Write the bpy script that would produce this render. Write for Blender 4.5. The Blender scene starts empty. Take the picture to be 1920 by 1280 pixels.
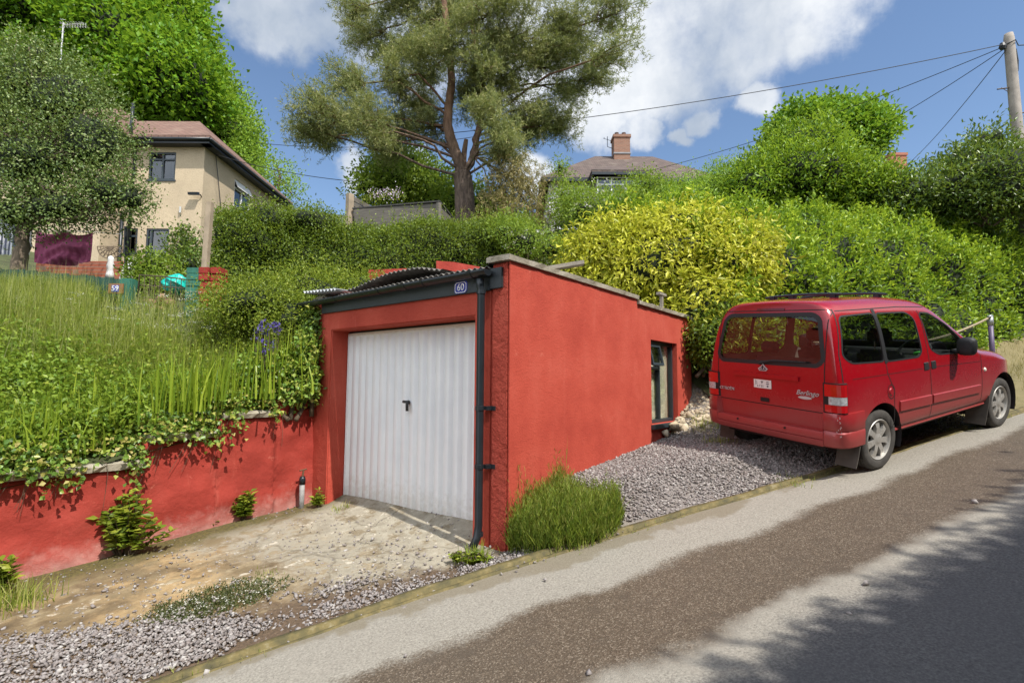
import bpy, bmesh, math, random
import numpy as np
from mathutils import Vector, Matrix
from mathutils.bvhtree import BVHTree

rng = np.random.default_rng(7)
random.seed(7)
scn = bpy.context.scene
COL = scn.collection
R = math.radians

# ------------------------------------------------------------------ camera
CAM = np.array([-3.5881, -2.8995, 1.4731])
YAW, PITCH, ROLL, FPX = 0.6733, 0.0791, 0.0067, 968.7
_F = np.array([math.cos(YAW)*math.cos(PITCH), math.sin(YAW)*math.cos(PITCH), math.sin(PITCH)])
_R0 = np.array([math.sin(YAW), -math.cos(YAW), 0.0]); _U0 = np.cross(_R0, _F)
_R = _R0*math.cos(ROLL)+_U0*math.sin(ROLL); _U = -_R0*math.sin(ROLL)+_U0*math.cos(ROLL)
cd = bpy.data.cameras.new('camera'); cam = bpy.data.objects.new('camera', cd); COL.objects.link(cam)
cd.sensor_width = 36; cd.lens = FPX/1920*36; cd.clip_end = 2000; cd.clip_start = .05
cam.matrix_world = Matrix([[_R[0], _U[0], -_F[0], CAM[0]], [_R[1], _U[1], -_F[1], CAM[1]], [_R[2], _U[2], -_F[2], CAM[2]], [0, 0, 0, 1]])
scn.camera = cam
FH = np.array([math.cos(YAW), math.sin(YAW), 0]); RH = np.array([FH[1], -FH[0], 0])
def raydir(px, py): return _R*(px-960)/FPX - _U*(py-640)/FPX + _F
def at(px, py, v):
    """world point seen at photo position (px, py) at a true forward distance of v metres"""
    d = raydir(px, py); return CAM + d*v/(d@FH)

# ------------------------------------------------------------------ sun, sky, exposure
SUN_EL = R(54.5)
sdir = np.array([-.15, -1.0, 0]); sdir /= np.linalg.norm(sdir)
SUNV = np.array([sdir[0]*math.cos(SUN_EL), sdir[1]*math.cos(SUN_EL), math.sin(SUN_EL)])
sl = bpy.data.lights.new('sun', 'SUN'); sl.energy = 4.6; sl.angle = R(.55); sl.color = (1, .955, .88)
so = bpy.data.objects.new('sun', sl); COL.objects.link(so)
so.rotation_euler = Vector(SUNV).to_track_quat('Z', 'Y').to_euler(); so.location = (0, -20, 30)
scn.view_settings.view_transform = 'Standard'; scn.view_settings.look = 'None'
scn.view_settings.exposure = 0.36; scn.view_settings.gamma = 1
world = bpy.data.worlds.new('World'); scn.world = world; world.use_nodes = True
def build_world():
    nt = world.node_tree; nt.nodes.clear(); N = nt.nodes.new; L = nt.links.new
    out = N('ShaderNodeOutputWorld'); bg = N('ShaderNodeBackground'); bg.inputs[1].default_value = .132
    sky = N('ShaderNodeTexSky'); sky.sky_type = 'NISHITA'; sky.sun_disc = False
    sky.sun_elevation = SUN_EL; sky.sun_rotation = math.atan2(SUNV[0], SUNV[1])
    sky.air_density = 1.0; sky.dust_density = .25; sky.ozone_density = 2.6
    tc = N('ShaderNodeTexCoord'); nrm = N('ShaderNodeVectorMath'); nrm.operation = 'NORMALIZE'
    L(tc.outputs['Generated'], nrm.inputs[0])
    # wisps: warp the direction a little, then soft lobes where the clouds stand
    n0 = N('ShaderNodeTexNoise'); n0.inputs['Scale'].default_value = 5; n0.inputs['Detail'].default_value = 7; n0.inputs['Roughness'].default_value = .6
    L(nrm.outputs[0], n0.inputs['Vector'])
    wv = N('ShaderNodeVectorMath'); wv.operation = 'MULTIPLY_ADD'; wv.inputs[1].default_value = (.16, .16, .16)
    L(n0.outputs['Color'], wv.inputs[0]); L(nrm.outputs[0], wv.inputs[2])
    acc = None
    lobes = [(1290, 30, 180), (1420, 60, 110), (1555, -10, 110), (1190, 140, 110), (1120, 225, 85), (1330, 205, 45), (1450, 190, 50), (1285, 245, 30), (1210, 240, 50), (1010, 40, 170),
             (500, 0, 80), (590, 20, 80), (690, 60, 90), (800, 90, 130), (665, 305, 45), (770, 330, 60), (1000, 330, 60)]
    lobes = [(raydir(px, py), r/FPX*.9) for (px, py, r) in lobes]
    # unseen cloud banks behind and beside the camera, added as fill light
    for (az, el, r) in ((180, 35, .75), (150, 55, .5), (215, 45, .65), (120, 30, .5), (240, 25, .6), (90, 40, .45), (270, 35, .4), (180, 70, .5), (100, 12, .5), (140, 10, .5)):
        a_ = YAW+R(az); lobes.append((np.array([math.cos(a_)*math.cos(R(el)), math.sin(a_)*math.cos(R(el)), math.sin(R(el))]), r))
    for (d, rr) in lobes:
        d = d/np.linalg.norm(d) + .08
        ds = N('ShaderNodeVectorMath'); ds.operation = 'DISTANCE'; ds.inputs[1].default_value = d
        L(wv.outputs[0], ds.inputs[0])
        mr = N('ShaderNodeMapRange'); mr.interpolation_type = 'SMOOTHSTEP'
        mr.inputs[1].default_value = rr*1.25; mr.inputs[2].default_value = rr*.45; mr.inputs[3].default_value = 0; mr.inputs[4].default_value = 1
        L(ds.outputs['Value'], mr.inputs[0])
        if acc is None: acc = mr.outputs[0]
        else:
            mx = N('ShaderNodeMath'); mx.operation = 'MAXIMUM'; L(acc, mx.inputs[0]); L(mr.outputs[0], mx.inputs[1]); acc = mx.outputs[0]
    n1 = N('ShaderNodeTexNoise'); n1.inputs['Scale'].default_value = 9; n1.inputs['Detail'].default_value = 9; n1.inputs['Roughness'].default_value = .62
    L(nrm.outputs[0], n1.inputs['Vector'])
    ad = N('ShaderNodeMath'); ad.operation = 'MULTIPLY_ADD'; ad.inputs[1].default_value = 1.6; ad.inputs[2].default_value = -.8
    L(n1.outputs['Fac'], ad.inputs[0])
    sm = N('ShaderNodeMath'); sm.operation = 'ADD'; L(acc, sm.inputs[0]); L(ad.outputs[0], sm.inputs[1])
    den = N('ShaderNodeMapRange'); den.interpolation_type = 'SMOOTHSTEP'
    den.inputs[1].default_value = .2; den.inputs[2].default_value = 1.15; L(sm.outputs[0], den.inputs[0])
    n2 = N('ShaderNodeTexNoise'); n2.inputs['Scale'].default_value = 4.2; n2.inputs['Detail'].default_value = 6
    L(wv.outputs[0], n2.inputs['Vector'])
    cr = N('ShaderNodeValToRGB'); cr.color_ramp.elements[0].position = .36; cr.color_ramp.elements[1].position = .62
    cr.color_ramp.elements[0].color = (2.9, 3.35, 4.0, 1); cr.color_ramp.elements[1].color = (5.9, 6.05, 6.2, 1)
    L(n2.outputs['Fac'], cr.inputs[0])
    # cloud colour is boosted behind the camera to add fill light
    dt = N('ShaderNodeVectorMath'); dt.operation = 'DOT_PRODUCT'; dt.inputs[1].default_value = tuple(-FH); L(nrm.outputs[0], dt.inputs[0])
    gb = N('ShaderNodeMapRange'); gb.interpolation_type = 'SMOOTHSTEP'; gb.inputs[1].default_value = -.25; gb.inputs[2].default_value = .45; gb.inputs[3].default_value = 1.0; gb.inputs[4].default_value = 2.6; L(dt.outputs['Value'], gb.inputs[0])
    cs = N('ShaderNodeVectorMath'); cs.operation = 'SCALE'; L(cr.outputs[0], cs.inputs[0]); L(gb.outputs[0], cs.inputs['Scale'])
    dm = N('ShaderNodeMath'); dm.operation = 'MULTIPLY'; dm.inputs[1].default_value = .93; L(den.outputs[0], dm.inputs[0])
    mix = N('ShaderNodeMix'); mix.data_type = 'RGBA'
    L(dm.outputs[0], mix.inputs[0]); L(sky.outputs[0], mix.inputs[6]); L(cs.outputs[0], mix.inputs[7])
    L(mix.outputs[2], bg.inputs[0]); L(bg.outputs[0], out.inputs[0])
build_world()

# ------------------------------------------------------------------ materials
_mats = {}
def nodes_of(name):
    m = bpy.data.materials.new(name); m.use_nodes = True; nt = m.node_tree
    return m, nt, nt.nodes.new, nt.links.new, nt.nodes['Principled BSDF']
def noise(nt, vec, scale, detail=4, rough=.55):
    n = nt.nodes.new('ShaderNodeTexNoise'); n.inputs['Scale'].default_value = scale; n.inputs['Detail'].default_value = detail; n.inputs['Roughness'].default_value = rough
    if vec is not None: nt.links.new(vec, n.inputs['Vector'])
    return n.outputs['Fac']
def voro(nt, vec, scale, out='Distance'):
    n = nt.nodes.new('ShaderNodeTexVoronoi'); n.inputs['Scale'].default_value = scale
    if vec is not None: nt.links.new(vec, n.inputs['Vector'])
    return n.outputs[out]
def ramp(nt, fac, stops):
    n = nt.nodes.new('ShaderNodeValToRGB'); e = n.color_ramp.elements
    while len(e) < len(stops): e.new(.5)
    for i, (p, c) in enumerate(stops): e[i].position = p; e[i].color = (*c, 1) if len(c) == 3 else c
    nt.links.new(fac, n.inputs[0]); return n.outputs[0]
def mixc(nt, fac, a, b):
    n = nt.nodes.new('ShaderNodeMix'); n.data_type = 'RGBA'
    for s, k in ((fac, 0), (a, 6), (b, 7)):
        if isinstance(s, (int, float)): n.inputs[k].default_value = s
        elif isinstance(s, tuple): n.inputs[k].default_value = (*s, 1)
        else: nt.links.new(s, n.inputs[k])
    return n.outputs[2]
def mth(nt, op, a, b=None, c=None):
    n = nt.nodes.new('ShaderNodeMath'); n.operation = op
    for i, s in enumerate((a, b, c)):
        if s is None: continue
        if isinstance(s, (int, float)): n.inputs[i].default_value = s
        else: nt.links.new(s, n.inputs[i])
    return n.outputs[0]
def step(nt, v, a, b):
    n = nt.nodes.new('ShaderNodeMapRange'); n.interpolation_type = 'SMOOTHSTEP'
    n.inputs[1].default_value = a; n.inputs[2].default_value = b
    nt.links.new(v, n.inputs[0]); return n.outputs[0]
def bump(nt, bsdf, h, strength=.5, dist=.01):
    n = nt.nodes.new('ShaderNodeBump'); n.inputs['Strength'].default_value = strength; n.inputs['Distance'].default_value = dist
    nt.links.new(h, n.inputs['Height']); nt.links.new(n.outputs[0], bsdf.inputs['Normal'])
def objco(nt): return nt.nodes.new('ShaderNodeTexCoord').outputs['Object']
def wpos(nt): return nt.nodes.new('ShaderNodeNewGeometry').outputs['Position']
def xyz(nt, v):
    n = nt.nodes.new('ShaderNodeSeparateXYZ'); nt.links.new(v, n.inputs[0]); return n.outputs
def mat(name, col, rough=.6, metal=0, var=.12, scale=8, bmp=0, bscale=60, spec=.5, coat=0):
    if name in _mats: return _mats[name]
    m, nt, N, L, b = nodes_of(name); _mats[name] = m
    v = wpos(nt) if False else objco(nt)
    f = noise(nt, v, scale)
    L(ramp(nt, f, [(.25, tuple(c*(1-var) for c in col)), (.75, tuple(min(1, c*(1+var)) for c in col))]), b.inputs['Base Color'])
    b.inputs['Roughness'].default_value = rough; b.inputs['Metallic'].default_value = metal
    b.inputs['Specular IOR Level'].default_value = spec; b.inputs['Coat Weight'].default_value = coat
    if bmp: bump(nt, b, noise(nt, v, bscale, 3), bmp, .01)
    return m
def leaf_mat(name, cols, rough=.45, transl=.38, spec=.35, gain=2.5):
    cols = [tuple(min(.8, x*gain) for x in c) for c in cols]
    cols = [(c[0]*.96, c[1]*.86, c[2]*.8) if c[1] > c[0] else (c[0]*.9, c[1]*.9, c[2]*.9) for c in cols]
    m, nt, N, L, b = nodes_of(name)
    a = N('ShaderNodeAttribute'); a.attribute_name = 'rnd'
    k = len(cols)
    c = ramp(nt, a.outputs['Fac'], [(i/(k-1), cols[i]) for i in range(k)])
    L(c, b.inputs['Base Color']); b.inputs['Roughness'].default_value = rough; b.inputs['Specular IOR Level'].default_value = spec
    t = N('ShaderNodeBsdfTranslucent'); tcol = mixc(nt, .35, c, (.42, .50, .05)); L(tcol, t.inputs['Color'])
    mx = N('ShaderNodeMixShader'); mx.inputs[0].default_value = transl
    L(b.outputs[0], mx.inputs[1]); L(t.outputs[0], mx.inputs[2])
    L(mx.outputs[0], nt.nodes['Material Output'].inputs['Surface'])
    return m

# ------------------------------------------------------------------ object helpers
def tag(o, label=None, cat=None, group=None, kind=None):
    if label: o['label'] = label
    if cat: o['category'] = cat
    if group: o['group'] = group
    if kind: o['kind'] = kind
    return o
def empty(name, loc=(0, 0, 0), rz=0, label=None, cat=None, group=None):
    o = bpy.data.objects.new(name, None); COL.objects.link(o); o.location = loc; o.rotation_euler = (0, 0, rz)
    o.empty_display_size = .2
    return tag(o, label, cat, group)
def link(name, me, m=None, parent=None):
    o = bpy.data.objects.new(name, me); COL.objects.link(o)
    if m is not None:
        for x in (m if isinstance(m, (list, tuple)) else [m]): me.materials.append(x)
    if parent is not None: o.parent = parent
    return o
def big(name, V, F, m, parent=None, rnd=None, smooth=False):
    V = np.asarray(V, np.float32); F = np.asarray(F, np.int32); k = F.shape[1]; n = len(F)
    me = bpy.data.meshes.new(name)
    me.vertices.add(len(V)); me.vertices.foreach_set('co', V.ravel())
    me.loops.add(n*k); me.loops.foreach_set('vertex_index', F.ravel())
    me.polygons.add(n); me.polygons.foreach_set('loop_start', np.arange(0, n*k, k, dtype=np.int32))
    me.update(calc_edges=True)
    if smooth: me.polygons.foreach_set('use_smooth', np.ones(n, bool))
    if rnd is not None:
        a = me.attributes.new('rnd', 'FLOAT', 'FACE'); a.data.foreach_set('value', np.asarray(rnd, np.float32))
    return link(name, me, m, parent)
class MB:
    def __init__(s): s.v = []; s.f = []
    def add(s, V, F):
        o = len(s.v); s.v += [tuple(map(float, p)) for p in V]; s.f += [tuple(o+i for i in f) for f in F]; return s
    def box(s, a, b, M=None):
        x0, y0, z0 = a; x1, y1, z1 = b
        V = [(x0, y0, z0), (x1, y0, z0), (x1, y1, z0), (x0, y1, z0), (x0, y0, z1), (x1, y0, z1), (x1, y1, z1), (x0, y1, z1)]
        if M is not None: V = [tuple(M @ Vector(p)) for p in V]
        return s.add(V, [(3, 2, 1, 0), (4, 5, 6, 7), (0, 1, 5, 4), (1, 2, 6, 5), (2, 3, 7, 6), (3, 0, 4, 7)])
    def tube(s, P, rad, n=8, caps=True):
        P = [np.array(p, float) for p in P]; k = len(P)
        rad = [rad]*k if isinstance(rad, (int, float)) else list(rad)
        V = []; F = []; a = None
        for i in range(k):
            d = P[min(i+1, k-1)]-P[max(i-1, 0)]; d = d/(np.linalg.norm(d)+1e-9)
            if a is None:
                a = np.cross(d, [0, 0, 1.]) if abs(d[2]) < .9 else np.cross(d, [1., 0, 0])
            a = a-d*(a@d); a /= np.linalg.norm(a)+1e-9; b = np.cross(d, a)
            for j in range(n):
                t = 2*math.pi*j/n; V.append(P[i]+rad[i]*(a*math.cos(t)+b*math.sin(t)))
        for i in range(k-1):
            for j in range(n):
                F.append((i*n+j, i*n+(j+1) % n, (i+1)*n+(j+1) % n, (i+1)*n+j))
        if caps: F.append(tuple(range(n))[::-1]); F.append(tuple((k-1)*n+j for j in range(n)))
        return s.add(V, F)
    def lathe(s, prof, n=24, M=None):
        """prof: (radius, height) pairs about the local z axis"""
        V = []; F = []
        for (r, h) in prof:
            for j in range(n):
                t = 2*math.pi*j/n; V.append((r*math.cos(t), r*math.sin(t), h))
        for i in range(len(prof)-1):
            for j in range(n): F.append((i*n+j, i*n+(j+1) % n, (i+1)*n+(j+1) % n, (i+1)*n+j))
        if M is not None: V = [tuple(M @ Vector(p)) for p in V]
        return s.add(V, F)
    def prism(s, poly, h0, h1, M=None):
        """poly in local xy, extruded along z"""
        n = len(poly)
        V = [(x, y, h0) for x, y in poly]+[(x, y, h1) for x, y in poly]
        F = [tuple(range(n))[::-1], tuple(range(n, 2*n))]+[(i, (i+1) % n, n+(i+1) % n, n+i) for i in range(n)]
        if M is not None: V = [tuple(M @ Vector(p)) for p in V]
        return s.add(V, F)
    def build(s, name, m, parent=None, smooth=False, bevel=0, segs=2):
        me = bpy.data.meshes.new(name); me.from_pydata(s.v, [], s.f); me.update()
        bm = bmesh.new(); bm.from_mesh(me)
        bmesh.ops.recalc_face_normals(bm, faces=bm.faces)
        if bevel:
            es = [e for e in bm.edges if len(e.link_faces) == 2 and e.calc_face_angle(0) > .5]
            bmesh.ops.bevel(bm, geom=es, offset=bevel, segments=segs, affect='EDGES', clamp_overlap=True)
        bm.to_mesh(me); bm.free()
        if smooth: me.polygons.foreach_set('use_smooth', np.ones(len(me.polygons), bool))
        return link(name, me, m, parent)
def text_mesh(body, size, depth=.004, shear=0, font_scale=1):
    cu = bpy.data.curves.new('t', 'FONT'); cu.body = body; cu.size = size; cu.extrude = depth/2; cu.shear = shear
    cu.align_x = 'CENTER'; cu.align_y = 'CENTER'; cu.resolution_u = 3
    o = bpy.data.objects.new('t', cu); COL.objects.link(o)
    dg = bpy.context.evaluated_depsgraph_get(); me = bpy.data.meshes.new_from_object(o.evaluated_get(dg))
    bpy.data.objects.remove(o); bpy.data.curves.remove(cu)
    return me
def frame(o, x, y, z):
    """matrix with the given origin and axes"""
    return Matrix([[x[0], y[0], z[0], o[0]], [x[1], y[1], z[1], o[1]], [x[2], y[2], z[2], o[2]], [0, 0, 0, 1]])

# ------------------------------------------------------------------ foliage helpers
def unit(a): return a/(np.linalg.norm(a, axis=-1, keepdims=True)+1e-9)
def leaf_geo(P, axis, L, W, fold=.25, nrm=None):
    """folded pointed leaves: base, two sides, tip"""
    n = len(P); axis = unit(axis)
    up = unit(rng.normal(size=(n, 3))+np.array([0, 0, .8])) if nrm is None else unit(nrm+rng.normal(size=(n, 3))*.45)
    side = unit(np.cross(axis, up)); up = np.cross(side, axis)
    L = np.broadcast_to(L, (n,))[:, None]*rng.uniform(.7, 1.25, (n, 1)); W = np.broadcast_to(W, (n,))[:, None]*rng.uniform(.75, 1.2, (n, 1))
    V = np.empty((n, 4, 3))
    V[:, 0] = P; V[:, 2] = P+axis*L-up*L*.12
    V[:, 1] = P+axis*L*.45+side*W*.5+up*W*fold; V[:, 3] = P+axis*L*.45-side*W*.5+up*W*fold
    i = np.arange(n)[:, None]*4
    F = np.concatenate([i+[0, 1, 2], i+[0, 2, 3]], 1).reshape(-1, 3)
    return V.reshape(-1, 3), F
def rnd_pairs(n, r=None):
    r = rng.uniform(0, 1, n) if r is None else np.clip(r, 0, 1); return np.repeat(r, 2)
def lumpy(D, seed, amp=.22, fr=3.0):
    r = np.random.default_rng(seed); o = np.zeros(len(D))
    for k in range(7):
        f = r.normal(size=3)*fr*(1+.5*k); o += np.sin(D@f+r.uniform(0, 6.28))/(1+.45*k)
    return 1+amp*o/2.2
def blob(px, py, v, rx, ry, rd):
    """an ellipsoid of foliage: photo-space half sizes turned into metres at its distance"""
    k = v/FPX; return (at(px, py, v), np.array([rx*k, rd, ry*k]))
def sample_blobs(blobs, n, seed=1, shell=.16, amp=.2, fr=3.0, minz=None):
    """points near the lumpy skin of a union of ellipsoids (axes: right, forward, up of the site)"""
    B = np.stack([RH, FH, np.array([0, 0, 1.])])
    areas = np.array([(r[0]*r[1]+r[1]*r[2]+r[0]*r[2]) for c, r in blobs]); areas = areas/areas.sum()
    Ps = []; Ns = []; tot = 0
    while tot < n:
        m = int((n-tot)*1.6)+50
        k = rng.choice(len(blobs), m, p=areas); D = unit(rng.normal(size=(m, 3)))
        C = np.array([b[0] for b in blobs])[k]; Rr = np.array([b[1] for b in blobs])[k]
        f = np.empty(m)
        for q in range(len(blobs)):
            s = k == q
            if s.any(): f[s] = lumpy(D[s], seed*31+q, amp, fr)
        f = f*(1-np.abs(rng.normal(size=m))*shell)
        f = f*(1+.07*np.sin((C+D*Rr)@np.array([7., 5., 9.]))+.05*np.sin((C+D*Rr)@np.array([-11., 8., 6.]))); loc = D*Rr*f[:, None]; P = C+loc@B; Nn = unit((D/Rr)@B)
        keep = np.ones(m, bool)
        for q, (c, r) in enumerate(blobs):
            d = ((P-c)@B.T)/r; keep &= ~((np.linalg.norm(d, axis=1) < .68) & (k != q))
        if minz is not None: keep &= P[:, 2] > minz
        P = P[keep]; Nn = Nn[keep]; Ps.append(P); Ns.append(Nn); tot += len(P)
    return np.concatenate(Ps)[:n], np.concatenate(Ns)[:n]
def clusters(P, Nn, k, spread):
    Q = np.repeat(P, k, 0)+rng.normal(size=(len(P)*k, 3))*spread; return Q, np.repeat(Nn, k, 0)
def crown(name, blobs, n, k, L, W, m, parent, seed=1, spread=.12, shell=.16, amp=.2, droop=0., out=.8, fr=3., up=.6, minz=None):
    P, Nn = sample_blobs(blobs, n, seed, shell, amp, fr, minz)
    r0 = rng.uniform(.1, .9, len(P))
    Q, M = clusters(P, Nn, k, spread)
    ax = M*out+rng.normal(size=Q.shape)*.8+np.array([0, 0, up*.5-droop])
    V, F = leaf_geo(Q, ax, L, W, nrm=M*.5+np.array([0, 0, up]))
    r = np.repeat(r0, k)*.72+rng.uniform(0, 1, len(Q))*.28
    return big(name, V, F, m, parent, rnd_pairs(len(Q), r))
def blades(P, h, w, lean, m, name, parent=None, kinds=None, seg=3, r=None, bend=.5):
    """tapering bent grass blades"""
    n = len(P); h = np.broadcast_to(h, (n,))*rng.uniform(.6, 1.25, n); w = np.broadcast_to(w, (n,))
    a = rng.uniform(0, 6.283, n); d = np.stack([np.cos(a), np.sin(a), np.zeros(n)], 1)
    a2 = a+1.57+rng.normal(size=n)*.5; sd = np.stack([np.cos(a2), np.sin(a2), np.zeros(n)], 1)
    ln = np.abs(rng.normal(size=n))*lean
    V = np.empty((n, 2*seg+1, 3)); 
    for i in range(seg+1):
        t = i/seg
        c = P+d*(h*ln*t**(1+bend))[:, None]; c[:, 2] += h*t*(1-.35*ln*t)
        ww = (w*(1-t*.75)*.5)[:, None]
        if i < seg: V[:, 2*i] = c-sd*ww; V[:, 2*i+1] = c+sd*ww
        else: V[:, 2*seg] = c
    b = np.arange(n)[:, None]*(2*seg+1); fs = []
    for i in range(seg-1):
        fs += [b+[2*i, 2*i+1, 2*i+3], b+[2*i, 2*i+3, 2*i+2]]
    fs += [b+[2*seg-2, 2*seg-1, 2*seg]]
    F = np.concatenate(fs, 1).reshape(-1, 3)
    rr = rng.uniform(0, 1, n) if r is None else r
    return big(name, V.reshape(-1, 3), F, m, parent, np.repeat(rr, 2*seg-1))
def limb(mb, P, r0, r1, n=7, wob=.0, sub=4):
    """smooth branch through points"""
    P = np.array(P, float); k = len(P); Q = []
    for i in range(k-1):
        p0 = P[max(i-1, 0)]; p1 = P[i]; p2 = P[i+1]; p3 = P[min(i+2, k-1)]
        for j in range(sub):
            t = j/sub
            Q.append(.5*((2*p1)+(-p0+p2)*t+(2*p0-5*p1+4*p2-p3)*t*t+(-p0+3*p1-3*p2+p3)*t**3))
    Q.append(P[-1]); Q = np.array(Q)
    if wob: Q[1:-1] += rng.normal(size=Q[1:-1].shape)*wob
    mb.tube(Q, list(np.linspace(r0, r1, len(Q))), n)
    return Q
# ------------------------------------------------------------------ terrain
RYAW = -.4381                                   # the lane climbs along this heading
SV = np.array([math.cos(RYAW), math.sin(RYAW)]); TV = np.array([-SV[1], SV[0]])
def sm(a, b, x): t = np.clip((x-a)/(b-a), 0, 1); return t*t*(3-2*t)
def road_z(s): return .0983+.1318*np.asarray(s, float)
_ds = np.array([-9, -2.35, -1.2, -.4, 1.0, 2.3, 3.5, 4.7, 8, 30]); _dt = np.array([-.75, -.59, -.50, -.48, -.54, -.61, -.68, -.70, -.75, -.75])
def drain_t(s): return np.interp(s, _ds, _dt)
def st_xy(s, t): return np.asarray(s)[..., None]*SV+np.asarray(t)[..., None]*TV
def low_z(x, y):
    """driveway, gravel and verge between the lane and the walls"""
    x = np.asarray(x, float); y = np.asarray(y, float); s = x*SV[0]+y*SV[1]; t = x*TV[0]+y*TV[1]
    k = sm(-.62, .15, t); rz = road_z(s)-.012
    drive = .07*x-.02
    h = np.where(s < 1, .29, np.maximum(.16, .29-.05*(s-1)))
    grav = road_z(s)+h
    tgt = drive+(grav-drive)*sm(-.15, .95, x)
    z = rz+(tgt-rz)*k
    z = z+.85*np.exp(-((x-5.1)/.75)**2-((y-.25)/.6)**2)+.5*sm(1.0, 1.9, t)*sm(4.4, 6, s)
    return z
CP = [(-4, 3.2, .45), (-2.8, 3.2, .58), (-1.6, 3.2, .82), (-.8, 3.2, 1.0), (0, 3.3, 1.2), (.3, 3.5, 1.6), (1.2, 3.6, 2.2), (3, 3.5, 2.7), (2, 4.6, 2.95), (.2, 6.8, 2.95),
      (-1.04, 6.74, 2.5), (-.4, 5.93, 2.45), (-.5, 4.5, 1.75), (-3.5, 6, 1.75), (-4, 8.5, 2.6), (-2.1, 8.9, 2.85), (-7, 5, 1.2), (4.8, 3, 3.3), (1, 8, 4.0), (3.4, 7.6, 4.5), (5.5, 5, 4.6),
      (6.9, 7.2, 5.8), (6.4, 2, 4.3), (3.5, 17, 4.9), (0, 12, 3.5), (-3, 14, 3.8), (-8, 12, 3.2), (-12, 20, 5), (10, 12, 6.3), (17, 11, 7), (30, 10, 10.5), (20, 0, 7.2), (12, 1, 5.6), (8, 0, 3.6),
      (20, 40, 15), (-20, 35, 10), (40, 40, 18), (60, 10, 14), (25, -7, 5.5), (14, -3.0, 4.4), (0, 60, 22), (80, 80, 34), (-60, 60, 20), (-60, 0, -4), (100, -20, 18), (5, 120, 40)]
for _s in (5, 8, 11, 14, 18, 24, 40):
    _p = st_xy(np.array([float(_s)]), np.array([1.75]))[0]; CP.append((_p[0], _p[1], .0983+.1318*_s+.45))
CP = np.array(CP, float)
_A = np.linalg.norm(CP[:, None, :2]-CP[None, :, :2], axis=2); _n = len(CP)
_M = np.zeros((_n+3, _n+3)); _M[:_n, :_n] = -_A-np.eye(_n)*.02; _M[:_n, _n] = 1; _M[:_n, _n+1:] = CP[:, :2]; _M[_n, :_n] = 1; _M[_n+1:, :_n] = CP[:, :2].T
_w = np.linalg.solve(_M, np.concatenate([CP[:, 2], np.zeros(3)]))
def hill_z(x, y):
    x = np.asarray(x, float); y = np.asarray(y, float); sh = x.shape; P = np.stack([x.ravel(), y.ravel()], 1)
    d = np.linalg.norm(P[:, None, :]-CP[None, :, :2], axis=2)
    return (-d@_w[:_n]+_w[_n]+P@_w[_n+1:]).reshape(sh)
def grid_mesh(name, X, Y, Z, m, mask=None, loc=None):
    a, b = X.shape; V = np.stack([X, Y, Z], -1).reshape(-1, 3)
    I = np.arange(a*b).reshape(a, b); F = np.stack([I[:-1, :-1], I[1:, :-1], I[1:, 1:], I[:-1, 1:]], -1).reshape(-1, 4)
    if mask is not None: F = F[mask.reshape(-1)]
    return big(name, V, F, m, None, None, True)

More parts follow.
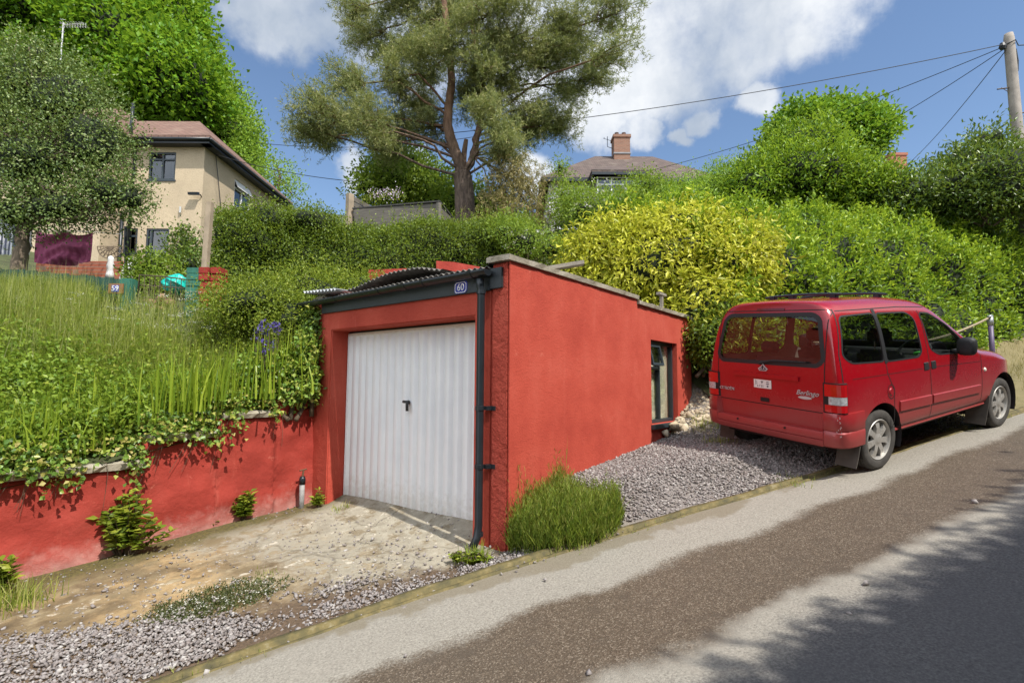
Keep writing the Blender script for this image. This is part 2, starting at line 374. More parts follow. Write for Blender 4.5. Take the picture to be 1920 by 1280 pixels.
# --- ground materials
def soil_mat():
    m, nt, N, L, b = nodes_of('soil'); v = wpos(nt)
    f = noise(nt, v, 2.2, 8); g = noise(nt, v, 30, 4)
    c = ramp(nt, f, [(.3, (.05, .035, .018)), (.5, (.10, .075, .04)), (.7, (.055, .06, .018))])
    L(mixc(nt, mth(nt, 'MULTIPLY', g, .5), c, (.16, .13, .08)), b.inputs['Base Color']); b.inputs['Roughness'].default_value = .95
    bump(nt, b, g, .6, .02); return m
def road_mat():
    m, nt, N, L, b = nodes_of('asphalt'); v = objco(nt); X, Y, Z = xyz(nt, v)
    big_n = noise(nt, v, .8, 5); mid = noise(nt, v, 5, 6, .65); fine = noise(nt, v, 70, 3, .7)
    edge = mth(nt, 'ADD', mth(nt, 'MULTIPLY_ADD', mid, .20, -.10), mth(nt, 'ADD', mth(nt, 'MULTIPLY_ADD', big_n, .55, -.275), mth(nt, 'MULTIPLY_ADD', fine, .16, -.08)))
    tt = mth(nt, 'ADD', Y, edge)
    wet = mth(nt, 'MULTIPLY', step(nt, tt, -2.12, -1.95), step(nt, tt, -1.10, -1.24))
    chip = voro(nt, v, 130, 'Color'); cv = nt.nodes.new('ShaderNodeSeparateColor'); L(chip, cv.inputs[0])
    wetc = ramp(nt, cv.outputs[0], [(.0, (.066, .05, .034)), (.5, (.094, .072, .05)), (.85, (.13, .10, .07)), (.97, (.21, .172, .13))])
    wetc = mixc(nt, step(nt, mid, .5, .75), wetc, (.082, .064, .046))
    dry = ramp(nt, fine, [(.28, (.165, .15, .125)), (.5, (.26, .238, .2)), (.72, (.345, .32, .27))])
    dry = mixc(nt, mth(nt, 'MULTIPLY', step(nt, mid, .45, .75), .35), dry, (.25, .225, .19))
    spot = step(nt, voro(nt, v, 19), .10, .05); dry = mixc(nt, mth(nt, 'MULTIPLY', spot, .7), dry, (.10, .09, .075))
    outer = ramp(nt, fine, [(.28, (.055, .053, .053)), (.5, (.10, .097, .095)), (.75, (.165, .16, .155))])  # far side of the lane: asphalt colour darkened to deepen the shade there
    outer = mixc(nt, mth(nt, 'MULTIPLY', step(nt, big_n, .45, .62), .35), outer, (.09, .088, .09))
    base = mixc(nt, step(nt, tt, -2.45, -2.15), outer, dry)
    # moss and earth fringe along the channel
    fr = mth(nt, 'MULTIPLY', step(nt, mth(nt, 'ADD', tt, mth(nt, 'MULTIPLY', mid, .25)), -.60, -.53), .6)
    base = mixc(nt, fr, base, (.15, .12, .07))
    c = mixc(nt, wet, base, wetc); L(c, b.inputs['Base Color'])
    L(mth(nt, 'MULTIPLY_ADD', wet, -.35, .9), b.inputs['Roughness']); b.inputs['Specular IOR Level'].default_value = .35
    h = mth(nt, 'ADD', mth(nt, 'MULTIPLY', voro(nt, v, 130), .5), mth(nt, 'MULTIPLY', fine, .6)); bump(nt, b, h, .55, .008)
    return m
def drive_mat():
    m, nt, N, L, b = nodes_of('driveway_surface'); v = wpos(nt); X, Y, Z = xyz(nt, v)
    n1 = noise(nt, v, 1.3, 8, .62); n2 = noise(nt, v, 6, 8, .65); n3 = noise(nt, v, 45, 4, .7)
    conc = ramp(nt, n2, [(.3, (.20, .17, .12)), (.5, (.31, .275, .205)), (.7, (.41, .37, .285))])
    conc = mixc(nt, mth(nt, 'MULTIPLY', n3, .35), conc, (.28, .26, .22))
    earth = ramp(nt, n2, [(.3, (.085, .058, .028)), (.5, (.16, .11, .055)), (.68, (.30, .23, .13))])
    sand = ramp(nt, n2, [(.28, (.25, .155, .065)), (.55, (.40, .28, .14)), (.75, (.50, .38, .21))])
    moss = ramp(nt, n3, [(.35, (.05, .04, .016)), (.6, (.12, .10, .025)), (.75, (.17, .14, .03))])
    # broken slab in front of the door, sandy earth further down, dark mossy strip by the wall
    slab = mth(nt, 'ADD', mth(nt, 'MULTIPLY_ADD', n1, 2.0, -1.0), mth(nt, 'ADD', X, mth(nt, 'MULTIPLY_ADD', n2, 1.5, -.75)))
    k1 = step(nt, slab, -1.75, -1.1)
    c = mixc(nt, k1, mixc(nt, step(nt, n1, .40, .56), earth, sand), conc)
    pat = mth(nt, 'MULTIPLY', step(nt, n2, .50, .60), step(nt, slab, -.15, -.9)); c = mixc(nt, mth(nt, 'MULTIPLY', pat, .8), c, earth)
    tw = mth(nt, 'ADD', Y, mth(nt, 'MULTIPLY_ADD', n2, .55, -.27)); kw = step(nt, tw, 2.55, 2.95); c = mixc(nt, kw, c, moss)
    tw0 = Y
    stn = mth(nt, 'MULTIPLY', step(nt, noise(nt, v, 3.2, 9, .72), .50, .60), .75); c = mixc(nt, stn, c, (.17, .125, .065)); wh = mth(nt, 'MULTIPLY', step(nt, noise(nt, v, 7.5, 9, .72), .58, .64), step(nt, tw0, 2.7, 2.3)); c = mixc(nt, mth(nt, 'MULTIPLY', wh, .7), c, (.56, .50, .40))
    dv = N('ShaderNodeVectorMath'); dv.operation = 'MULTIPLY_ADD'; dv.inputs[1].default_value = (.5, .5, .5); nn2 = N('ShaderNodeTexNoise'); nn2.inputs['Scale'].default_value = 2.5; nn2.inputs['Detail'].default_value = 6; L(v, nn2.inputs['Vector']); L(nn2.outputs['Color'], dv.inputs[0]); L(v, dv.inputs[2])
    ve = N('ShaderNodeTexVoronoi'); ve.feature = 'DISTANCE_TO_EDGE'; ve.inputs['Scale'].default_value = .95; L(dv.outputs[0], ve.inputs['Vector']); ck = mth(nt, 'MULTIPLY', step(nt, ve.outputs['Distance'], .018, .004), mth(nt, 'MULTIPLY', k1, .4)); c = mixc(nt, ck, c, (.07, .055, .03))
    tcoord = mth(nt, 'ADD', mth(nt, 'MULTIPLY', X, .4242), mth(nt, 'MULTIPLY', Y, .9056)); kb = mth(nt, 'MULTIPLY', step(nt, mth(nt, 'ADD', tcoord, mth(nt, 'MULTIPLY_ADD', n2, .5, -.25)), .22, -.05), step(nt, X, .3, -.3)); c = mixc(nt, kb, c, ramp(nt, n3, [(.3, (.055, .036, .02)), (.6, (.13, .085, .05)), (.8, (.2, .15, .10))]))
    kr = step(nt, X, .35, .9); c = mixc(nt, kr, c, mixc(nt, n3, (.13, .11, .10), (.26, .23, .21))); kf = step(nt, X, 4.3, 5.2); c = mixc(nt, kf, c, mixc(nt, n2, (.11, .10, .04), (.26, .205, .10)))
    L(c, b.inputs['Base Color']); b.inputs['Roughness'].default_value = .92
    bump(nt, b, mth(nt, 'ADD', n2, mth(nt, 'MULTIPLY', n3, .5)), .7, .03); return m
SOIL = soil_mat()

# base ground sheet to the horizon (below everything), the lane, the strip between lane and walls
ss = np.concatenate([np.linspace(-150, -12, 12), np.linspace(-10, 40, 60), np.linspace(45, 200, 12)])
tt = np.concatenate([np.linspace(-200, -12, 10), np.linspace(-10, 6, 20), [20, 60]])
S, T = np.meshgrid(ss, tt, indexing='ij')
g = grid_mesh('ground', S, T, road_z(np.clip(S, -30, 60))-.35-.02*np.maximum(0, -T-7), SOIL); g.rotation_euler.z = RYAW; tag(g, kind='structure')
ss = np.linspace(-14, 45, 296); k = np.linspace(0, 1, 60)
S, K = np.meshgrid(ss, k, indexing='ij'); T = -6.0+K*(drain_t(S)-.045+6.0)
Zr = road_z(S)+.006*np.sin(S*1.7+T*2.1)-.02*np.exp(-((T+1.5)/.5)**2)
g = grid_mesh('road', S, T, Zr, road_mat()); g.rotation_euler.z = RYAW; tag(g, kind='structure')
S, T = np.meshgrid(np.linspace(-7, 30, 420), np.linspace(0, 1, 90)**1.0, indexing='ij')
T = drain_t(S)+.045+T*(4.6-drain_t(S))
XY = st_xy(S, T); Zl = low_z(XY[..., 0], XY[..., 1])+.012*np.sin(XY[..., 0]*3.1+XY[..., 1]*1.7)*np.sin(XY[..., 1]*2.3-XY[..., 0])
msk = ~((XY[:-1, :-1, 1] > 3.6) & (XY[:-1, :-1, 0] < 4)) & ~((XY[:-1, :-1, 0] > .6) & (XY[:-1, :-1, 0] < 4.4) & (XY[:-1, :-1, 1] > .35))
g = grid_mesh('driveway', XY[..., 0], XY[..., 1], Zl, drive_mat(), msk); tag(g, kind='structure')
# drainage channel: raised mossy edging and a groove beside it
def drain_mat():
    m, nt, N, L, b = nodes_of('mossy_channel'); v = objco(nt)
    n1 = noise(nt, v, 9, 7, .65); n2 = noise(nt, v, 70, 3)
    c = ramp(nt, n1, [(.3, (.045, .036, .02)), (.46, (.10, .078, .03)), (.58, (.17, .125, .045)), (.7, (.26, .22, .14)), (.8, (.40, .37, .31))])
    L(mixc(nt, mth(nt, 'MULTIPLY', n2, .4), c, (.10, .10, .03)), b.inputs['Base Color']); b.inputs['Roughness'].default_value = .8
    bump(nt, b, n1, .5, .02); return m
ss = np.linspace(-7, 20, 400); td = drain_t(ss)+.006*np.sin(ss*5)+.004*np.sin(ss*13)
prof = [(-.055, -.06), (-.05, .008), (-.03, .012), (-.022, -.035), (-.0, -.04), (.008, .022), (.05, .03), (.058, -.06)]
V = []; F = []
for i, s_ in enumerate(ss):
    for (o, h) in prof: V.append((s_, td[i]+o, road_z(s_)+h+.003*math.sin(s_*7+o*40)))
n = len(prof)
for i in range(len(ss)-1):
    for j in range(n-1): F.append((i*n+j, (i+1)*n+j, (i+1)*n+j+1, i*n+j+1))
g = big('drainage_channel', V, F, drain_mat()); g.rotation_euler.z = RYAW; tag(g, kind='structure')
# hillside behind the walls
xs = np.concatenate([np.linspace(-140, -12, 14), np.linspace(-10, 30, 134), np.linspace(34, 160, 14)])
ys = np.concatenate([np.linspace(-60, -12, 8), np.linspace(-11, 20, 104), np.linspace(22, 180, 16)])
X, Y = np.meshgrid(xs, ys, indexing='ij'); Z = hill_z(X, Y)
Xc = X[:-1, :-1]+.15; Yc = Y[:-1, :-1]+.15; Tc = Xc*TV[0]+Yc*TV[1]; Sc = Xc*SV[0]+Yc*SV[1]
mask = ((Yc > 3.22) & (Xc < 4.75)) | ((Xc >= 4.75) & (Tc > 1.55))
def bank_mat():
    m, nt, N, L, b = nodes_of('bank_earth'); v = wpos(nt)
    L(ramp(nt, noise(nt, v, 3, 7), [(.3, (.03, .03, .01)), (.55, (.05, .065, .018)), (.75, (.10, .09, .04))]), b.inputs['Base Color']); b.inputs['Roughness'].default_value = .95
    return m
g = grid_mesh('hillside', X, Y, Z, bank_mat(), mask); tag(g, kind='structure')

# ------------------------------------------------------------------ loose stones
def stones(name, P, size, m, parent=None, flat=.55, lab=None):
    n = len(P)
    base = np.array([(-1, 0, 0), (1, 0, 0), (0, -1, 0), (0, 1, 0), (0, 0, -1), (0, 0, 1), (.6, .6, .5), (-.6, -.55, .55)], float)
    bm = bmesh.new(); [bm.verts.new(p) for p in base]; bmesh.ops.convex_hull(bm, input=bm.verts); bm.verts.ensure_lookup_table(); bm.faces.ensure_lookup_table()
    F0 = np.array([[v.index for v in f.verts] for f in bm.faces]); V0 = np.array([v.co[:] for v in bm.verts]); bm.free()
    V = V0[None]+rng.normal(size=(n, len(V0), 3))*.17
    V = V*np.stack([rng.uniform(.6, 1.25, n), rng.uniform(.5, 1.0, n), rng.uniform(.6, 1.3, n)*flat], 1)[:, None, :]
    A = rng.normal(size=(n, 3))*np.array([.5, .5, 3.0]); 
    cx, sx, cy, sy, cz, sz = np.cos(A[:, 0]), np.sin(A[:, 0]), np.cos(A[:, 1]), np.sin(A[:, 1]), np.cos(A[:, 2]), np.sin(A[:, 2])
    Rz = np.zeros((n, 3, 3)); Rz[:, 0, 0] = cz; Rz[:, 0, 1] = -sz; Rz[:, 1, 0] = sz; Rz[:, 1, 1] = cz; Rz[:, 2, 2] = 1
    Rx = np.zeros((n, 3, 3)); Rx[:, 0, 0] = 1; Rx[:, 1, 1] = cx; Rx[:, 1, 2] = -sx; Rx[:, 2, 1] = sx; Rx[:, 2, 2] = cx
    Ry = np.zeros((n, 3, 3)); Ry[:, 1, 1] = 1; Ry[:, 0, 0] = cy; Ry[:, 0, 2] = sy; Ry[:, 2, 0] = -sy; Ry[:, 2, 2] = cy
    V = np.einsum('nij,nkj->nki', Rz@Rx@Ry, V)*np.broadcast_to(size, (n,))[:, None, None]+np.asarray(P)[:, None, :]
    F = (np.arange(n)[:, None, None]*len(V0)+F0[None]).reshape(-1, 3)
    return big(name, V.reshape(-1, 3), F, m, parent, np.repeat(rng.uniform(0, 1, n), len(F0)))
def stone_mat(name, cols):
    m, nt, N, L, b = nodes_of(name); a = N('ShaderNodeAttribute'); a.attribute_name = 'rnd'
    c = ramp(nt, a.outputs['Fac'], [(i/(len(cols)-1), q) for i, q in enumerate(cols)])
    L(mixc(nt, mth(nt, 'MULTIPLY', noise(nt, wpos(nt), 60, 4), .4), c, (.2, .18, .17)), b.inputs['Base Color']); b.inputs['Roughness'].default_value = .85
    return m
GRAV = stone_mat('limestone_chips', [(.13, .11, .10), (.25, .22, .21), (.34, .305, .29), (.20, .16, .14), (.27, .24, .225), (.48, .45, .42)])
RUB = stone_mat('rubble_stone', [(.50, .40, .25), (.58, .50, .36), (.36, .27, .17), (.54, .45, .31)])
def scatter_st(n, s0, s1, t0, t1, dens):
    s_ = rng.uniform(s0, s1, n); t_ = rng.uniform(t0, t1, n); k = rng.uniform(0, 1, n) < dens(s_, t_)
    s_, t_ = s_[k], t_[k]; p = st_xy(s_, t_); return np.stack([p[:, 0], p[:, 1], low_z(p[:, 0], p[:, 1])], 1)
def d_right(s_, t_):
    p = st_xy(s_, t_); x, y = p[:, 0], p[:, 1]
    e = drain_t(s_)+.055+.045*np.abs(np.sin(s_*2.3)+.5*np.sin(s_*7))
    ok = (t_ > e) & (y < -.01) & (x > .55) | ((x > 4.55) & (t_ < 1.3))
    return ok*(sm(.0, .5, x))*(1-.75*sm(4.3, 5.8, s_))*(1-.5*sm(1.0, 1.6, t_)*sm(4, 4.6, s_))
P = scatter_st(62000, .0, 7, -.7, 2.0, d_right); P[:, 2] += rng.uniform(-.004, .018, len(P))
tag(stones('gravel', P, .0145*rng.uniform(.55, 1.55, len(P)), GRAV), 'grey and pinkish limestone chippings on the parking bay beside the red garage wall', 'gravel', kind='stuff')
def d_left(s_, t_):
    p = st_xy(s_, t_); x = p[:, 0]; w = .5+.5*np.sin(s_*3.1)*np.cos(t_*4+s_)
    a = sm(.42, .05, t_-.25*np.minimum(0, s_+2.6)*-1)*sm(-1.9, -2.25, s_+.25*np.sin(t_*9))*(t_ > drain_t(s_)+.16)
    b_ = np.exp(-((t_+.27)/.13)**2)*sm(-1.85, -1.5, s_)*sm(-.55, -.9, s_)*.55
    c_ = np.exp(-((t_+.22)/.2)**2)*sm(-.7, -.3, s_)*sm(.75, .3, s_)*.5
    d_ = np.exp(-((t_-.1)/.1)**2-((s_+1.35)/.25)**2)*.6
    return np.clip(a*(.55+.45*w)+b_+c_+d_+.02, 0, 1)
P = scatter_st(60000, -4.5, .9, -.6, 1.2, d_left); P[:, 2] += rng.uniform(0, .02, len(P))
tag(stones('gravel', P, .0105*rng.uniform(.5, 2.0, len(P)), GRAV), 'loose pale grey chippings strewn along the dirty driveway edge', 'gravel', kind='stuff')
P = scatter_st(2200, -4, 0, -.4, 2.9, lambda s_, t_: .8+0*s_); tag(stones('grit', P, .009*rng.uniform(.4, 1.8, len(P)), GRAV), 'scattered grit and small flakes on the earth driveway', 'grit', kind='stuff')

# ------------------------------------------------------------------ red render
def render_mat(name, lump, salts):
    m, nt, N, L, b = nodes_of(name); v = wpos(nt); X, Y, Z = xyz(nt, v)
    n1 = noise(nt, v, 1.6, 7, .6); n2 = noise(nt, v, 60, 4, .7); n3 = noise(nt, v, 9, 6, .6)
    c = ramp(nt, n1, [(.28, (.35, .046, .029)), (.52, (.44, .068, .042)), (.75, (.50, .095, .062))] if not salts else [(.28, (.22, .026, .018)), (.52, (.31, .041, .028)), (.75, (.37, .064, .046))])
    c = mixc(nt, mth(nt, 'MULTIPLY', step(nt, n2, .5, .8), .35), c, (.37, .03, .018))
    sc = mth(nt, 'MULTIPLY', step(nt, noise(nt, v, 5, 9, .78), .62, .70), .42); c = mixc(nt, sc, c, (.68, .24, .17))
    mpz = N('ShaderNodeMapping'); mpz.inputs['Scale'].default_value = (3, 3, .35); L(v, mpz.inputs[0])
    c = mixc(nt, mth(nt, 'MULTIPLY', step(nt, noise(nt, mpz.outputs[0], 2.2, 6, .65), .52, .72), .30), c, (.36, .045, .03))
    c = mixc(nt, mth(nt, 'MULTIPLY', step(nt, noise(nt, mpz.outputs[0], 3.1, 7, .7), .56, .74), .28), c, (.60, .15, .105))
    if salts:
        low = step(nt, mth(nt, 'ADD', mth(nt, 'SUBTRACT', Z, mth(nt, 'MULTIPLY', X, .07)), mth(nt, 'MULTIPLY_ADD', n3, .55, -.27)), .26, -.12)
        c = mixc(nt, mth(nt, 'MULTIPLY', low, .6), c, (.50, .30, .26))
        c = mixc(nt, mth(nt, 'MULTIPLY', mth(nt, 'MULTIPLY', low, step(nt, n3, .55, .68)), .7), c, (.58, .48, .42))
    L(c, b.inputs['Base Color']); b.inputs['Roughness'].default_value = .85; b.inputs['Specular IOR Level'].default_value = .25
    h = mth(nt, 'ADD', mth(nt, 'MULTIPLY', n2, .35 if lump < 1 else .2), mth(nt, 'MULTIPLY', n3, .9*lump))
    if lump > 1: h = mth(nt, 'ADD', h, mth(nt, 'MULTIPLY', noise(nt, v, 22, 5, .7), 1.1))
    bump(nt, b, h, .85 if lump <= 1 else .9, .02 if lump <= 1 else .04); return m
RED_SMOOTH = render_mat('red_render', .35, False)
RED_ROUGH = render_mat('red_roughcast', 1.6, False)
RED_FRONT = render_mat('red_render_front', .8, False)
RED_OLD = render_mat('red_old_render', 1.0, True)
def conc_mat():
    m, nt, N, L, b = nodes_of('weathered_concrete'); v = wpos(nt); n1 = noise(nt, v, 7, 7, .65); n2 = noise(nt, v, 60, 4)
    c = ramp(nt, n1, [(.3, (.16, .13, .09)), (.5, (.30, .265, .20)), (.7, (.40, .36, .29))])
    L(mixc(nt, mth(nt, 'MULTIPLY', step(nt, n2, .5, .7), .4), c, (.14, .13, .08)), b.inputs['Base Color']); b.inputs['Roughness'].default_value = .9
    bump(nt, b, n2, .5, .01); return m
CONC = conc_mat()
BLK = mat('black_plastic', (.012, .016, .02), .38, var=.25)
DARKGREY = mat('dark_paint', (.02, .026, .03), .5, var=.25, bmp=.1)

# ------------------------------------------------------------------ garage
gar = empty('garage', (0, 0, 0), 0, 'red rendered single garage with white up-and-over door and black gutter', 'garage')
U = [(.2, -.3), (.42, -.3), (.42, 2.10), (2.82, 2.10), (2.82, -.3), (3.29, -.3), (3.29, 2.52), (.2, 2.52)]
M_yz = Matrix([[0, 0, 1, 0], [1, 0, 0, 0], [0, 1, 0, 0], [0, 0, 0, 1]])          # polygon (y,z) extruded along x
MB().prism(U, 0, .32, M_yz).build('front_wall', RED_FRONT, gar, bevel=.012)
# side parapet: rough end pier, then the smooth long wall in two builds
MB().box((-.006, .0, -.3), (.18, .198, 2.57)).build('corner_pier', RED_ROUGH, gar, bevel=.015)
MB().box((.0, -.012, -.3), (2.63, .0, 2.57)).box((.18, .0, -.3), (2.63, .2, 2.57)).build('side_wall', RED_SMOOTH, gar)
w = MB(); WX0, WX1, WZ0, WZ1 = 3.08, 4.03, .92, 2.07
for a, b in [((2.63, .0, -.3), (WX0, .2, 2.5)), ((WX1, .0, -.3), (4.62, .2, 2.5)), ((WX0, .0, -.3), (WX1, .2, WZ0)), ((WX0, .0, WZ1), (WX1, .2, 2.5))]: w.box(a, b)
w.build('side_wall_extension', RED_SMOOTH, gar)
w = MB(); w.box((4.42, .2, -.3), (4.62, 3.3, 2.3)); w.build('back_wall', RED_ROUGH, gar)
w = MB(); w.box((.32, 3.09, -.3), (4.42, 3.29, 2.42)); w.build('left_wall', RED_ROUGH, gar)
MB().box((.3, .2, -.06), (4.42, 3.1, .0)).build('garage_floor', CONC, gar)
def slab(x0, x1, zt, dz=0):
    bm = bmesh.new(); me = bpy.data.meshes.new('coping')
    ring = []
    n = 22
    for i in range(n+1):
        x = x0+(x1-x0)*i/n
        z = zt+dz*i/n
        j = lambda: random.uniform(-.005, .005)
        ring.append([bm.verts.new(p) for p in ((x, -.035+j(), z-.055), (x, -.04+j(), z-.008+j()), (x, -.015, z+j()), (x, .2, z+j()), (x, .235, z-.01), (x, .235, z-.055))])
    for i in range(n):
        for q in range(6): bm.faces.new((ring[i][q], ring[i+1][q], ring[i+1][(q+1) % 6], ring[i][(q+1) % 6]))
    bm.faces.new(ring[0][::-1]); bm.faces.new(ring[-1]); bmesh.ops.recalc_face_normals(bm, faces=bm.faces)
    bm.to_mesh(me); bm.free(); return link('coping', me, CONC, gar)
slab(-.05, 2.66, 2.628, -.01); slab(2.665, 4.66, 2.56, -.012)
# roof of corrugated sheets, a little torn and lifted
def corr(name, x0, x1, y0, y1, zf, m, amp=.016, wl=.076):
    ny = int((y1-y0)/wl*8); Y = np.linspace(y0, y1, ny); X = np.linspace(x0, x1, 10)
    XX, YY = np.meshgrid(X, Y, indexing='ij'); ZZ = zf(XX, YY)+amp*np.sin(YY*2*math.pi/wl)
    a, b = XX.shape; V = np.stack([XX, YY, ZZ], -1).reshape(-1, 3); V2 = V-np.array([0, 0, .006]); I = np.arange(a*b).reshape(a, b)
    F = np.stack([I[:-1, :-1], I[1:, :-1], I[1:, 1:], I[:-1, 1:]], -1).reshape(-1, 4)
    rim = [(I[0, j], I[0, j+1], I[0, j+1]+a*b, I[0, j]+a*b) for j in range(b-1)]
    F = np.concatenate([F, F[:, ::-1]+a*b, np.array(rim)])
    return big(name, np.concatenate([V, V2]), F, m, gar, None, True)
def tin_mat(name, c0, c1):
    m, nt, N, L, b = nodes_of(name); L(ramp(nt, noise(nt, wpos(nt), 12, 7), [(.35, c0), (.65, c1)]), b.inputs['Base Color']); b.inputs['Roughness'].default_value = .6; b.inputs['Metallic'].default_value = .3
    return m
TIN = tin_mat('pale_tin', (.32, .33, .34), (.55, .56, .57)); TIND = tin_mat('dark_sheet', (.09, .082, .07), (.22, .20, .175))
corr('roof_sheet', -.09, 3.0, 2.62, 3.36, lambda x, y: 2.585+.05*(y-2.6)+.02*x, TIN)['label'] = 'pale galvanised corrugated sheet end'
corr('roof_sheet', -.03, 4.4, .2, 2.66, lambda x, y: 2.535+.012*x+.015*np.sin(y*2), TIND, .012)
corr('roof_sheet', -.02, 2.6, .85, 2.5, lambda x, y: 2.57+.105*sm(2.5, 1.62, y)*sm(.75, 1.35, y)+.02*sm(1.4, .8, y)+.01*x, TIND, .012)['label'] = 'dark corrugated sheet lifted into a hump'
MB().box((.02, 3.05, 2.44), (.2, 3.33, 2.58)).build('roof_stone', CONC, gar, bevel=.03)
MB().box((.25, 2.72, 2.50), (.5, 2.98, 2.63)).build('roof_stone', mat('brown_stone', (.2, .12, .08), .9), gar, bevel=.04)
# fascia, gutter, downpipe
MB().box((-.03, .2, 2.32), (.0, 3.02, 2.47)).build('fascia_board', DARKGREY, gar, bevel=.004)
gz = lambda y: 2.465-.008*(y-.3)
n = 10; V = []; F = []; ys_ = np.linspace(.17, 3.42, 40); k = 0
for y in ys_:
    for j in range(n+1):
        t = math.pi+math.pi*j/n; V.append((-.105+.056*math.cos(t), y, gz(y)+.03+.056*math.sin(t)))
    for j in range(n, -1, -1):
        t = math.pi+math.pi*j/n; V.append((-.105+.050*math.cos(t), y, gz(y)+.03+.050*math.sin(t)))
q = 2*(n+1)
for i in range(len(ys_)-1):
    for j in range(q): F.append((i*q+j, i*q+(j+1) % q, (i+1)*q+(j+1) % q, (i+1)*q+j))
gt = big('gutter', V, F, BLK, gar, None, True)
for y0, wd in ((.34, .05), (1.28, .1), (1.0, .03), (1.72, .03), (2.55, .03), (3.40, .03)):
    mb = MB(); ys2 = (y0, y0+wd)
    V = []; 
    for y in ys2:
        for j in range(n+1):
            t = math.pi+math.pi*j/n; V.append((-.105+.061*math.cos(t), y, gz(y)+.03+.061*math.sin(t)))
        for j in range(n, -1, -1):
            t = math.pi+math.pi*j/n; V.append((-.105+.056*math.cos(t), y, gz(y)+.03+.056*math.sin(t)))
    mb.add(V, [(j, (j+1) % q, q+(j+1) % q, q+j) for j in range(q)]+[tuple(range(q))[::-1], tuple(range(q, 2*q))]); mb.build('gutter_bracket', BLK, gt)
for y in (.165, 3.42):                                        # end caps of the gutter
    MB().prism([(.105*-1+.058*math.cos(math.pi+math.pi*j/n), gz(y)+.03+.058*math.sin(math.pi+math.pi*j/n)) for j in range(n+1)], y, y+.012, Matrix([[1, 0, 0, 0], [0, 0, 1, 0], [0, 1, 0, 0], [0, 0, 0, 1]])).build('gutter_end', BLK, gt)
# a strip of torn black felt running from the gutter end to the parapet
mb = MB()
for i in range(8):
    t0, t1 = i/8, (i+1)/8
    f = lambda t: (-.06+.03*math.sin(3*t), .36-.2*t, 2.50+.11*t**1.6)
    a, b = f(t0), f(t1); mb.add([a, b, (b[0]+.3, b[1]+.02, b[2]+.03), (a[0]+.3, a[1]+.02, a[2]+.03)], [(0, 1, 2, 3)])
mb.build('roofing_felt', DARKGREY, gar)
MB().box((-.035, .06, 2.33), (-.006, .2, 2.52)).build('fascia_end', DARKGREY, gar, bevel=.004)
dp = MB().tube([(-.105, .262, 2.42), (-.1, .262, 2.36), (-.085, .262, 2.28), (-.085, .262, .2), (-.105, .262, .1), (-.16, .262, .03)], .036, 14).build('downpipe', BLK, gar, True)
for z in (.72, 1.24, 2.30, .13):
    mb = MB().lathe([(.036, -.02), (.043, -.018), (.043, .018), (.036, .02)], 14, Matrix.Translation((-.085, .262, z)))
    if .5 < z < 2: mb.box((-.06, .185, z-.018), (-.002, .235, z+.018)); mb.box((-.012, .14, z-.02), (-.0, .2, z+.02))
    mb.build('pipe_bracket', BLK, dp)
# up-and-over door with vertical ribs
def door_mat():
    m, nt, N, L, b = nodes_of('white_door_paint'); v = wpos(nt); X, Y, Z = xyz(nt, v)
    n1 = noise(nt, v, 3, 6); n2 = noise(nt, v, 18, 7, .7)
    c = ramp(nt, n1, [(.3, (.76, .77, .78)), (.7, (.85, .85, .845))])
    st_ = mth(nt, 'MULTIPLY', step(nt, mth(nt, 'ADD', Z, mth(nt, 'MULTIPLY_ADD', n2, .7, -.35)), .42, .0), .45); c = mixc(nt, st_, c, (.42, .37, .28))
    rs = mth(nt, 'MULTIPLY', step(nt, noise(nt, v, 16, 8, .8), .70, .74), .6); c = mixc(nt, rs, c, (.33, .25, .17))
    top = mth(nt, 'MULTIPLY', step(nt, mth(nt, 'ADD', Z, mth(nt, 'MULTIPLY', n2, .05)), 2.05, 2.09), .5); c = mixc(nt, top, c, (.5, .38, .22))
    L(c, b.inputs['Base Color']); b.inputs['Roughness'].default_value = .42; return m
DOORW = door_mat()
door = empty('garage_door', (0, 0, 0)); door.parent = gar
Y = []; X = []
nr = 17; pitch = (2.79-.45)/nr
for i in range(nr):
    y0 = .45+i*pitch
    for f, d in ((.0, .0), (.46, .0), (.475, .005), (.51, .005), (.525, .0), (.90, .0), (.925, -.005), (.955, -.005), (.97, 0)): Y.append(y0+f*pitch); X.append(.242+d)
Y.append(2.79); X.append(.242)
V = []; zs = [.045, .10, 1.06, 2.0, 2.05]
for z in zs:
    for x, y in zip(X, Y): V.append((x, y, z))
nn = len(X); F = [(i*nn+j, i*nn+j+1, (i+1)*nn+j+1, (i+1)*nn+j) for i in range(len(zs)-1) for j in range(nn-1)]
big('door_panel', V, F, DOORW, door)
MB().box((.228, .45, .0), (.262, 2.79, .05)).box((.228, .45, 2.035), (.262, 2.79, 2.075)).box((.230, .425, .0), (.264, .455, 2.075)).box((.230, 2.785, .0), (.264, 2.815, 2.075)).build('door_rim', DOORW, door, bevel=.004)
hd = MB().tube([(.24, 1.62, 1.245), (.205, 1.62, 1.245)], .022, 12).tube([(.20, 1.67, 1.252), (.198, 1.62, 1.25), (.198, 1.605, 1.24), (.20, 1.603, 1.15)], .016, 10).build('door_handle', mat('black_iron', (.02, .02, .02), .5), door, True)
MB().box((.25, .40, -.02), (.30, .43, 2.1)).box((.25, 2.812, -.02), (.30, 2.84, 2.1)).box((.25, .43, 2.076), (.30, 2.812, 2.1)).build('door_frame', BLK, gar)
MB().box((.3, .42, -.02), (.32, 2.84, 2.1)).build('door_backing', BLK, gar)
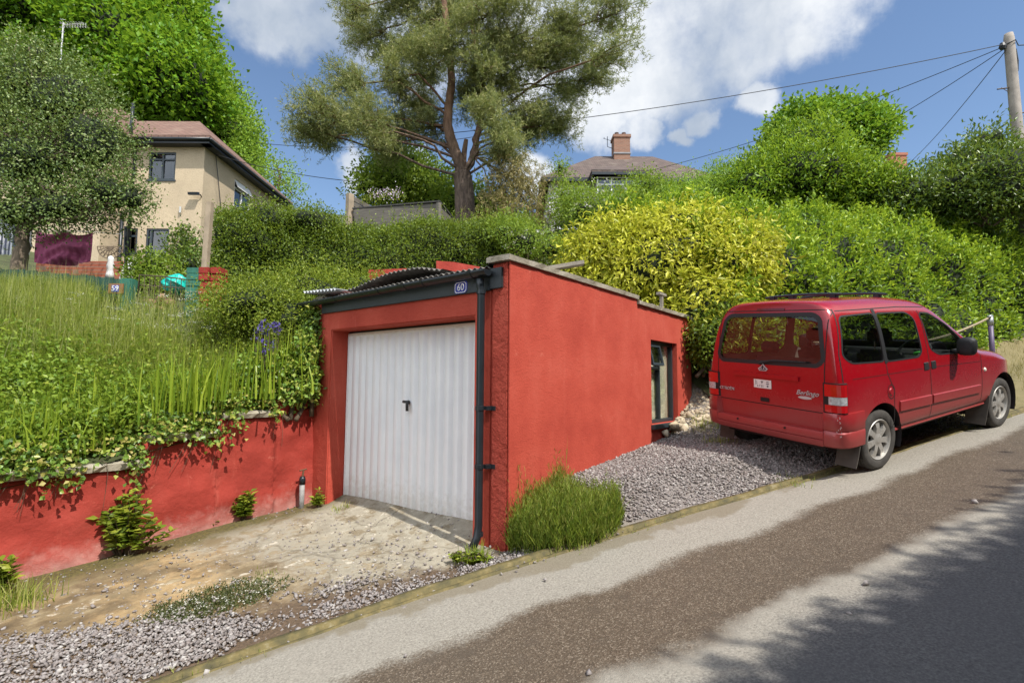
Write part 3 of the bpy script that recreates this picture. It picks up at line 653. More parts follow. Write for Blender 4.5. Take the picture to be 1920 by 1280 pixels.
# house number plate 60 on the fascia
BLUE = mat('blue_enamel', (.03, .035, .30), .25, var=.05); WHITE = mat('white_enamel', (.8, .8, .8), .3, var=.03)
def number_plate(parent, txt, O, ax, ay, az, w_, h_, base=None, chamf=.02):
    M = frame(O, ax, ay, az)
    def oct_(a, b, c): return [(-a+c, -b), (a-c, -b), (a, -b+c), (a, b-c), (a-c, b), (-a+c, b), (-a, b-c), (-a, -b+c)]
    p = MB().prism(oct_(w_/2, h_/2, chamf), 0, .004, M).build('number_plate', BLUE if base is None else base, parent)
    o_, i_ = oct_(w_/2-.006, h_/2-.006, chamf), oct_(w_/2-.012, h_/2-.012, chamf)
    mb = MB(); V = [tuple(M @ Vector((x, y, .0055))) for x, y in o_+i_]; mb.add(V, [(i, (i+1) % 8, 8+(i+1) % 8, 8+i) for i in range(8)])
    mb.build('plate_border', WHITE, p)
    d = link('plate_digits', text_mesh(txt, h_*.82, .002), WHITE, p); d.matrix_local = M @ Matrix.Translation((0, 0, .0055)); return p
number_plate(gar, '60', (-.032, .575, 2.385), (0, -1, 0), (0, 0, 1), (-1, 0, 0), .165, .115)
# side window
GLASS_OLD = None
def glass_mat(name, tint, rough=.03, dark=.5):
    m, nt, N, L, b = nodes_of(name); nt.nodes.remove(b)
    tr = N('ShaderNodeBsdfTransparent'); tr.inputs[0].default_value = (*tint, 1); gl = N('ShaderNodeBsdfGlossy'); gl.inputs['Roughness'].default_value = rough
    fr = N('ShaderNodeLayerWeight'); fr.inputs[0].default_value = .5
    k = mth(nt, 'MULTIPLY_ADD', mth(nt, 'POWER', fr.outputs['Facing'], 4.0), .9, dark)
    mx = N('ShaderNodeMixShader'); L(k, mx.inputs[0]); L(tr.outputs[0], mx.inputs[1]); L(gl.outputs[0], mx.inputs[2])
    L(mx.outputs[0], nt.nodes['Material Output'].inputs['Surface']); return m
GLASS = glass_mat('window_glass', (.88, .9, .87), .03, .06)
WINP = mat('dark_window_paint', (.025, .035, .042), .45, var=.2)
win = empty('window', (0, 0, 0)); win.parent = gar
yo = .07
mb = MB()
mb.box((WX0, yo, WZ0), (WX0+.05, yo+.07, WZ1)); mb.box((WX1-.05, yo, WZ0), (WX1, yo+.07, WZ1)); mb.box((WX0+.05, yo, WZ1-.05), (WX1-.05, yo+.07, WZ1)); mb.box((WX0+.05, yo, WZ0), (WX1-.05, yo+.07, WZ0+.05))
mb.box((WX0+.43, yo+.002, WZ0+.05), (WX0+.48, yo+.068, WZ1-.05)); mb.box((WX0+.05, yo+.003, 1.66), (WX0+.43, yo+.067, 1.71))
mb.build('window_frame', WINP, win, bevel=.005)
MB().box((WX0-.03, -.05, WZ0-.065), (WX1+.03, .14, WZ0-.003)).build('window_sill', WINP, win, bevel=.008)
MB().box((WX0+.05, yo+.03, WZ0+.05), (WX0+.43, yo+.034, 1.66)).build('pane', GLASS, win); MB().box((WX0+.48, yo+.03, WZ0+.05), (WX1-.05, yo+.034, WZ1-.05)).build('pane', GLASS, win)
Mc = Matrix.Translation((WX0+.05, yo+.0, WZ1-.055)) @ Matrix.Rotation(R(-13), 4, 'X')
cs = MB(); W_, H_ = .38, .30
for a, b in (((0, -.02, -H_), (.035, .015, 0)), ((W_-.035, -.02, -H_), (W_, .015, 0)), ((.035, -.02, -.035), (W_-.035, .015, 0)), ((.035, -.02, -H_), (W_-.035, .015, -H_+.035))): cs.box(a, b, Mc)
cs.build('casement', WINP, win); MB().box((.035, -.004, -H_+.035), (W_-.035, 0, -.035), Mc).build('casement_glass', GLASS, win)
mb = MB()                                                     # pale cloth hanging behind the panes
V = [(x, .14+.012*math.sin(x*40)+.006*math.sin(x*91), z) for z in (.95, 1.5, 2.06) for x in np.linspace(WX0+.1, WX1-.02, 40)]
mb.add(V, [(i*40+j, i*40+j+1, (i+1)*40+j+1, (i+1)*40+j) for i in range(2) for j in range(39)]); mb.build('net_curtain', mat('dirty_net', (.74, .67, .54), .9, var=.3, scale=6), win, True)
# small wooden batten standing on the far coping and a plank on the roof
tag(MB().box((3.62, .05, 2.55), (3.67, .09, 2.80)).box((3.52, .04, 2.755), (3.77, .1, 2.795)).build('wooden_prop', mat('grey_timber', (.25, .22, .18), .8, var=.3, scale=20), bevel=.004), 'small grey T-shaped wooden prop standing on the garage coping', 'prop')
tag(MB().box((0, 0, 0), (.62, .12, .04), Matrix.Translation((.85, .42, 2.66)) @ Matrix.Rotation(R(-52), 4, 'Z') @ Matrix.Rotation(R(-10), 4, 'Y')).build('roof_plank', mat('grey_timber', (0, 0, 0))), 'weathered plank lying on the garage roof behind the concrete coping', 'plank')

# ------------------------------------------------------------------ retaining wall
rw = empty('retaining_wall', (0, 3.15, 0), 0, 'low red rendered retaining wall with stepped concrete coping holding the grassy bank', 'wall')
steps = [(-7, -1.82, .62), (-1.82, -1.13, .86), (-1.13, -.5, 1.05), (-.5, .0, 1.25)]
V = []; F = []
nz = 34; cols = []
for (x0, x1, zt) in steps:
    for x in np.linspace(x0, x1, max(3, int((x1-x0)/.045))): cols.append((x, zt))
for (x, zt) in cols:
    for j in range(nz+1): V.append((x, 0, -.75+(zt+.75)*j/nz))
V = np.array(V); D = np.stack([V[:, 0]*1.1, V[:, 2]*1.3, V[:, 1]], 1)
V[:, 1] = .022*(lumpy(D*1.7, 5, 1, 2.0)-1)+.012*(lumpy(D*5, 9, 1, 2.0)-1)-.05*np.clip((.6-V[:, 2]), 0, 1)
nq = nz+1; n0 = len(V)
F = [(i*nq+j, (i+1)*nq+j, (i+1)*nq+j+1, i*nq+j+1) for i in range(len(cols)-1) for j in range(nz)]
Vb = [(x, .3, zt) for (x, zt) in cols]; V = np.concatenate([V, np.array(Vb)])
F += [(i*nq+nz, (i+1)*nq+nz, n0+i+1, n0+i) for i in range(len(cols)-1)]
big('wall_face', V, F, RED_OLD, rw, None, True)
for (x0, x1, zt) in ((-7, -1.80, .62), (-1.78, -1.12, .86), (-1.10, -.5, 1.05)):
    bm = bmesh.new(); me = bpy.data.meshes.new('coping'); ring = []; n = max(6, int((x1-x0)/.06))
    for i in range(n+1):
        x = x0+(x1-x0)*i/n; j = lambda a=.012: random.uniform(-a, a)
        ring.append([bm.verts.new(p) for p in ((x, -.05+j(), zt+.003), (x, -.065+j(), zt+.055+j()), (x, -.03+j(), zt+.075+j()), (x, .3, zt+.07), (x, .3, zt+.003))])
    for i in range(n):
        for q in range(5): bm.faces.new((ring[i][q], ring[i+1][q], ring[i+1][(q+1) % 5], ring[i][(q+1) % 5]))
    bm.faces.new(ring[0][::-1]); bm.faces.new(ring[-1]); bmesh.ops.recalc_face_normals(bm, faces=bm.faces); bm.to_mesh(me); bm.free(); link('coping', me, CONC, rw)
# vent pipe by the garage pillar
vp = empty('vent_pipe', (-.2, 3.02, -.05), 0, 'short grey standpipe with a tap key standing between the low red wall and garage pillar', 'pipe')
MB().tube([(0, 0, -.1), (0, 0, .3)], .030, 12).build('pipe', mat('grey_pipe', (.26, .25, .24), .7, var=.3, scale=20), vp, True)
MB().tube([(0, 0, .29), (0, 0, .35), (0, 0, .38)], [.037, .037, .026], 12).build('pipe_collar', BLK, vp, True)
MB().tube([(0, 0, .37), (.01, 0, .45)], .012, 8).tube([(-.04, 0, .45), (.05, 0, .46)], .009, 8).build('tap_key', mat('rust', (.12, .06, .03), .9), vp)
# ------------------------------------------------------------------ the red car (local axes: X forward, Y left, Z up, origin on the ground under the rear axle)
def rotm(yaw, pitch, roll):
    cy, sy, cp, sp, cr, sr = math.cos(yaw), math.sin(yaw), math.cos(pitch), math.sin(pitch), math.cos(roll), math.sin(roll)
    X = np.array([cy*cp, sy*cp, sp]); Y0 = np.array([-sy, cy, 0]); Z0 = np.cross(X, Y0); Y = Y0*cr+Z0*sr; Z = -Y0*sr+Z0*cr
    return X, Y, Z
_cx, _cy, _cz = rotm(-.4381, .1310, .1022)
car = empty('parked_car', label='red estate car with roof bars parked on the chippings beside the lane', cat='car')
car.matrix_world = frame((3.4256, -1.7475, .6799), _cx, _cy, _cz)
def paint_mat():
    m, nt, N, L, b = nodes_of('red_car_paint'); v = objco(nt); X, Y, Z = xyz(nt, v)
    n1 = noise(nt, v, 2.5, 6, .6); n2 = noise(nt, v, 25, 6, .7)
    dirt = mth(nt, 'MULTIPLY', step(nt, mth(nt, 'ADD', Z, mth(nt, 'MULTIPLY_ADD', n1, .5, -.25)), .95, .30), .48)
    up = mth(nt, 'MULTIPLY', step(nt, n2, .45, .75), .10)
    d = mth(nt, 'MINIMUM', mth(nt, 'ADD', dirt, up), 1.0)
    L(mixc(nt, d, (.33, .004, .011), (.27, .10, .085)), b.inputs['Base Color'])
    L(mth(nt, 'MULTIPLY_ADD', d, .5, .22), b.inputs['Roughness']); b.inputs['Metallic'].default_value = .15
    L(mth(nt, 'MULTIPLY_ADD', d, -1.2, .75), b.inputs['Coat Weight']); b.inputs['Coat Roughness'].default_value = .09
    return m
PAINT = paint_mat()
SEAM = mat('seam_black', (.008, .004, .004), .7); RUBBER = mat('black_rubber', (.012, .012, .013), .6); TRIM = mat('cabin_trim', (.30, .27, .23), .9, var=.1); CLOTH = mat('seat_cloth', (.05, .045, .045), .95)
CGLASS = glass_mat('car_glass', (.60, .64, .62), .01, .10)
def interp(x, tab): return float(np.interp(x, [a for a, b in tab], [b for a, b in tab]))
WT = [(-.6, .80), (-.5, .835), (-.3, .852), (.2, .86), (2.2, .86), (2.7, .85), (2.95, .815), (3.15, .73), (3.3, .58), (3.38, .40)]
ZT = [(-.6, 1.80), (-.45, 1.815), (-.1, 1.815), (.4, 1.805), (.8, 1.785), (1.1, 1.75), (1.3, 1.70), (1.6, 1.47), (1.85, 1.26), (2.05, 1.11), (2.2, 1.075), (2.6, 1.02), (2.9, .95), (3.1, .87), (3.25, .76), (3.38, .60)]
def section(X):
    w = interp(X, WT); zt = interp(X, ZT); h = max(0, zt-1.10)/.72; zb = .30 if X < 3.1 else .36
    bel = min(.98, zt-.10)
    P = [(0, zb), (w*.7, zb), (w-.03, zb+.05), (w-.004, .50), (w, .66), (w-.008, .84), (w-.014, bel)]
    if h > .02:
        P += [(w-.03-.0*h, min(1.09, zt-.05)), (w-.03-.055*h, 1.09+.36*h), (w-.03-.115*h, 1.09+.55*h), (w-.06-.155*h, zt-.075*min(1, h+.3)), (w*.62, zt-.018), (w*.3, zt-.004), (0, zt)]
    else:
        P += [(w-.05, zt-.055), (w-.10, zt-.03), (w-.16, zt-.018), (w-.25, zt-.008), (w*.62, zt), (w*.3, zt+.008), (0, zt+.01)]
    return P
def rear_x(z): return float(np.interp(z, [.2, .6, 1.0, 1.15, 1.45, 1.68, 1.76], [-.60, -.635, -.64, -.635, -.595, -.545, -.515]))
ST = [-.60, -.585, -.54, -.44, -.25, .0, .3, .6, .9, 1.1, 1.28, 1.45, 1.65, 1.85, 2.02, 2.2, 2.45, 2.7, 2.9, 3.05, 3.2, 3.3, 3.37]
rings = []
for i, X in enumerate(ST):
    P = section(max(X, -.56)) if i < 3 else section(X); Q = []
    for (y, z) in P:
        x = X
        if i < 5:
            off = rear_x(z)+.6; x = X+off*(1, 1, .95, .7, .3)[i]
        if i == 0: y *= .93; z = 1.0+(z-1.0)*.975
        if i == 1: y *= .985; z = 1.0+(z-1.0)*.992
        Q.append((x, y, z))
    rings.append(Q)
def cage_to_mesh(rings, levels):
    V = []; F = []; nr = len(rings); k = len(rings[0])
    idx = {}
    for i in range(nr):
        for j in range(k):
            idx[(i, j, 1)] = len(V); V.append(rings[i][j])
            if j in (0, k-1): idx[(i, j, -1)] = idx[(i, j, 1)]
            else: x, y, z = rings[i][j]; idx[(i, j, -1)] = len(V); V.append((x, -y, z))
    for i in range(nr-1):
        for j in range(k-1):
            F.append((idx[(i, j, 1)], idx[(i+1, j, 1)], idx[(i+1, j+1, 1)], idx[(i, j+1, 1)]))
            F.append((idx[(i, j, -1)], idx[(i, j+1, -1)], idx[(i+1, j+1, -1)], idx[(i+1, j, -1)]))
    for i in (0, nr-1):
        for j in range(k-1):
            q = [idx[(i, j, 1)], idx[(i, j+1, 1)], idx[(i, j+1, -1)], idx[(i, j, -1)]]
            q = list(dict.fromkeys(q)); F.append(tuple(q))
    me = bpy.data.meshes.new('cage'); me.from_pydata(V, [], F); me.update()
    bm = bmesh.new(); bm.from_mesh(me); bmesh.ops.recalc_face_normals(bm, faces=bm.faces)
    if bm.calc_volume(signed=True) < 0: bmesh.ops.reverse_faces(bm, faces=bm.faces)
    bm.to_mesh(me); bm.free()
    o = bpy.data.objects.new('cage', me); COL.objects.link(o); md = o.modifiers.new('s', 'SUBSURF'); md.levels = levels; md.render_levels = levels
    dg = bpy.context.evaluated_depsgraph_get(); me2 = bpy.data.meshes.new_from_object(o.evaluated_get(dg)); bpy.data.objects.remove(o); return me2
outer = cage_to_mesh(rings, 3)
_bm = bmesh.new(); _bm.from_mesh(outer); BVH = BVHTree.FromBMesh(_bm)
def on_side(x, z, sgn=-1, off=0.):
    h = BVH.ray_cast(Vector((x, sgn*2, z)), Vector((0, -sgn, 0)))
    if h[0] is None: return Vector((x, sgn*.85, z)), Vector((0, sgn, 0))
    n = h[1] if h[1].y*sgn > 0 else -h[1]; return h[0]+n*off, n
def on_back(y, z, sgn=-1, off=0.):
    h = BVH.ray_cast(Vector((-2, y, z)), Vector((1, 0, 0)))
    if h[0] is None: return Vector((-.6, y, z)), Vector((-1, 0, 0))
    n = h[1] if h[1].x < 0 else -h[1]; return h[0]+n*off, n
def on_top(x, y, sgn=1, off=0.):
    h = BVH.ray_cast(Vector((x, y, 4)), Vector((0, 0, -1))); n = h[1] if h[1].z > 0 else -h[1]; return h[0]+n*off, n
def round_poly(pts, r=.05, k=5):
    out = []; n = len(pts)
    for i in range(n):
        p0, p1, p2 = [np.array(pts[j % n], float) for j in (i-1, i, i+1)]
        a = p0-p1; b = p2-p1; la, lb = np.linalg.norm(a), np.linalg.norm(b); d = min(r, la*.45, lb*.45)
        q0 = p1+a/la*d; q2 = p1+b/lb*d
        for j in range(k+1):
            t = j/k; out.append(tuple((1-t)**2*q0+2*t*(1-t)*p1+t*t*q2))
    return out
def dense(pts, step_=.05, closed=True):
    out = []; n = len(pts)
    for i in range(n if closed else n-1):
        a, b = np.array(pts[i], float), np.array(pts[(i+1) % n], float); k = max(1, int(np.linalg.norm(b-a)/step_))
        for j in range(k): out.append(tuple(a+(b-a)*j/k))
    if not closed: out.append(tuple(pts[-1]))
    return out
def ribbon(mb, pts, fn, sgn, width, off=.0015, closed=False, thick=0.0):
    pts = dense(pts, .04, closed); n = len(pts); Pn = [fn(p[0], p[1], sgn, off) for p in pts]
    V = []; F = []
    for i in range(n):
        a = Pn[(i-1) % n if closed else max(i-1, 0)][0]; b = Pn[(i+1) % n if closed else min(i+1, n-1)][0]
        d = (b-a); d.normalize(); s_ = d.cross(Pn[i][1]); s_.normalize(); p = Pn[i][0]; nn_ = Pn[i][1]
        if thick: V += [p-s_*width/2-nn_*.004, p-s_*width*.42+nn_*thick, p+s_*width*.42+nn_*thick, p+s_*width/2-nn_*.004]
        else: V += [p-s_*width/2, p+s_*width/2]
    q = 4 if thick else 2
    for i in range(n if closed else n-1):
        for j in range(q-1): F.append((i*q+j, ((i+1) % n)*q+j, ((i+1) % n)*q+j+1, i*q+j+1))
    if thick and not closed: F += [(3, 2, 1, 0), tuple((n-1)*4+j for j in range(4))]
    mb.add(V, F); return mb
WIN_S = {'quarter_window': [(-.44, 1.625), (.108, 1.625), (.112, 1.12), (-.43, 1.155), (-.53, 1.235)], 'sliding_window': [(.15, 1.62), (.71, 1.595), (.83, 1.52), (.845, 1.15), (.76, 1.10), (.15, 1.115)],
         'front_window': [(.965, 1.575), (1.16, 1.56), (1.48, 1.40), (1.74, 1.20), (1.70, 1.06), (1.18, 1.085), (1.02, 1.16)]}
WIN_B = [(.52, 1.655), (-.50, 1.655), (-.575, 1.60), (-.64, 1.20), (-.585, 1.135), (.60, 1.125), (.655, 1.19), (.59, 1.60)]
WSC = [(1.30, .62), (1.30, -.62), (1.98, -.72), (1.98, .72)]
def prism_obj(poly, f):
    mb = MB(); n = len(poly); V = [f(p, 0) for p in poly]+[f(p, 1) for p in poly]
    mb.add(V, [tuple(range(n))[::-1], tuple(range(n, 2*n))]+[(i, (i+1) % n, n+(i+1) % n, n+i) for i in range(n)])
    return mb.build('cut', None)
cutters = []
for sgn in (-1, 1):
    for k_, poly in WIN_S.items(): cutters.append(prism_obj(round_poly(poly, .06), lambda p, t: (p[0], sgn*(.66+.5*t), p[1])))
    for hx in (0, 2.69):
        arc = [(hx+.365*math.cos(a), .33+.375*math.sin(a)) for a in np.linspace(-.5, math.pi+.5, 26)]
        cutters.append(prism_obj(arc, lambda p, t: (p[0], sgn*(.58+.6*t), p[1])))
cutters.append(prism_obj(round_poly(WIN_B, .07), lambda p, t: (-1.0+.52*t, p[0], p[1])))
cutters.append(prism_obj(round_poly(WSC, .08), lambda p, t: (p[0], p[1], .98+1.2*t)))
bo = bpy.data.objects.new('shell', outer); COL.objects.link(bo); outer.materials.append(PAINT); outer.materials.append(TRIM)
so_ = bo.modifiers.new('s', 'SOLIDIFY'); so_.thickness = .012; so_.offset = -1; so_.material_offset = 1; so_.material_offset_rim = 0; so_.use_even_offset = False
cutcol = bpy.data.collections.new('cut'); scn.collection.children.link(cutcol)
for c in cutters: COL.objects.unlink(c); cutcol.objects.link(c); c.data.materials.clear(); c.data.materials.append(SEAM)
bmod = bo.modifiers.new('b', 'BOOLEAN'); bmod.operation = 'DIFFERENCE'; bmod.operand_type = 'COLLECTION'; bmod.collection = cutcol; bmod.solver = 'EXACT'; bmod.use_self = False
try: bmod.material_mode = 'TRANSFER'
except Exception: pass
shell = bpy.data.meshes.new_from_object(bo.evaluated_get(bpy.context.evaluated_depsgraph_get()))
bpy.data.objects.remove(bo)
for c in cutters: bpy.data.objects.remove(c)
bpy.data.collections.remove(cutcol)
_c = bmesh.new(); _c.from_mesh(outer); print('vol', _c.calc_volume(signed=True)); _c.free()
print('car shell', len(shell.polygons), [m_.name if m_ else None for m_ in shell.materials])
# split the shell into body, doors and tailgate along straight cut planes
bm = bmesh.new(); bm.from_mesh(shell)
for co, no in (((.13, 0, 0), (1, 0, 0)), ((.955, 0, 0), (1, 0, 0)), ((2.12, 0, 0), (1, 0, 0)), ((0, 0, .40), (0, 0, 1)), ((0, 0, 1.665), (0, 0, 1)), ((-.42, 0, 0), (1, 0, 0)), ((0, .66, 0), (0, 1, 0)), ((0, -.66, 0), (0, 1, 0)), ((0, 0, 1.705), (0, 0, 1))):
    bmesh.ops.bisect_plane(bm, geom=bm.verts[:]+bm.edges[:]+bm.faces[:], plane_co=co, plane_no=no)
def cls(c):
    if c.x < -.42 and abs(c.y) < .66 and .40 < c.z < 1.705: return 'tailgate'
    if abs(c.y) > .60 and .40 < c.z < 1.665:
        s_ = 'r' if c.y < 0 else 'l'
        if .13 < c.x < .955: return 'sliding_door'+s_
        if .955 < c.x < 2.12 and (c.z < 1.1 or abs(c.y) > .60): return 'front_door'+s_
    return 'body'
groups = {}
for f in bm.faces: groups.setdefault(cls(f.calc_center_median()), []).append(f)
car_parts = {}
for g_, fs in groups.items():
    vm = {}; V = []; F = []; MI = []
    for f in fs:
        q = []
        for v_ in f.verts:
            if v_.index not in vm: vm[v_.index] = len(V); V.append(v_.co[:])
            q.append(vm[v_.index])
        F.append(q); MI.append(f.material_index)
    nm = g_[:-1] if g_[-1] in 'rl' and g_ != 'body' and g_ != 'tailgate' else g_
    me = bpy.data.meshes.new(nm); me.from_pydata(V, [], F); me.polygons.foreach_set('material_index', MI)
    me.polygons.foreach_set('use_smooth', np.ones(len(F), bool))
    for x in shell.materials: me.materials.append(x if x else PAINT)
    try: me.set_sharp_from_angle(angle=R(38))
    except Exception as e: print(e)
    car_parts[g_] = link(nm, me, None, car)
bm.free()
print({k_: len(v_.data.polygons) for k_, v_ in car_parts.items()})
BODY = car_parts['body']; TG = car_parts['tailgate']
# glass with black surrounds
for sgn in (-1, 1):
    for k_, poly in WIN_S.items():
        out = dense(round_poly(poly, .06), .06); mb = MB(); V = [on_side(p[0], p[1], sgn, -.014)[0] for p in out]; mb.add(V, [tuple(range(len(V)))])
        par = BODY if k_ == 'quarter_window' else car_parts[('sliding_door' if k_ == 'sliding_window' else 'front_door')+('r' if sgn < 0 else 'l')]
        w_ = mb.build('side_window', CGLASS, par)
        ribbon(MB(), round_poly(poly, .06), on_side, sgn, .017, .002, True).build('window_seal', RUBBER, par)
    ribbon(MB(), [(.13, 1.66), (.13, 1.60), (.135, 1.1)], on_side, sgn, .055, .004).build('door_pillar_trim', RUBBER, car)
    D_ = car_parts['sliding_door'+('r' if sgn < 0 else 'l')]; E_ = car_parts['front_door'+('r' if sgn < 0 else 'l')]
    mb = MB(); ribbon(mb, [(.13, 1.66), (.13, .99), (.22, .82), (.22, .40)], on_side, sgn, .011); ribbon(mb, [(.955, 1.60), (.955, .40)], on_side, sgn, .011); ribbon(mb, [(2.12, 1.0), (2.12, .40)], on_side, sgn, .010)
    ribbon(mb, [(.22, .405), (2.12, .405)], on_side, sgn, .010); ribbon(mb, [(-.46, 1.70), (-.565, 1.25), (-.575, .98)], on_side, sgn, .012); ribbon(mb, [(-.44, 1.68), (.6, 1.66), (1.15, 1.625)], on_side, sgn, .012); ribbon(mb, [(-.45, 1.0), (.95, .965), (2.1, .91)], on_side, sgn, .005)
    mb.build('panel_seam', SEAM, car)
    mb = ribbon(MB(), [(.31, .625), (.935, .61)], on_side, sgn, .115, .002, False, .014); mb.build('door_moulding', PAINT, D_, False)
    ribbon(MB(), [(.975, .61), (2.06, .585)], on_side, sgn, .105, .002, False, .014).build('door_moulding', PAINT, E_, False)
    ribbon(MB(), [(.2, .36), (2.28, .36)], on_side, sgn, .07, -.004, False, .02).build('sill', PAINT, car)
    for (hx, par) in ((.88, D_), (1.03, E_)):
        c_, n_ = on_side(hx, .985, sgn, .0)
        ribbon(MB(), [(hx-.045, .985), (hx+.045, .985)], on_side, sgn, .09, .001, False, .006).build('door_handle', RUBBER, par)
    # black door mirror
    M_ = Matrix.Translation((1.74, sgn*.98, 1.14)); mb = MB()
    V = []; F = []; nn_ = 10
    prof = [(-.07, .55), (-.06, .95), (.0, 1), (.05, .8), (.085, .35)]
    for (x, k2) in prof:
        for j in range(16):
            t = 2*math.pi*j/16; ex = abs(math.cos(t))**.6*math.copysign(1, math.cos(t)); ez = abs(math.sin(t))**.6*math.copysign(1, math.sin(t))
            V.append((1.53+x, sgn*(.955+.088*ex*k2), 1.15+.105*ez*k2))
    for i in range(len(prof)-1):
        for j in range(16): F.append((i*16+j, i*16+(j+1) % 16, (i+1)*16+(j+1) % 16, (i+1)*16+j))
    F += [tuple(range(16)), tuple(range(64, 80))]
    mb.add(V, F).box((1.50, sgn*.80 if sgn > 0 else -.90, 1.07), (1.60, .90 if sgn > 0 else -.80, 1.11)); mb.build('door_mirror', RUBBER, car, True)
# fuel cap
c_, n_ = on_side(.17, .80, -1)
ring = [(.17+.062*math.cos(t), .80+.072*math.sin(t)) for t in np.linspace(0, 6.283, 25)[:-1]]
ribbon(MB(), ring, on_side, -1, .010, .002, True).build('fuel_cap_ring', SEAM, BODY); 
cap = MB().tube([c_-n_*.002, c_+n_*.010], [.042, .034], 16).build('fuel_cap', PAINT, BODY, False)
c_, n_ = on_side(2.2, .80, -1)
MB().tube([c_, c_+n_*.012], [.026, .016], 12).build('side_repeater', mat('clear_plastic', (.75, .7, .6), .2), car)
# rear window, seal, wiper, brake light
out = dense(round_poly(WIN_B, .07), .06); V = [on_back(p[0], p[1], 1, -.012)[0] for p in out]
MB().add(V, [tuple(range(len(V)))]).build('rear_window', CGLASS, TG)
ribbon(MB(), round_poly(WIN_B, .07), on_back, 1, .045, .002, True).build('window_seal', RUBBER, TG)
mb = MB(); a = [on_back(.06, 1.125, 1, .03)[0], on_back(-.10, 1.16, 1, .03)[0], on_back(-.48, 1.165, 1, .025)[0]]; mb.tube(a, [.014, .010, .006], 8); mb.tube([on_back(.06, 1.125, 1, 0)[0], a[0]], .022, 10); mb.build('rear_wiper', RUBBER, TG)
ribbon(MB(), [(.17, 1.712), (-.17, 1.712)], on_back, 1, .03, .002, False, .006).build('brake_light', mat('dark_red_lens', (.12, .004, .006), .2, coat=.5), TG)
mb = MB(); ribbon(mb, round_poly([(.655, 1.70), (-.655, 1.70), (-.655, .45), (.655, .45)], .06), on_back, 1, .010, .0015, True); ribbon(mb, [(.655, .66), (-.655, .66)], on_back, 1, .009); mb.build('panel_seam', SEAM, car)
ribbon(MB(), [(.42, .975), (.30, .985), (-.39, .985)], on_back, 1, .05, .001, False, .022).build('tailgate_handle', PAINT, TG)
MB().box((-.644, -.03, .69), (-.63, .075, .735)).build('latch', SEAM, TG)
# windscreen
V = []
for p in dense(round_poly(WSC, .08), .06): V.append(on_top(p[0], p[1], 1, -.014)[0])
MB().add(V, [tuple(range(len(V)))]).build('windscreen', CGLASS, car)
# badges, sticker, emblem
CHROME = mat('chrome', (.5, .5, .5), .35, .25, var=.03); STK = mat('sticker_white', (.72, .70, .66), .5); INK = mat('ink', (.03, .03, .04), .6)
def back_frame(y, z, off=.004):
    p, n = on_back(y, z, 1, off); n = np.array(n); x = np.array([0, -1., 0]); x -= n*(x@n); x /= np.linalg.norm(x); yv = np.cross(n, x); return frame(p, x, yv, n)
def badge(txt, y, z, size, shear=0, m_=None, nm='badge', off=.006):
    o = link(nm, text_mesh(txt, size, .006, shear), m_ or CHROME, TG); o.matrix_local = back_frame(y, z, off); return o
badge('CITROËN', .535, .785, .05); badge('Berlingo', -.475, .845, .072, .35, nm='badge')
M_ = back_frame(-.45, .795, .003); MB().prism([(.075*math.cos(t), .016*math.sin(t)) for t in np.linspace(0, 6.283, 20)[:-1]], 0, .004, M_).build('badge', CHROME, TG)
M_ = back_frame(.045, .888, .002); st_o = MB().prism([(-.11, -.048), (.11, -.048), (.11, .048), (-.11, .048)], 0, .003, M_).build('sticker', STK, TG)
mb = MB()
M2 = M_ @ Matrix.Translation((0, 0, .0036))
for (x, y, w2, h2) in ((-.085, .012, .006, .05), (-.072, .02, .02, .006), (-.07, -.002, .018, .006), (-.062, -.026, .008, .022), (-.04, -.026, .018, .006), (-.032, -.018, .006, .022), (-.012, -.026, .007, .03), (.006, -.026, .007, .03), (-.005, .026, .03, .012), (-.005, .012, .012, .02), (.065, .026, .03, .01), (.065, .005, .036, .012), (.065, -.022, .02, .022)):
    mb.add([tuple(M2 @ Vector(p)) for p in ((x-w2/2, y-h2/2, 0), (x+w2/2, y-h2/2, 0), (x+w2/2, y+h2/2, 0), (x-w2/2, y+h2/2, 0))], [(0, 1, 2, 3)])
mb.build('sticker_print', mat('grey_ink', (.12, .12, .13), .6), TG)
M_ = back_frame(.035, 1.06, .002)
dia = [(0, .058), (.022, .028), (.062, .0), (.04, -.024), (-.04, -.024), (-.062, .0), (-.022, .028)]
MB().prism(dia, 0, .007, M_).build('emblem', CHROME, TG)
mb = MB(); mb.prism([(x*.72, y*.72-.001) for x, y in dia], .007, .0085, M_); mb.build('emblem_field', INK, TG)
mb = MB()
for dx in (-.018, .014): mb.prism([(dx-.012, -.013), (dx, .016), (dx+.012, -.013), (dx+.006, -.013), (dx, .002), (dx-.006, -.013)], .0086, .0105, M_)
mb.build('emblem_chevrons', CHROME, TG)
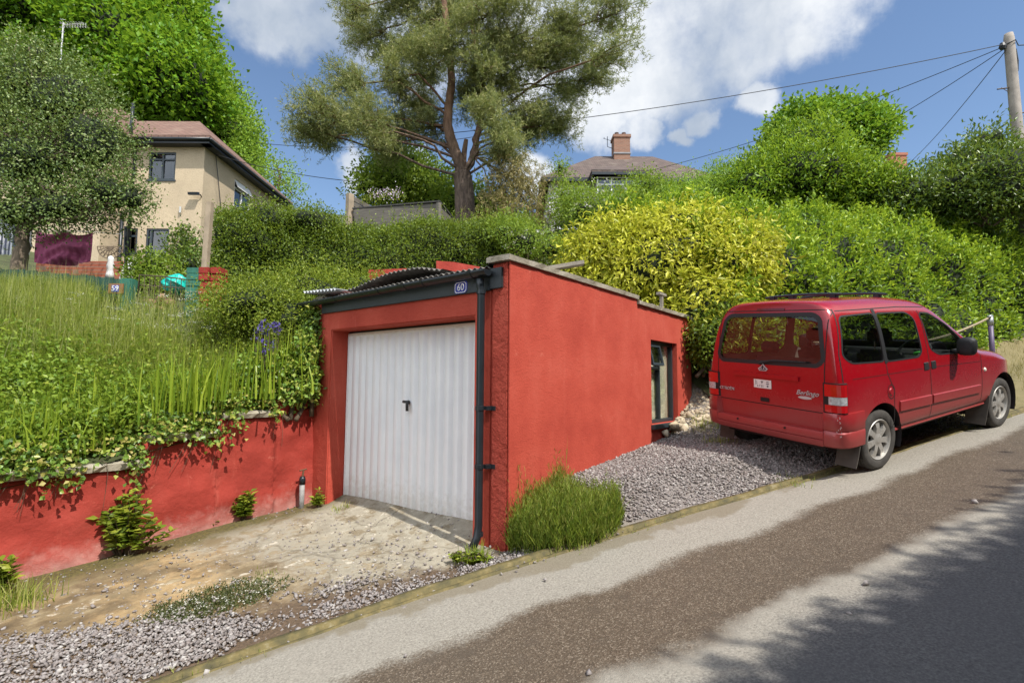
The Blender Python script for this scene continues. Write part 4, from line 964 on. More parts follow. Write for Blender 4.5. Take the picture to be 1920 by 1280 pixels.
# tail lamps
LENS = mat('red_lens', (.48, .004, .006), .15, coat=1); LENSW = mat('white_lens', (.42, .43, .43), .15, coat=1, var=.45, scale=45)
for sgn in (-1, 1):
    lamp = empty('tail_lamp'); lamp.parent = car
    def lamp_strip(z0, z1, m_, nm, inset=0):
        V = []; F = []; k2 = 9; n2 = 6
        path = [(-.605, .655+inset), (-.607, .72), (-.600, .775), (-.585, .808), (-.560, .828), (-.535, .838-inset*.02)]
        for i, (x, y) in enumerate(path):
            for z in (z0, z1):
                dx = rear_x(z)+.60; V.append((x+dx-.007, sgn*(y+.007), z)); V.append((x+dx+.05, sgn*(y-.05), z))
        for i in range(len(path)-1):
            a, b = i*4, (i+1)*4; F += [(a, b, b+2, a+2), (a+2, b+2, b+3, a+3), (a, a+1, b+1, b)]
        F += [(0, 2, 3, 1), (20, 21, 23, 22)]
        return MB().add(V, F).build(nm, m_, lamp, False)
    lamp_strip(.675, .975, SEAM, 'lamp_surround', -.012).location = (.004, 0, 0)
    lamp_strip(.685, .758, LENS, 'red_lens'); lamp_strip(.761, .84, LENSW, 'clear_lens', .04); lamp_strip(.843, .965, LENS, 'red_lens')
# rear bumper with raised corners
def bump_path():
    pts = [(-.33, -.868), (-.47, -.872), (-.57, -.858), (-.635, -.815), (-.668, -.74), (-.676, -.66), (-.677, -.655), (-.688, -.4), (-.692, 0)]
    return pts+[(x, -y) for x, y in pts[-2::-1]]
V = []; F = []; pts = bump_path(); rowz = []
for i, (x, y) in enumerate(pts):
    top = .675 if abs(y) >= .658 else .475
    for (f, inn) in ((0, .06), (.06, .012), (.2, .0), (.45, -.006), (.5, .012), (.54, .0), (.85, -.004), (1.0, .012), (1.0, .14)):
        z = .315+(top-.315)*f; c_ = np.array([x+.1, y*.9])-np.array([x, y]); c_ = c_/np.linalg.norm(c_); V.append((x+c_[0]*inn, y+c_[1]*inn, z))
k2 = 9
for i in range(len(pts)-1):
    for j in range(k2-1): F.append((i*k2+j, (i+1)*k2+j, (i+1)*k2+j+1, i*k2+j+1))
bp = MB().add(V, F).build('rear_bumper', PAINT, car, True)
try: bp.data.set_sharp_from_angle(angle=R(45))
except Exception: pass
scr = mat('bare_scrape', (.42, .30, .28), .8)
mb = MB()
for i in range(16):
    y0 = -.80+random.uniform(-.035, .035); z0 = .55+random.uniform(-.10, .09); x0 = -.648+(-.80-y0)*-.45
    mb.add([(x0-.012, y0, z0), (x0-.012-.0, y0-.012, z0+.004), (x0-.010, y0-.004, z0+random.uniform(.01, .03))], [(0, 1, 2)])
mb.build('scrape_mark', scr, car)
for y in (-.25, .35): MB().tube([(-.688, y, .45), (-.698, y, .45)], .012, 10).build('bumper_plug', SEAM, bp)
MB().box((-.55, -.6, .26), (-.2, .6, .32)).box((-.3, -.55, .2), (2.9, .55, .34)).build('underbody', SEAM, car)
# mud flaps
for hx in (0, 2.69):
    for sgn in (-1, 1):
        mb = MB(); V = []; 
        for i in range(7):
            t = i/6; x = hx-.37-.02*t-.05*t*t; z = .46-.36*t
            V += [(x, sgn*.63, z), (x, sgn*(.86-.02*t), z), (x-.012, sgn*(.86-.02*t), z), (x-.012, sgn*.63, z)]
        F = [(i*4+j, (i+1)*4+j, (i+1)*4+(j+1) % 4, i*4+(j+1) % 4) for i in range(6) for j in range(4)]+[(0, 1, 2, 3), (24, 27, 26, 25)]
        mb.add(V, F).build('mud_flap', mat('dusty_rubber', (.075, .065, .055), .85, var=.3), car, False)
# wheels
TYRE = mat('dusty_tyre', (.05, .045, .04), .9, var=.35, scale=14, bmp=.3); ALLOY = mat('dusty_alloy', (.42, .40, .37), .42, .45, var=.12); DKW = mat('brake_dark', (.03, .026, .024), .8)
for hx in (0, 2.69):
    for sgn in (-1, 1):
        wh = empty('wheel'); wh.parent = car; wh.location = (hx, sgn*.725, .315); wh.rotation_euler = (R(90) if sgn < 0 else R(-90), random.uniform(0, 1) if hx else .2, 0)
        tp = [(.205, -.09), (.225, -.098), (.28, -.104), (.305, -.092), (.315, -.07), (.317, 0), (.315, .07), (.305, .092), (.28, .104), (.235, .1), (.213, .092), (.205, .06)]
        t_ = MB().lathe(tp, 48)
        for j in range(60):
            for zz in (-.055, 0, .055):
                a = 2*math.pi*j/60+zz*.8; Mx = Matrix.Rotation(a, 4, 'Z') @ Matrix.Translation((.317, 0, zz)); t_.box((-.008, -.009, -.02), (.0035, .009, .02), Mx)
        t_.build('tyre', TYRE, wh, True)
        rm = MB().lathe([(.206, -.06), (.203, .05), (.213, .092), (.207, .098), (.197, .09), (.19, .05), (.19, -.04)], 48)
        for j in range(7):
            Mx = Matrix.Rotation(2*math.pi*j/7, 4, 'Z')
            rm.add([tuple(Mx @ Vector(p)) for p in ((.05, -.030, .083), (.05, .030, .083), (.125, .026, .088), (.198, .040, .075), (.198, -.040, .075), (.125, -.026, .088), (.05, -.030, .05), (.05, .030, .05), (.125, .022, .05), (.198, .034, .045), (.198, -.034, .045), (.125, -.022, .05))],
                   [(0, 1, 2, 5), (5, 2, 3, 4), (1, 7, 8, 2), (2, 8, 9, 3), (0, 5, 11, 6), (5, 4, 10, 11), (4, 3, 9, 10)])
        rm.lathe([(.0, .094), (.03, .093), (.045, .088), (.07, .082), (.075, .05)], 28); rm.build('rim', ALLOY, wh, False, .0)
        MB().lathe([(0, .02), (.14, .02), (.14, .0), (.19, -.0)], 28).build('brake_disc', DKW, wh)
# dark liners inside the arches
for hx in (0, 2.69):
    for sgn in (-1, 1):
        mb = MB(); A_ = np.linspace(-.4, math.pi+.4, 20); V = []
        for a in A_: V += [(hx+.372*math.cos(a), sgn*.845, .33+.382*math.sin(a)), (hx+.372*math.cos(a), sgn*.5, .33+.382*math.sin(a))]
        mb.add(V, [(2*i, 2*i+2, 2*i+3, 2*i+1) for i in range(19)]+[tuple(2*i+1 for i in range(20))]); mb.build('arch_liner', SEAM, car)
# roof bars
BAR = mat('roof_bar', (.03, .035, .045), .35, .3)
for X, ya, yb in ((.06, .50, -.44), (.78, .52, -.50)):
    rb = MB(); P = []
    for y in np.linspace(ya, yb, 13): P.append((X, y, on_top(X, y)[0].z+.042))
    P = [(p_[0], p_[1], max(p_[2], P[6][2]-.05)) for p_ in P]
    rb.tube(P, .014, 8).tube([(p_[0]+.03, p_[1], p_[2]-.004) for p_ in P], .008, 6)
    for y in (ya-.1, yb+.1, .15):
        z_ = on_top(X, y)[0].z; rb.box((X-.02, y-.03, z_-.004), (X+.05, y+.03, z_+.036))
    rb.build('roof_bar', BAR, car)
# cabin
def cushion(nm, a, b, tilt=0, m_=CLOTH, bev=.05):
    mb = MB().box(a, b); o = mb.build(nm, m_, car, True, bev, 3); 
    if tilt:
        c_ = Vector((b[0], 0, a[2])); M_ = Matrix.Translation(c_) @ Matrix.Rotation(tilt, 4, 'Y') @ Matrix.Translation(-c_); o.data.transform(M_)
    return o
for y in (-.38, .38):
    cushion('seat', (1.05, y-.25, .45), (1.6, y+.25, .66)); cushion('seat', (.93, y-.25, .55), (1.07, y+.25, 1.18), R(-14)); cushion('headrest', (.82, y-.13, 1.22), (.91, y+.13, 1.40), 0, CLOTH, .035)
    MB().tube([(.86, y-.05, 1.1), (.86, y-.05, 1.3)], .008, 6).tube([(.86, y+.05, 1.1), (.86, y+.05, 1.3)], .008, 6).build('headrest_post', CHROME, car)
cushion('rear_seat', (.12, -.62, .45), (.65, .62, .68)); cushion('rear_seat', (.0, -.62, .55), (.13, .62, 1.14), R(-10))
for y in (-.4, .4): cushion('headrest', (-.06, y-.12, 1.16), (.02, y+.12, 1.30), 0, CLOTH, .03)
cushion('parcel_shelf', (-.50, -.68, 1.03), (-.05, .68, 1.06), 0, mat('shelf_grey', (.04, .04, .04), .9), .008)
MB().box((1.75, -.76, .6), (2.1, .76, 1.05)).build('dashboard', mat('shelf_grey', (0, 0, 0)), car, True, .08, 3)
sw = []; 
for t in np.linspace(0, 6.283, 25): sw.append((1.62+.09*math.sin(t), -.38+.18*math.cos(t), 1.03+.16*math.sin(t)))
MB().tube(sw, .014, 8, False).build('steering_wheel', RUBBER, car, True)
MB().box((1.5, -.60, 1.02), (1.62, -.42, 1.06), ).build('paper', mat('green_paper', (.1, .55, .08), .7), car, False, .01)
# ------------------------------------------------------------------ houses (local axes: X right, Y away from the lane, origin at the near corner on the ground)
HROT = math.atan2(RH[1], RH[0])
def pebble_mat(name, col):
    m, nt, N, L, b = nodes_of(name); v = wpos(nt); n1 = noise(nt, v, 1.2, 6, .6); n2 = noise(nt, v, 28, 3, .7)
    c = ramp(nt, n1, [(.3, tuple(x*.86 for x in col)), (.7, tuple(x*1.1 for x in col))])
    L(mixc(nt, mth(nt, 'MULTIPLY', step(nt, n2, .45, .7), .4), c, tuple(x*.55 for x in col)), b.inputs['Base Color']); b.inputs['Roughness'].default_value = .92
    bump(nt, b, n2, .7, .02); return m
PEB = pebble_mat('pebbledash', (.49, .39, .265)); WHT = pebble_mat('white_render', (.72, .71, .68))
def tile_mat(name, c0, c1, c2):
    m, nt, N, L, b = nodes_of(name); v = objco(nt); n1 = noise(nt, v, 2.0, 7, .65)
    tc = nt.nodes.new('ShaderNodeUVMap')
    br = N('ShaderNodeTexBrick'); L(tc.outputs[0], br.inputs['Vector']); br.inputs['Scale'].default_value = 1; br.inputs['Brick Width'].default_value = .24; br.inputs['Row Height'].default_value = .14; br.inputs['Mortar Size'].default_value = .012
    br.inputs['Color1'].default_value = (*c0, 1); br.inputs['Color2'].default_value = (*c1, 1); br.inputs['Mortar'].default_value = (*[x*.35 for x in c0], 1)
    L(mixc(nt, mth(nt, 'MULTIPLY', step(nt, n1, .5, .7), .6), br.outputs['Color'], c2), b.inputs['Base Color']); b.inputs['Roughness'].default_value = .85
    bump(nt, b, br.outputs['Fac'], -.6, .02); return m
TILE1 = tile_mat('pinkish_roof_tile', (.16, .09, .066), (.215, .12, .09), (.24, .165, .125)); TILE2 = tile_mat('brown_roof_tile', (.085, .06, .05), (.13, .09, .075), (.17, .14, .11))
def roof_mesh(name, polys, m, parent, th=.12):
    """sloping roof planes with thickness and tile UVs"""
    V = []; F = []; UV = []
    for P in polys:
        P = [np.array(p, float) for p in P]; n_ = np.cross(P[1]-P[0], P[2]-P[0]); n_ /= np.linalg.norm(n_)
        if n_[2] < 0: P = P[::-1]; n_ = -n_
        u = np.cross([0, 0, 1], n_); u /= np.linalg.norm(u); w_ = np.cross(n_, u); o = len(V); k = len(P)
        V += [tuple(p) for p in P]+[tuple(p-np.array([0, 0, th])) for p in P]
        fs = [tuple(o+i for i in range(k)), tuple(o+k+i for i in range(k))[::-1]]+[(o+i, o+k+i, o+k+(i+1) % k, o+(i+1) % k) for i in range(k)]
        for f in fs:
            F.append(f)
            for q in f: p = np.array(V[q]); UV.append((float(p@u), float(p@w_)))
    me = bpy.data.meshes.new(name); me.from_pydata(V, [], F); uv = me.uv_layers.new(name='UVMap')
    uv.data.foreach_set('uv', np.array(UV, np.float32).ravel()); me.update(); return link(name, me, m, parent)
HGLASS = glass_mat('house_glass', (.30, .33, .34), .04, .12); WFR = mat('white_frame', (.75, .75, .74), .4, var=.04); CURT = mat('blind', (.5, .5, .47), .9)
def house_window(parent, x0, x1, z0, z1, y, fr, mull=(.5,), trans=.72, side=False, open_top=False):
    """framed window set into a wall; on the right-hand wall when side=True"""
    M = Matrix.Identity(4) if not side else Matrix([[0, -1, 0, y], [1, 0, 0, 0], [0, 0, 1, 0], [0, 0, 0, 1]])
    y0 = 0 if side else y
    w_ = empty('window'); w_.parent = parent; f = .06; d0, d1 = y0-.035, y0+.05
    mb = MB()
    for a, b in (((x0, d0, z0), (x0+f, d1, z1)), ((x1-f, d0, z0), (x1, d1, z1)), ((x0+f, d0, z1-f), (x1-f, d1, z1)), ((x0+f, d0, z0), (x1-f, d1, z0+f))): mb.box(a, b, M)
    for q in mull: xm = x0+(x1-x0)*q; mb.box((xm-.03, d0+.004, z0+f), (xm+.03, d1-.004, z1-f), M)
    if trans:
        zm = z0+(z1-z0)*trans; xs_ = [x0+f]+[v for q in mull for v in (x0+(x1-x0)*q-.03, x0+(x1-x0)*q+.03)]+[x1-f]
        for i in range(0, len(xs_), 2): mb.box((xs_[i], d0+.002, zm-.03), (xs_[i+1], d1-.002, zm+.03), M)
    mb.build('window_frame', fr, w_)
    MB().box((x0-.04, d0-.06, z0-.06), (x1+.04, d0+.05, z0-.002), M).build('window_sill', fr, w_)
    MB().box((x0+f, y0+.008, z0+f), (x1-f, y0+.012, z1-f), M).build('pane', HGLASS, w_)
    MB().box((x0+f, y0+.12, z0+f), (x0+(x1-x0)*.3, y0+.13, z1-f), M).box((x1-(x1-x0)*.25, y0+.12, z0+f), (x1-f, y0+.13, z1-f), M).build('curtain', CURT, w_)
    if open_top:
        q = MB(); Mo = M @ Matrix.Translation((0, d0, z1-f)) @ Matrix.Rotation(R(-24), 4, 'X'); q.box((x0+.06, -.03, -.30), (x1-.06, .0, 0), Mo).build('open_fanlight', fr, w_)
    return w_
def wall_holes(mb, a0, a1, z0, z1, holes, fn):
    """flat wall with rectangular openings, laid out in bands"""
    zs = sorted({z0, z1, *[h[2] for h in holes], *[h[3] for h in holes]}); xs_ = sorted({a0, a1, *[h[0] for h in holes], *[h[1] for h in holes]})
    for i in range(len(zs)-1):
        for j in range(len(xs_)-1):
            cx, cz = (xs_[j]+xs_[j+1])/2, (zs[i]+zs[i+1])/2
            if any(h[0] < cx < h[1] and h[2] < cz < h[3] for h in holes): continue
            mb.add([fn(xs_[j], zs[i]), fn(xs_[j+1], zs[i]), fn(xs_[j+1], zs[i+1]), fn(xs_[j], zs[i+1])], [(0, 1, 2, 3)])
    for h in holes:
        c = [(h[0], h[2]), (h[1], h[2]), (h[1], h[3]), (h[0], h[3])]
        for i in range(4): a, b = c[i], c[(i+1) % 4]; mb.add([fn(*a), fn(*b), fn(*b, .2), fn(*a, .2)], [(0, 1, 2, 3)])
    return mb
# --- left house
LZ = 4.75
P = at(385, 265, 18); lh = empty('pebbledash_house', (P[0], P[1], LZ+.2), HROT, 'cream pebbledashed house with pinkish hipped roof and dark window frames on the left', 'house')
E_ = 9.80-LZ
H1 = [(-1.98, -1.02, 8.42-LZ, 9.44-LZ), (-1.92, -1.10, 5.62-LZ, 6.64-LZ), (-2.72, -2.22, 5.74-LZ, 6.64-LZ)]; H2 = [(2.05, 3.3, 8.2-LZ, 9.3-LZ)]
mb = wall_holes(MB(), -2.9, 0, -1.5, E_, H1, lambda x, z, d=0: (x, d, z)); wall_holes(mb, 0, 6.2, -1.5, E_, H2, lambda y, z, d=0: (-d, y, z))
mb.add([(-8, 6.2, -1.5), (0, 6.2, -1.5), (0, 6.2, E_), (-8, 6.2, E_)], [(3, 2, 1, 0)])
mb.build('house_wall', PEB, lh)
mb = MB(); mb.add([(-2.9, -.8, -1.5), (-2.9, 0, -1.5), (-2.9, 0, E_), (-2.9, -.8, E_)], [(0, 1, 2, 3)])
wall_holes(mb, -9.5, -2.9, -1.5, E_, [(-6.6, -5.2, 8.2-LZ, 9.35-LZ), (-6.6, -5.2, 5.8-LZ, 7.2-LZ)], lambda x, z, d=0: (x, -.8+d, z)); mb.build('wing_wall', PEB, lh)
MB().box((-7.9, .3, -1), (-.3, 5.9, E_-.2)).build('interior', mat('room_dark', (.05, .045, .04), .9), lh)
for h in H1: house_window(lh, *h, .06, WINP, (.5,) if h[1]-h[0] > .9 else ((.2,) if h[1]-h[0] > .6 else ()), .74 if h[1]-h[0] > .9 else (.7 if h[1]-h[0] < .6 else 0))
for h in [(-6.6, -5.2, 8.2-LZ, 9.35-LZ), (-6.6, -5.2, 5.8-LZ, 7.2-LZ)]: house_window(lh, *h, -.74, WINP)
house_window(lh, *H2[0], -.06, WFR, (.5,), .70, True, True)
o = .38; ez = E_+.10; rz_ = 12.2-LZ; ov = -o
A = (-2.9, ov, ez); B_ = (o, ov, ez); C_ = (o, 6.2+o, ez); D_ = (-2.2, 3.1, rz_); G_ = (-8, 3.1, rz_)
roof_mesh('roof', [[(-2.4, ov, ez), B_, D_, (-4.8, 3.1, rz_)], [B_, C_, D_], [C_, (-8, 6.2+o, ez), G_, D_]], TILE1, lh)
wy = -.8-o; rx = -2.4
roof_mesh('wing_roof', [[(-9.9, wy, ez), (rx, wy, ez), (-4.8, 2.1, rz_), (-7.9, 2.1, rz_)], [(rx, wy, ez), (rx, ov, ez), (-4.8, 3.1, rz_), (-4.8, 2.1, rz_)]], TILE1, lh)
mb = MB().box((-4.4, ov+.02, ez-.28), (o-.02, ov+.05, ez-.1)).box((o-.05, ov+.06, ez-.28), (o-.02, 6.5, ez-.1)).box((-3.0, ov+.06, ez-.27), (o-.06, 0, ez-.25)).box((.003, -.3, ez-.27), (o-.06, 6.5, ez-.25)); mb.build('fascia_board', BLK, lh)
gt = MB().tube([(-2.3, ov-.03, ez-.15), (o+.03, ov-.03, ez-.15)], .06, 10).tube([(o+.03, ov-.03, ez-.15), (o+.03, 6.5, ez-.15)], .06, 10).tube([(-2.47, wy, ez-.14), (-2.47, -.4, ez-.14)], .06, 10); gt.build('house_gutter', BLK, lh, True)
MB().tube([(-2.42, ov+.02, ez+1.15), (-2.42, ov+.0, ez+.2), (-2.5, .0, ez-.55), (-2.5, -.06, -.6)], .055, 10).build('house_downpipe', BLK, lh, True)
MB().tube([(-2.75, -.08, E_-2.6), (-2.75, -.08, -1)], .06, 10).build('house_downpipe', BLK, lh, True)
cw = MB(); Mc = Matrix.Translation((-.15, -.16, 7.86-LZ)) @ Matrix.Rotation(R(15), 4, 'X'); cw.box((-.22, -.1, -.05), (.12, .06, .05), Mc); cw.tube([(-.02, -.1, 7.86-LZ), (-.02, .0, 7.8-LZ)], .02, 8); cw.build('security_lamp', BLK, lh, bevel=.01)
MB().tube([(-.72, -.06, 7.2-LZ), (-.72, -.06, 7.42-LZ)], .035, 8).build('outdoor_bracket', mat('pale_metal', (.5, .5, .48), .5, .3), lh)
MB().tube([(-2.3, -.08, 7.75-LZ), (-1.95, -.08, 8.0-LZ)], .05, 8).build('waste_pipe', BLK, lh)
MB().tube([(.05, .6, 9.6-LZ), (.04, .9, 8.6-LZ), (.03, 1.3, 7.2-LZ)], .012, 6).build('wall_cable', BLK, lh)
# aerial on the left house
ae = MB(); a0 = (-6.0, .6, rz_+.1); ae.tube([a0, (-6.0, .6, rz_+2.55)], .025, 6)
zt_ = rz_+2.45; ae.tube([(-6.0, .6, zt_), (-5.1, .45, zt_-.02)], .016, 6)
for i in range(9): ae.tube([(-5.95+i*.1, .4, zt_+.0), (-5.95+i*.1, .75, zt_)], .009, 5); ae.tube([(-5.95+i*.1, .6, zt_-.09), (-5.95+i*.1, .6, zt_+.09)], .008, 5)
for i in range(4): ae.tube([(-6.12, .58, zt_-.25+.16*i), (-5.95, .62, zt_-.25+.16*i)], .011, 5)
ae.build('tv_aerial', mat('pale_metal', (0, 0, 0)), lh)
# --- centre house
CZ = 6.6; P = at(1030, 335, 25); ch = empty('white_house', (P[0], P[1], CZ), HROT, 'white rendered house with brown tiled roof and brick chimney beyond the yellow shrub', 'house')
E_ = 11.4-CZ; W_ = 8.2; Dp = 7.5
mb = MB(); wall_holes(mb, 0, W_, -1.5, E_, [(.55, 1.4, .2, 2.1)], lambda x, z, d=0: (x, d, z)); mb.add([(0, 0, -1.5), (0, Dp, -1.5), (0, Dp, E_), (0, 0, E_)], [(0, 3, 2, 1)]).add([(W_, 0, -1.5), (W_, Dp, -1.5), (W_, Dp, E_), (W_, 0, E_)], [(0, 1, 2, 3)]); mb.build('house_wall', WHT, ch)
MB().box((.3, .3, -1), (W_-.3, Dp-.3, E_-.2)).build('interior', mat('room_dark', (0, 0, 0)), ch)
o = .45; ez = E_+.1; rz_ = 14.45-CZ
A, B_, C_, D_ = (-o, -o, ez), (W_+o, -o, ez), (W_+o, Dp+o, ez), (-o, Dp+o, ez); G1, G2 = (2.9, 3.75, rz_), (6.2, 3.75, rz_)
roof_mesh('roof', [[A, B_, G2, G1], [B_, C_, G2], [C_, D_, G1, G2], [D_, A, G1]], TILE2, ch)
bx0, bx1 = 2.2, 4.3
roof_mesh('bay_roof', [[(bx0-.3, -1.3, ez+.02), (bx1+.3, -1.3, ez+.02), (3.25, .8, ez+1.12)], [(bx0-.3, -1.3, ez+.02), (3.25, .8, ez+1.12), (bx0-.3, .6, ez+.05)], [(bx1+.3, -1.3, ez+.02), (bx1+.3, .6, ez+.05), (3.25, .8, ez+1.12)]], TILE2, ch)
MB().box((bx0-.28, -1.33, ez-.22), (bx1+.28, -1.29, ez-.09)).box((bx0-.28, -1.29, ez-.22), (bx0-.24, 0, ez-.09)).box((-.4, -.46, ez-.2), (bx0-.3, -.42, ez-.02)).box((bx1+.3, -.46, ez-.2), (W_+.4, -.42, ez-.02)).build('fascia_board', BLK, ch)
MB().box((bx0, -1.0, -1.2), (bx1, -.0, E_-1.6)).build('bay_wall', WHT, ch)
MB().box((bx0+.05, -.96, E_-1.5), (bx1-.05, -.2, E_-.15)).build('interior', CURT, ch)
house_window(ch, bx0, bx1, E_-1.6, E_-.12, -1.0, WFR, (.33, .67), .75)
wd = MB()
for i in range(5): wd.box((bx0+.3+i*.3, -1.02, E_-1.0), (bx0+.33+i*.3, -1.0, E_-.2))
BRK = None
def brick_mat(name, c0, c1, mortar):
    m, nt, N, L, b = nodes_of(name); v = objco(nt); sx, sy, sz = xyz(nt, v)
    cb = N('ShaderNodeCombineXYZ'); L(mth(nt, 'ADD', sx, sy), cb.inputs[0]); L(sz, cb.inputs[1])
    br = N('ShaderNodeTexBrick'); L(cb.outputs[0], br.inputs['Vector']); br.inputs['Scale'].default_value = 1; br.inputs['Brick Width'].default_value = .225; br.inputs['Row Height'].default_value = .075; br.inputs['Mortar Size'].default_value = .01
    br.inputs['Color1'].default_value = (*c0, 1); br.inputs['Color2'].default_value = (*c1, 1); br.inputs['Mortar'].default_value = (*mortar, 1)
    L(mixc(nt, mth(nt, 'MULTIPLY', noise(nt, v, 4, 5), .5), br.outputs['Color'], tuple(x*.6 for x in c0)), b.inputs['Base Color']); b.inputs['Roughness'].default_value = .9
    bump(nt, b, br.outputs['Fac'], -.5, .015); return m
BRK = brick_mat('chimney_brick', (.23, .10, .06), (.30, .14, .085), (.25, .21, .17)); BRKR = brick_mat('red_brick', (.36, .10, .055), (.42, .13, .07), (.3, .2, .15))
def chimney(parent, x, y, z0, z1, w_, d_, m_, pots=2):
    c = MB().box((x-w_/2, y-d_/2, z0), (x+w_/2, y+d_/2, z1-.16)).box((x-w_/2-.05, y-d_/2-.05, z1-.16), (x+w_/2+.05, y+d_/2+.05, z1)).build('chimney', m_, parent)
    MB().box((x-w_/2-.03, y-d_/2-.04, z0+.42), (x+w_/2+.03, y+d_/2+.03, z0+.5)).build('lead_flashing', mat('lead', (.2, .2, .21), .6), c)
    for i in range(pots): MB().lathe([(.0, .0), (.13, 0), (.10, .2), (.12, .22), (.12, .26), (.08, .26)], 12, Matrix.Translation((x-w_*.25+i*w_*.45, y, z1))).build('chimney_pot', mat('pot', (.10, .06, .05), .8), c)
chimney(ch, 4.3, 3.4, rz_-.6, rz_+.95, .9, .75, BRK, 2)
MB().tube([(3.85, 3.4, rz_+.3), (3.55, 3.4, rz_+.4), (3.55, 3.4, rz_+1.0)], .02, 5).tube([(3.3, 3.4, rz_+.9), (3.75, 3.4, rz_+.75)], .012, 5).tube([(3.38, 3.3, rz_+.8), (3.38, 3.5, rz_+1.0)], .012, 5).tube([(3.55, 3.3, rz_+.75), (3.55, 3.5, rz_+.95)], .012, 5).build('tv_aerial', BLK, ch)
MB().box((.55, .05, .2), (1.4, .1, 2.1)).build('blue_door', mat('blue_door', (.035, .06, .17), .4), ch)
MB().box((.3, -.75, 2.35), (1.7, 0, 2.45)).add([(.25, -.8, 2.45), (1.75, -.8, 2.45), (1.0, -.8, 3.0), (.25, 0, 2.45), (1.75, 0, 2.45), (1.0, 0, 3.0)], [(0, 1, 2), (0, 2, 5, 3), (1, 4, 5, 2)]).build('door_canopy', TIND, ch)
MB().box((.32, -.72, 2.2), (1.68, -.68, 2.345)).build('canopy_board', WFR, ch)
MB().box((-.12, -.17, 1.65), (-.0, -.02, 1.72)).tube([(.15, -.1, 1.5), (.15, -.1, 1.85)], .06, 8).build('wall_lantern', BLK, ch)
# --- far right house: only its chimney and ridge rise above the shrubs
P = at(1640, 318, 28); fh = empty('brick_chimney_house', (P[0], P[1], 9.0), HROT, 'far house whose red brick chimney shows above the shrubs on the right', 'house')
MB().box((-2.5, 0, -4), (6, 7, 3.0)).build('house_wall', WHT, fh)
roof_mesh('roof', [[(-3, -.4, 2.9), (6.4, -.4, 2.9), (6.4, 3.5, 4.75), (-3, 3.5, 4.75)], [(-3, 7.4, 2.9), (6.4, 7.4, 2.9), (6.4, 3.5, 4.75), (-3, 3.5, 4.75)]], TILE1, fh)
chimney(fh, 3.6, 3.2, 4.0, 6.75, .95, .7, BRKR, 0)

# ------------------------------------------------------------------ timber and garden things
def board_mat(name, c0, c1):
    m, nt, N, L, b = nodes_of(name); v = objco(nt); mp = N('ShaderNodeMapping'); mp.inputs['Scale'].default_value = (1.5, 1.5, 22); L(v, mp.inputs[0])
    L(ramp(nt, noise(nt, mp.outputs[0], 2.5, 6, .65), [(.3, c0), (.7, c1)]), b.inputs['Base Color']); b.inputs['Roughness'].default_value = .85; return m
BOARD = board_mat('weathered_boards', (.07, .06, .05), (.19, .17, .14)); POSTW = mat('post_timber', (.30, .235, .165), .85, var=.3, scale=5)
P0 = at(822, 415, 12); P1 = at(664, 415, 12.5); P2 = at(857, 415, 13.6)
sh = empty('timber_shed', tuple(P0), 0, 'low weathered shed of grey horizontal boards behind the clipped hedge', 'shed')
topz = 5.72-P0[2]
def boards(a, b, n, h0, h1, nm, lean=0):
    a = np.array(a); b = np.array(b); d = unit(b-a); nn_ = np.array([d[1], -d[0], 0.])
    mb = MB()
    for i in range(n):
        z0 = h0+(h1-h0)*i/n; z1 = h0+(h1-h0)*(i+1)/n-.006; off = nn_*.012
        V = [a+[0, 0, z0]-off, b+[0, 0, z0]-off, b+[0, 0, z1]+off*.3, a+[0, 0, z1]+off*.3]; V += [p-nn_*.03 for p in V]
        mb.add(V, [(0, 1, 2, 3), (7, 6, 5, 4), (0, 4, 5, 1), (3, 2, 6, 7), (0, 3, 7, 4), (1, 5, 6, 2)])
    return mb.build(nm, BOARD, sh)
z3 = np.array([0, 0, 0.])
q1 = P1-P0; q1[2] = 0; q2 = P2-P0; q2[2] = 0
boards(q1, z3, 8, -1.0, topz, 'board_wall'); boards(z3, q2, 8, -1.0, topz, 'board_wall')
MB().box((-.045, -.045, -1), (.045, .045, topz+.0)).build('corner_post', BOARD, sh)
q3 = q1+q2; ed = .06
mb = MB(); V = [q1*1.03+[0, 0, topz+.01], np.array([0, 0, topz+.01])-q1*.02-q2*.03, q2*1.03+[0, 0, topz+.01], q3+[0, 0, topz+.01]]; V += [p+[0, 0, .035] for p in V]
mb.add(V, [(0, 1, 2, 3), (4, 5, 6, 7), (0, 1, 5, 4), (1, 2, 6, 5), (2, 3, 7, 6), (3, 0, 4, 7)]); mb.build('shed_roof', mat('roof_felt', (.04, .038, .035), .9), sh)
P = at(655, 400, 12.6)
fp = empty('fence_panel', tuple(P), 0, 'short timber fence post and panel beside the low grey shed', 'fence')
zt = (717-358)/FPX*12.6+1.47-P[2]
MB().box((-.07, -.07, -1.2), (.07, .07, zt)).build('fence_post', POSTW, fp)
d = unit(np.array([.95, .32, 0.])); mb = MB()
for i in range(7):
    a = np.array([.07, .02, zt-.12-.14*i]); b = a+d*1.5-np.array([0, 0, .02]); V = [a, b, b+[0, 0, .12], a+[0, 0, .12]]; V += [p+[-.01, .03, 0] for p in V]
    mb.add(V, [(0, 1, 2, 3), (7, 6, 5, 4), (3, 2, 6, 7), (0, 4, 5, 1), (0, 3, 7, 4), (1, 5, 6, 2)])
mb.build('fence_board', BOARD, fp)
# tall square post by the hedge
P = at(384, 512, 8.3); zt = (713-372)/FPX*8.3+1.47-P[2]
tag(MB().box((-.045, -.045, -.5), (.045, .045, zt), Matrix.Translation(tuple(P)) @ Matrix.Rotation(HROT, 4, 'Z') @ Matrix.Rotation(R(1.3), 4, 'Y')).build('timber_post', POSTW, bevel=.006), 'tall pale square timber post at the end of the clipped hedge', 'post')
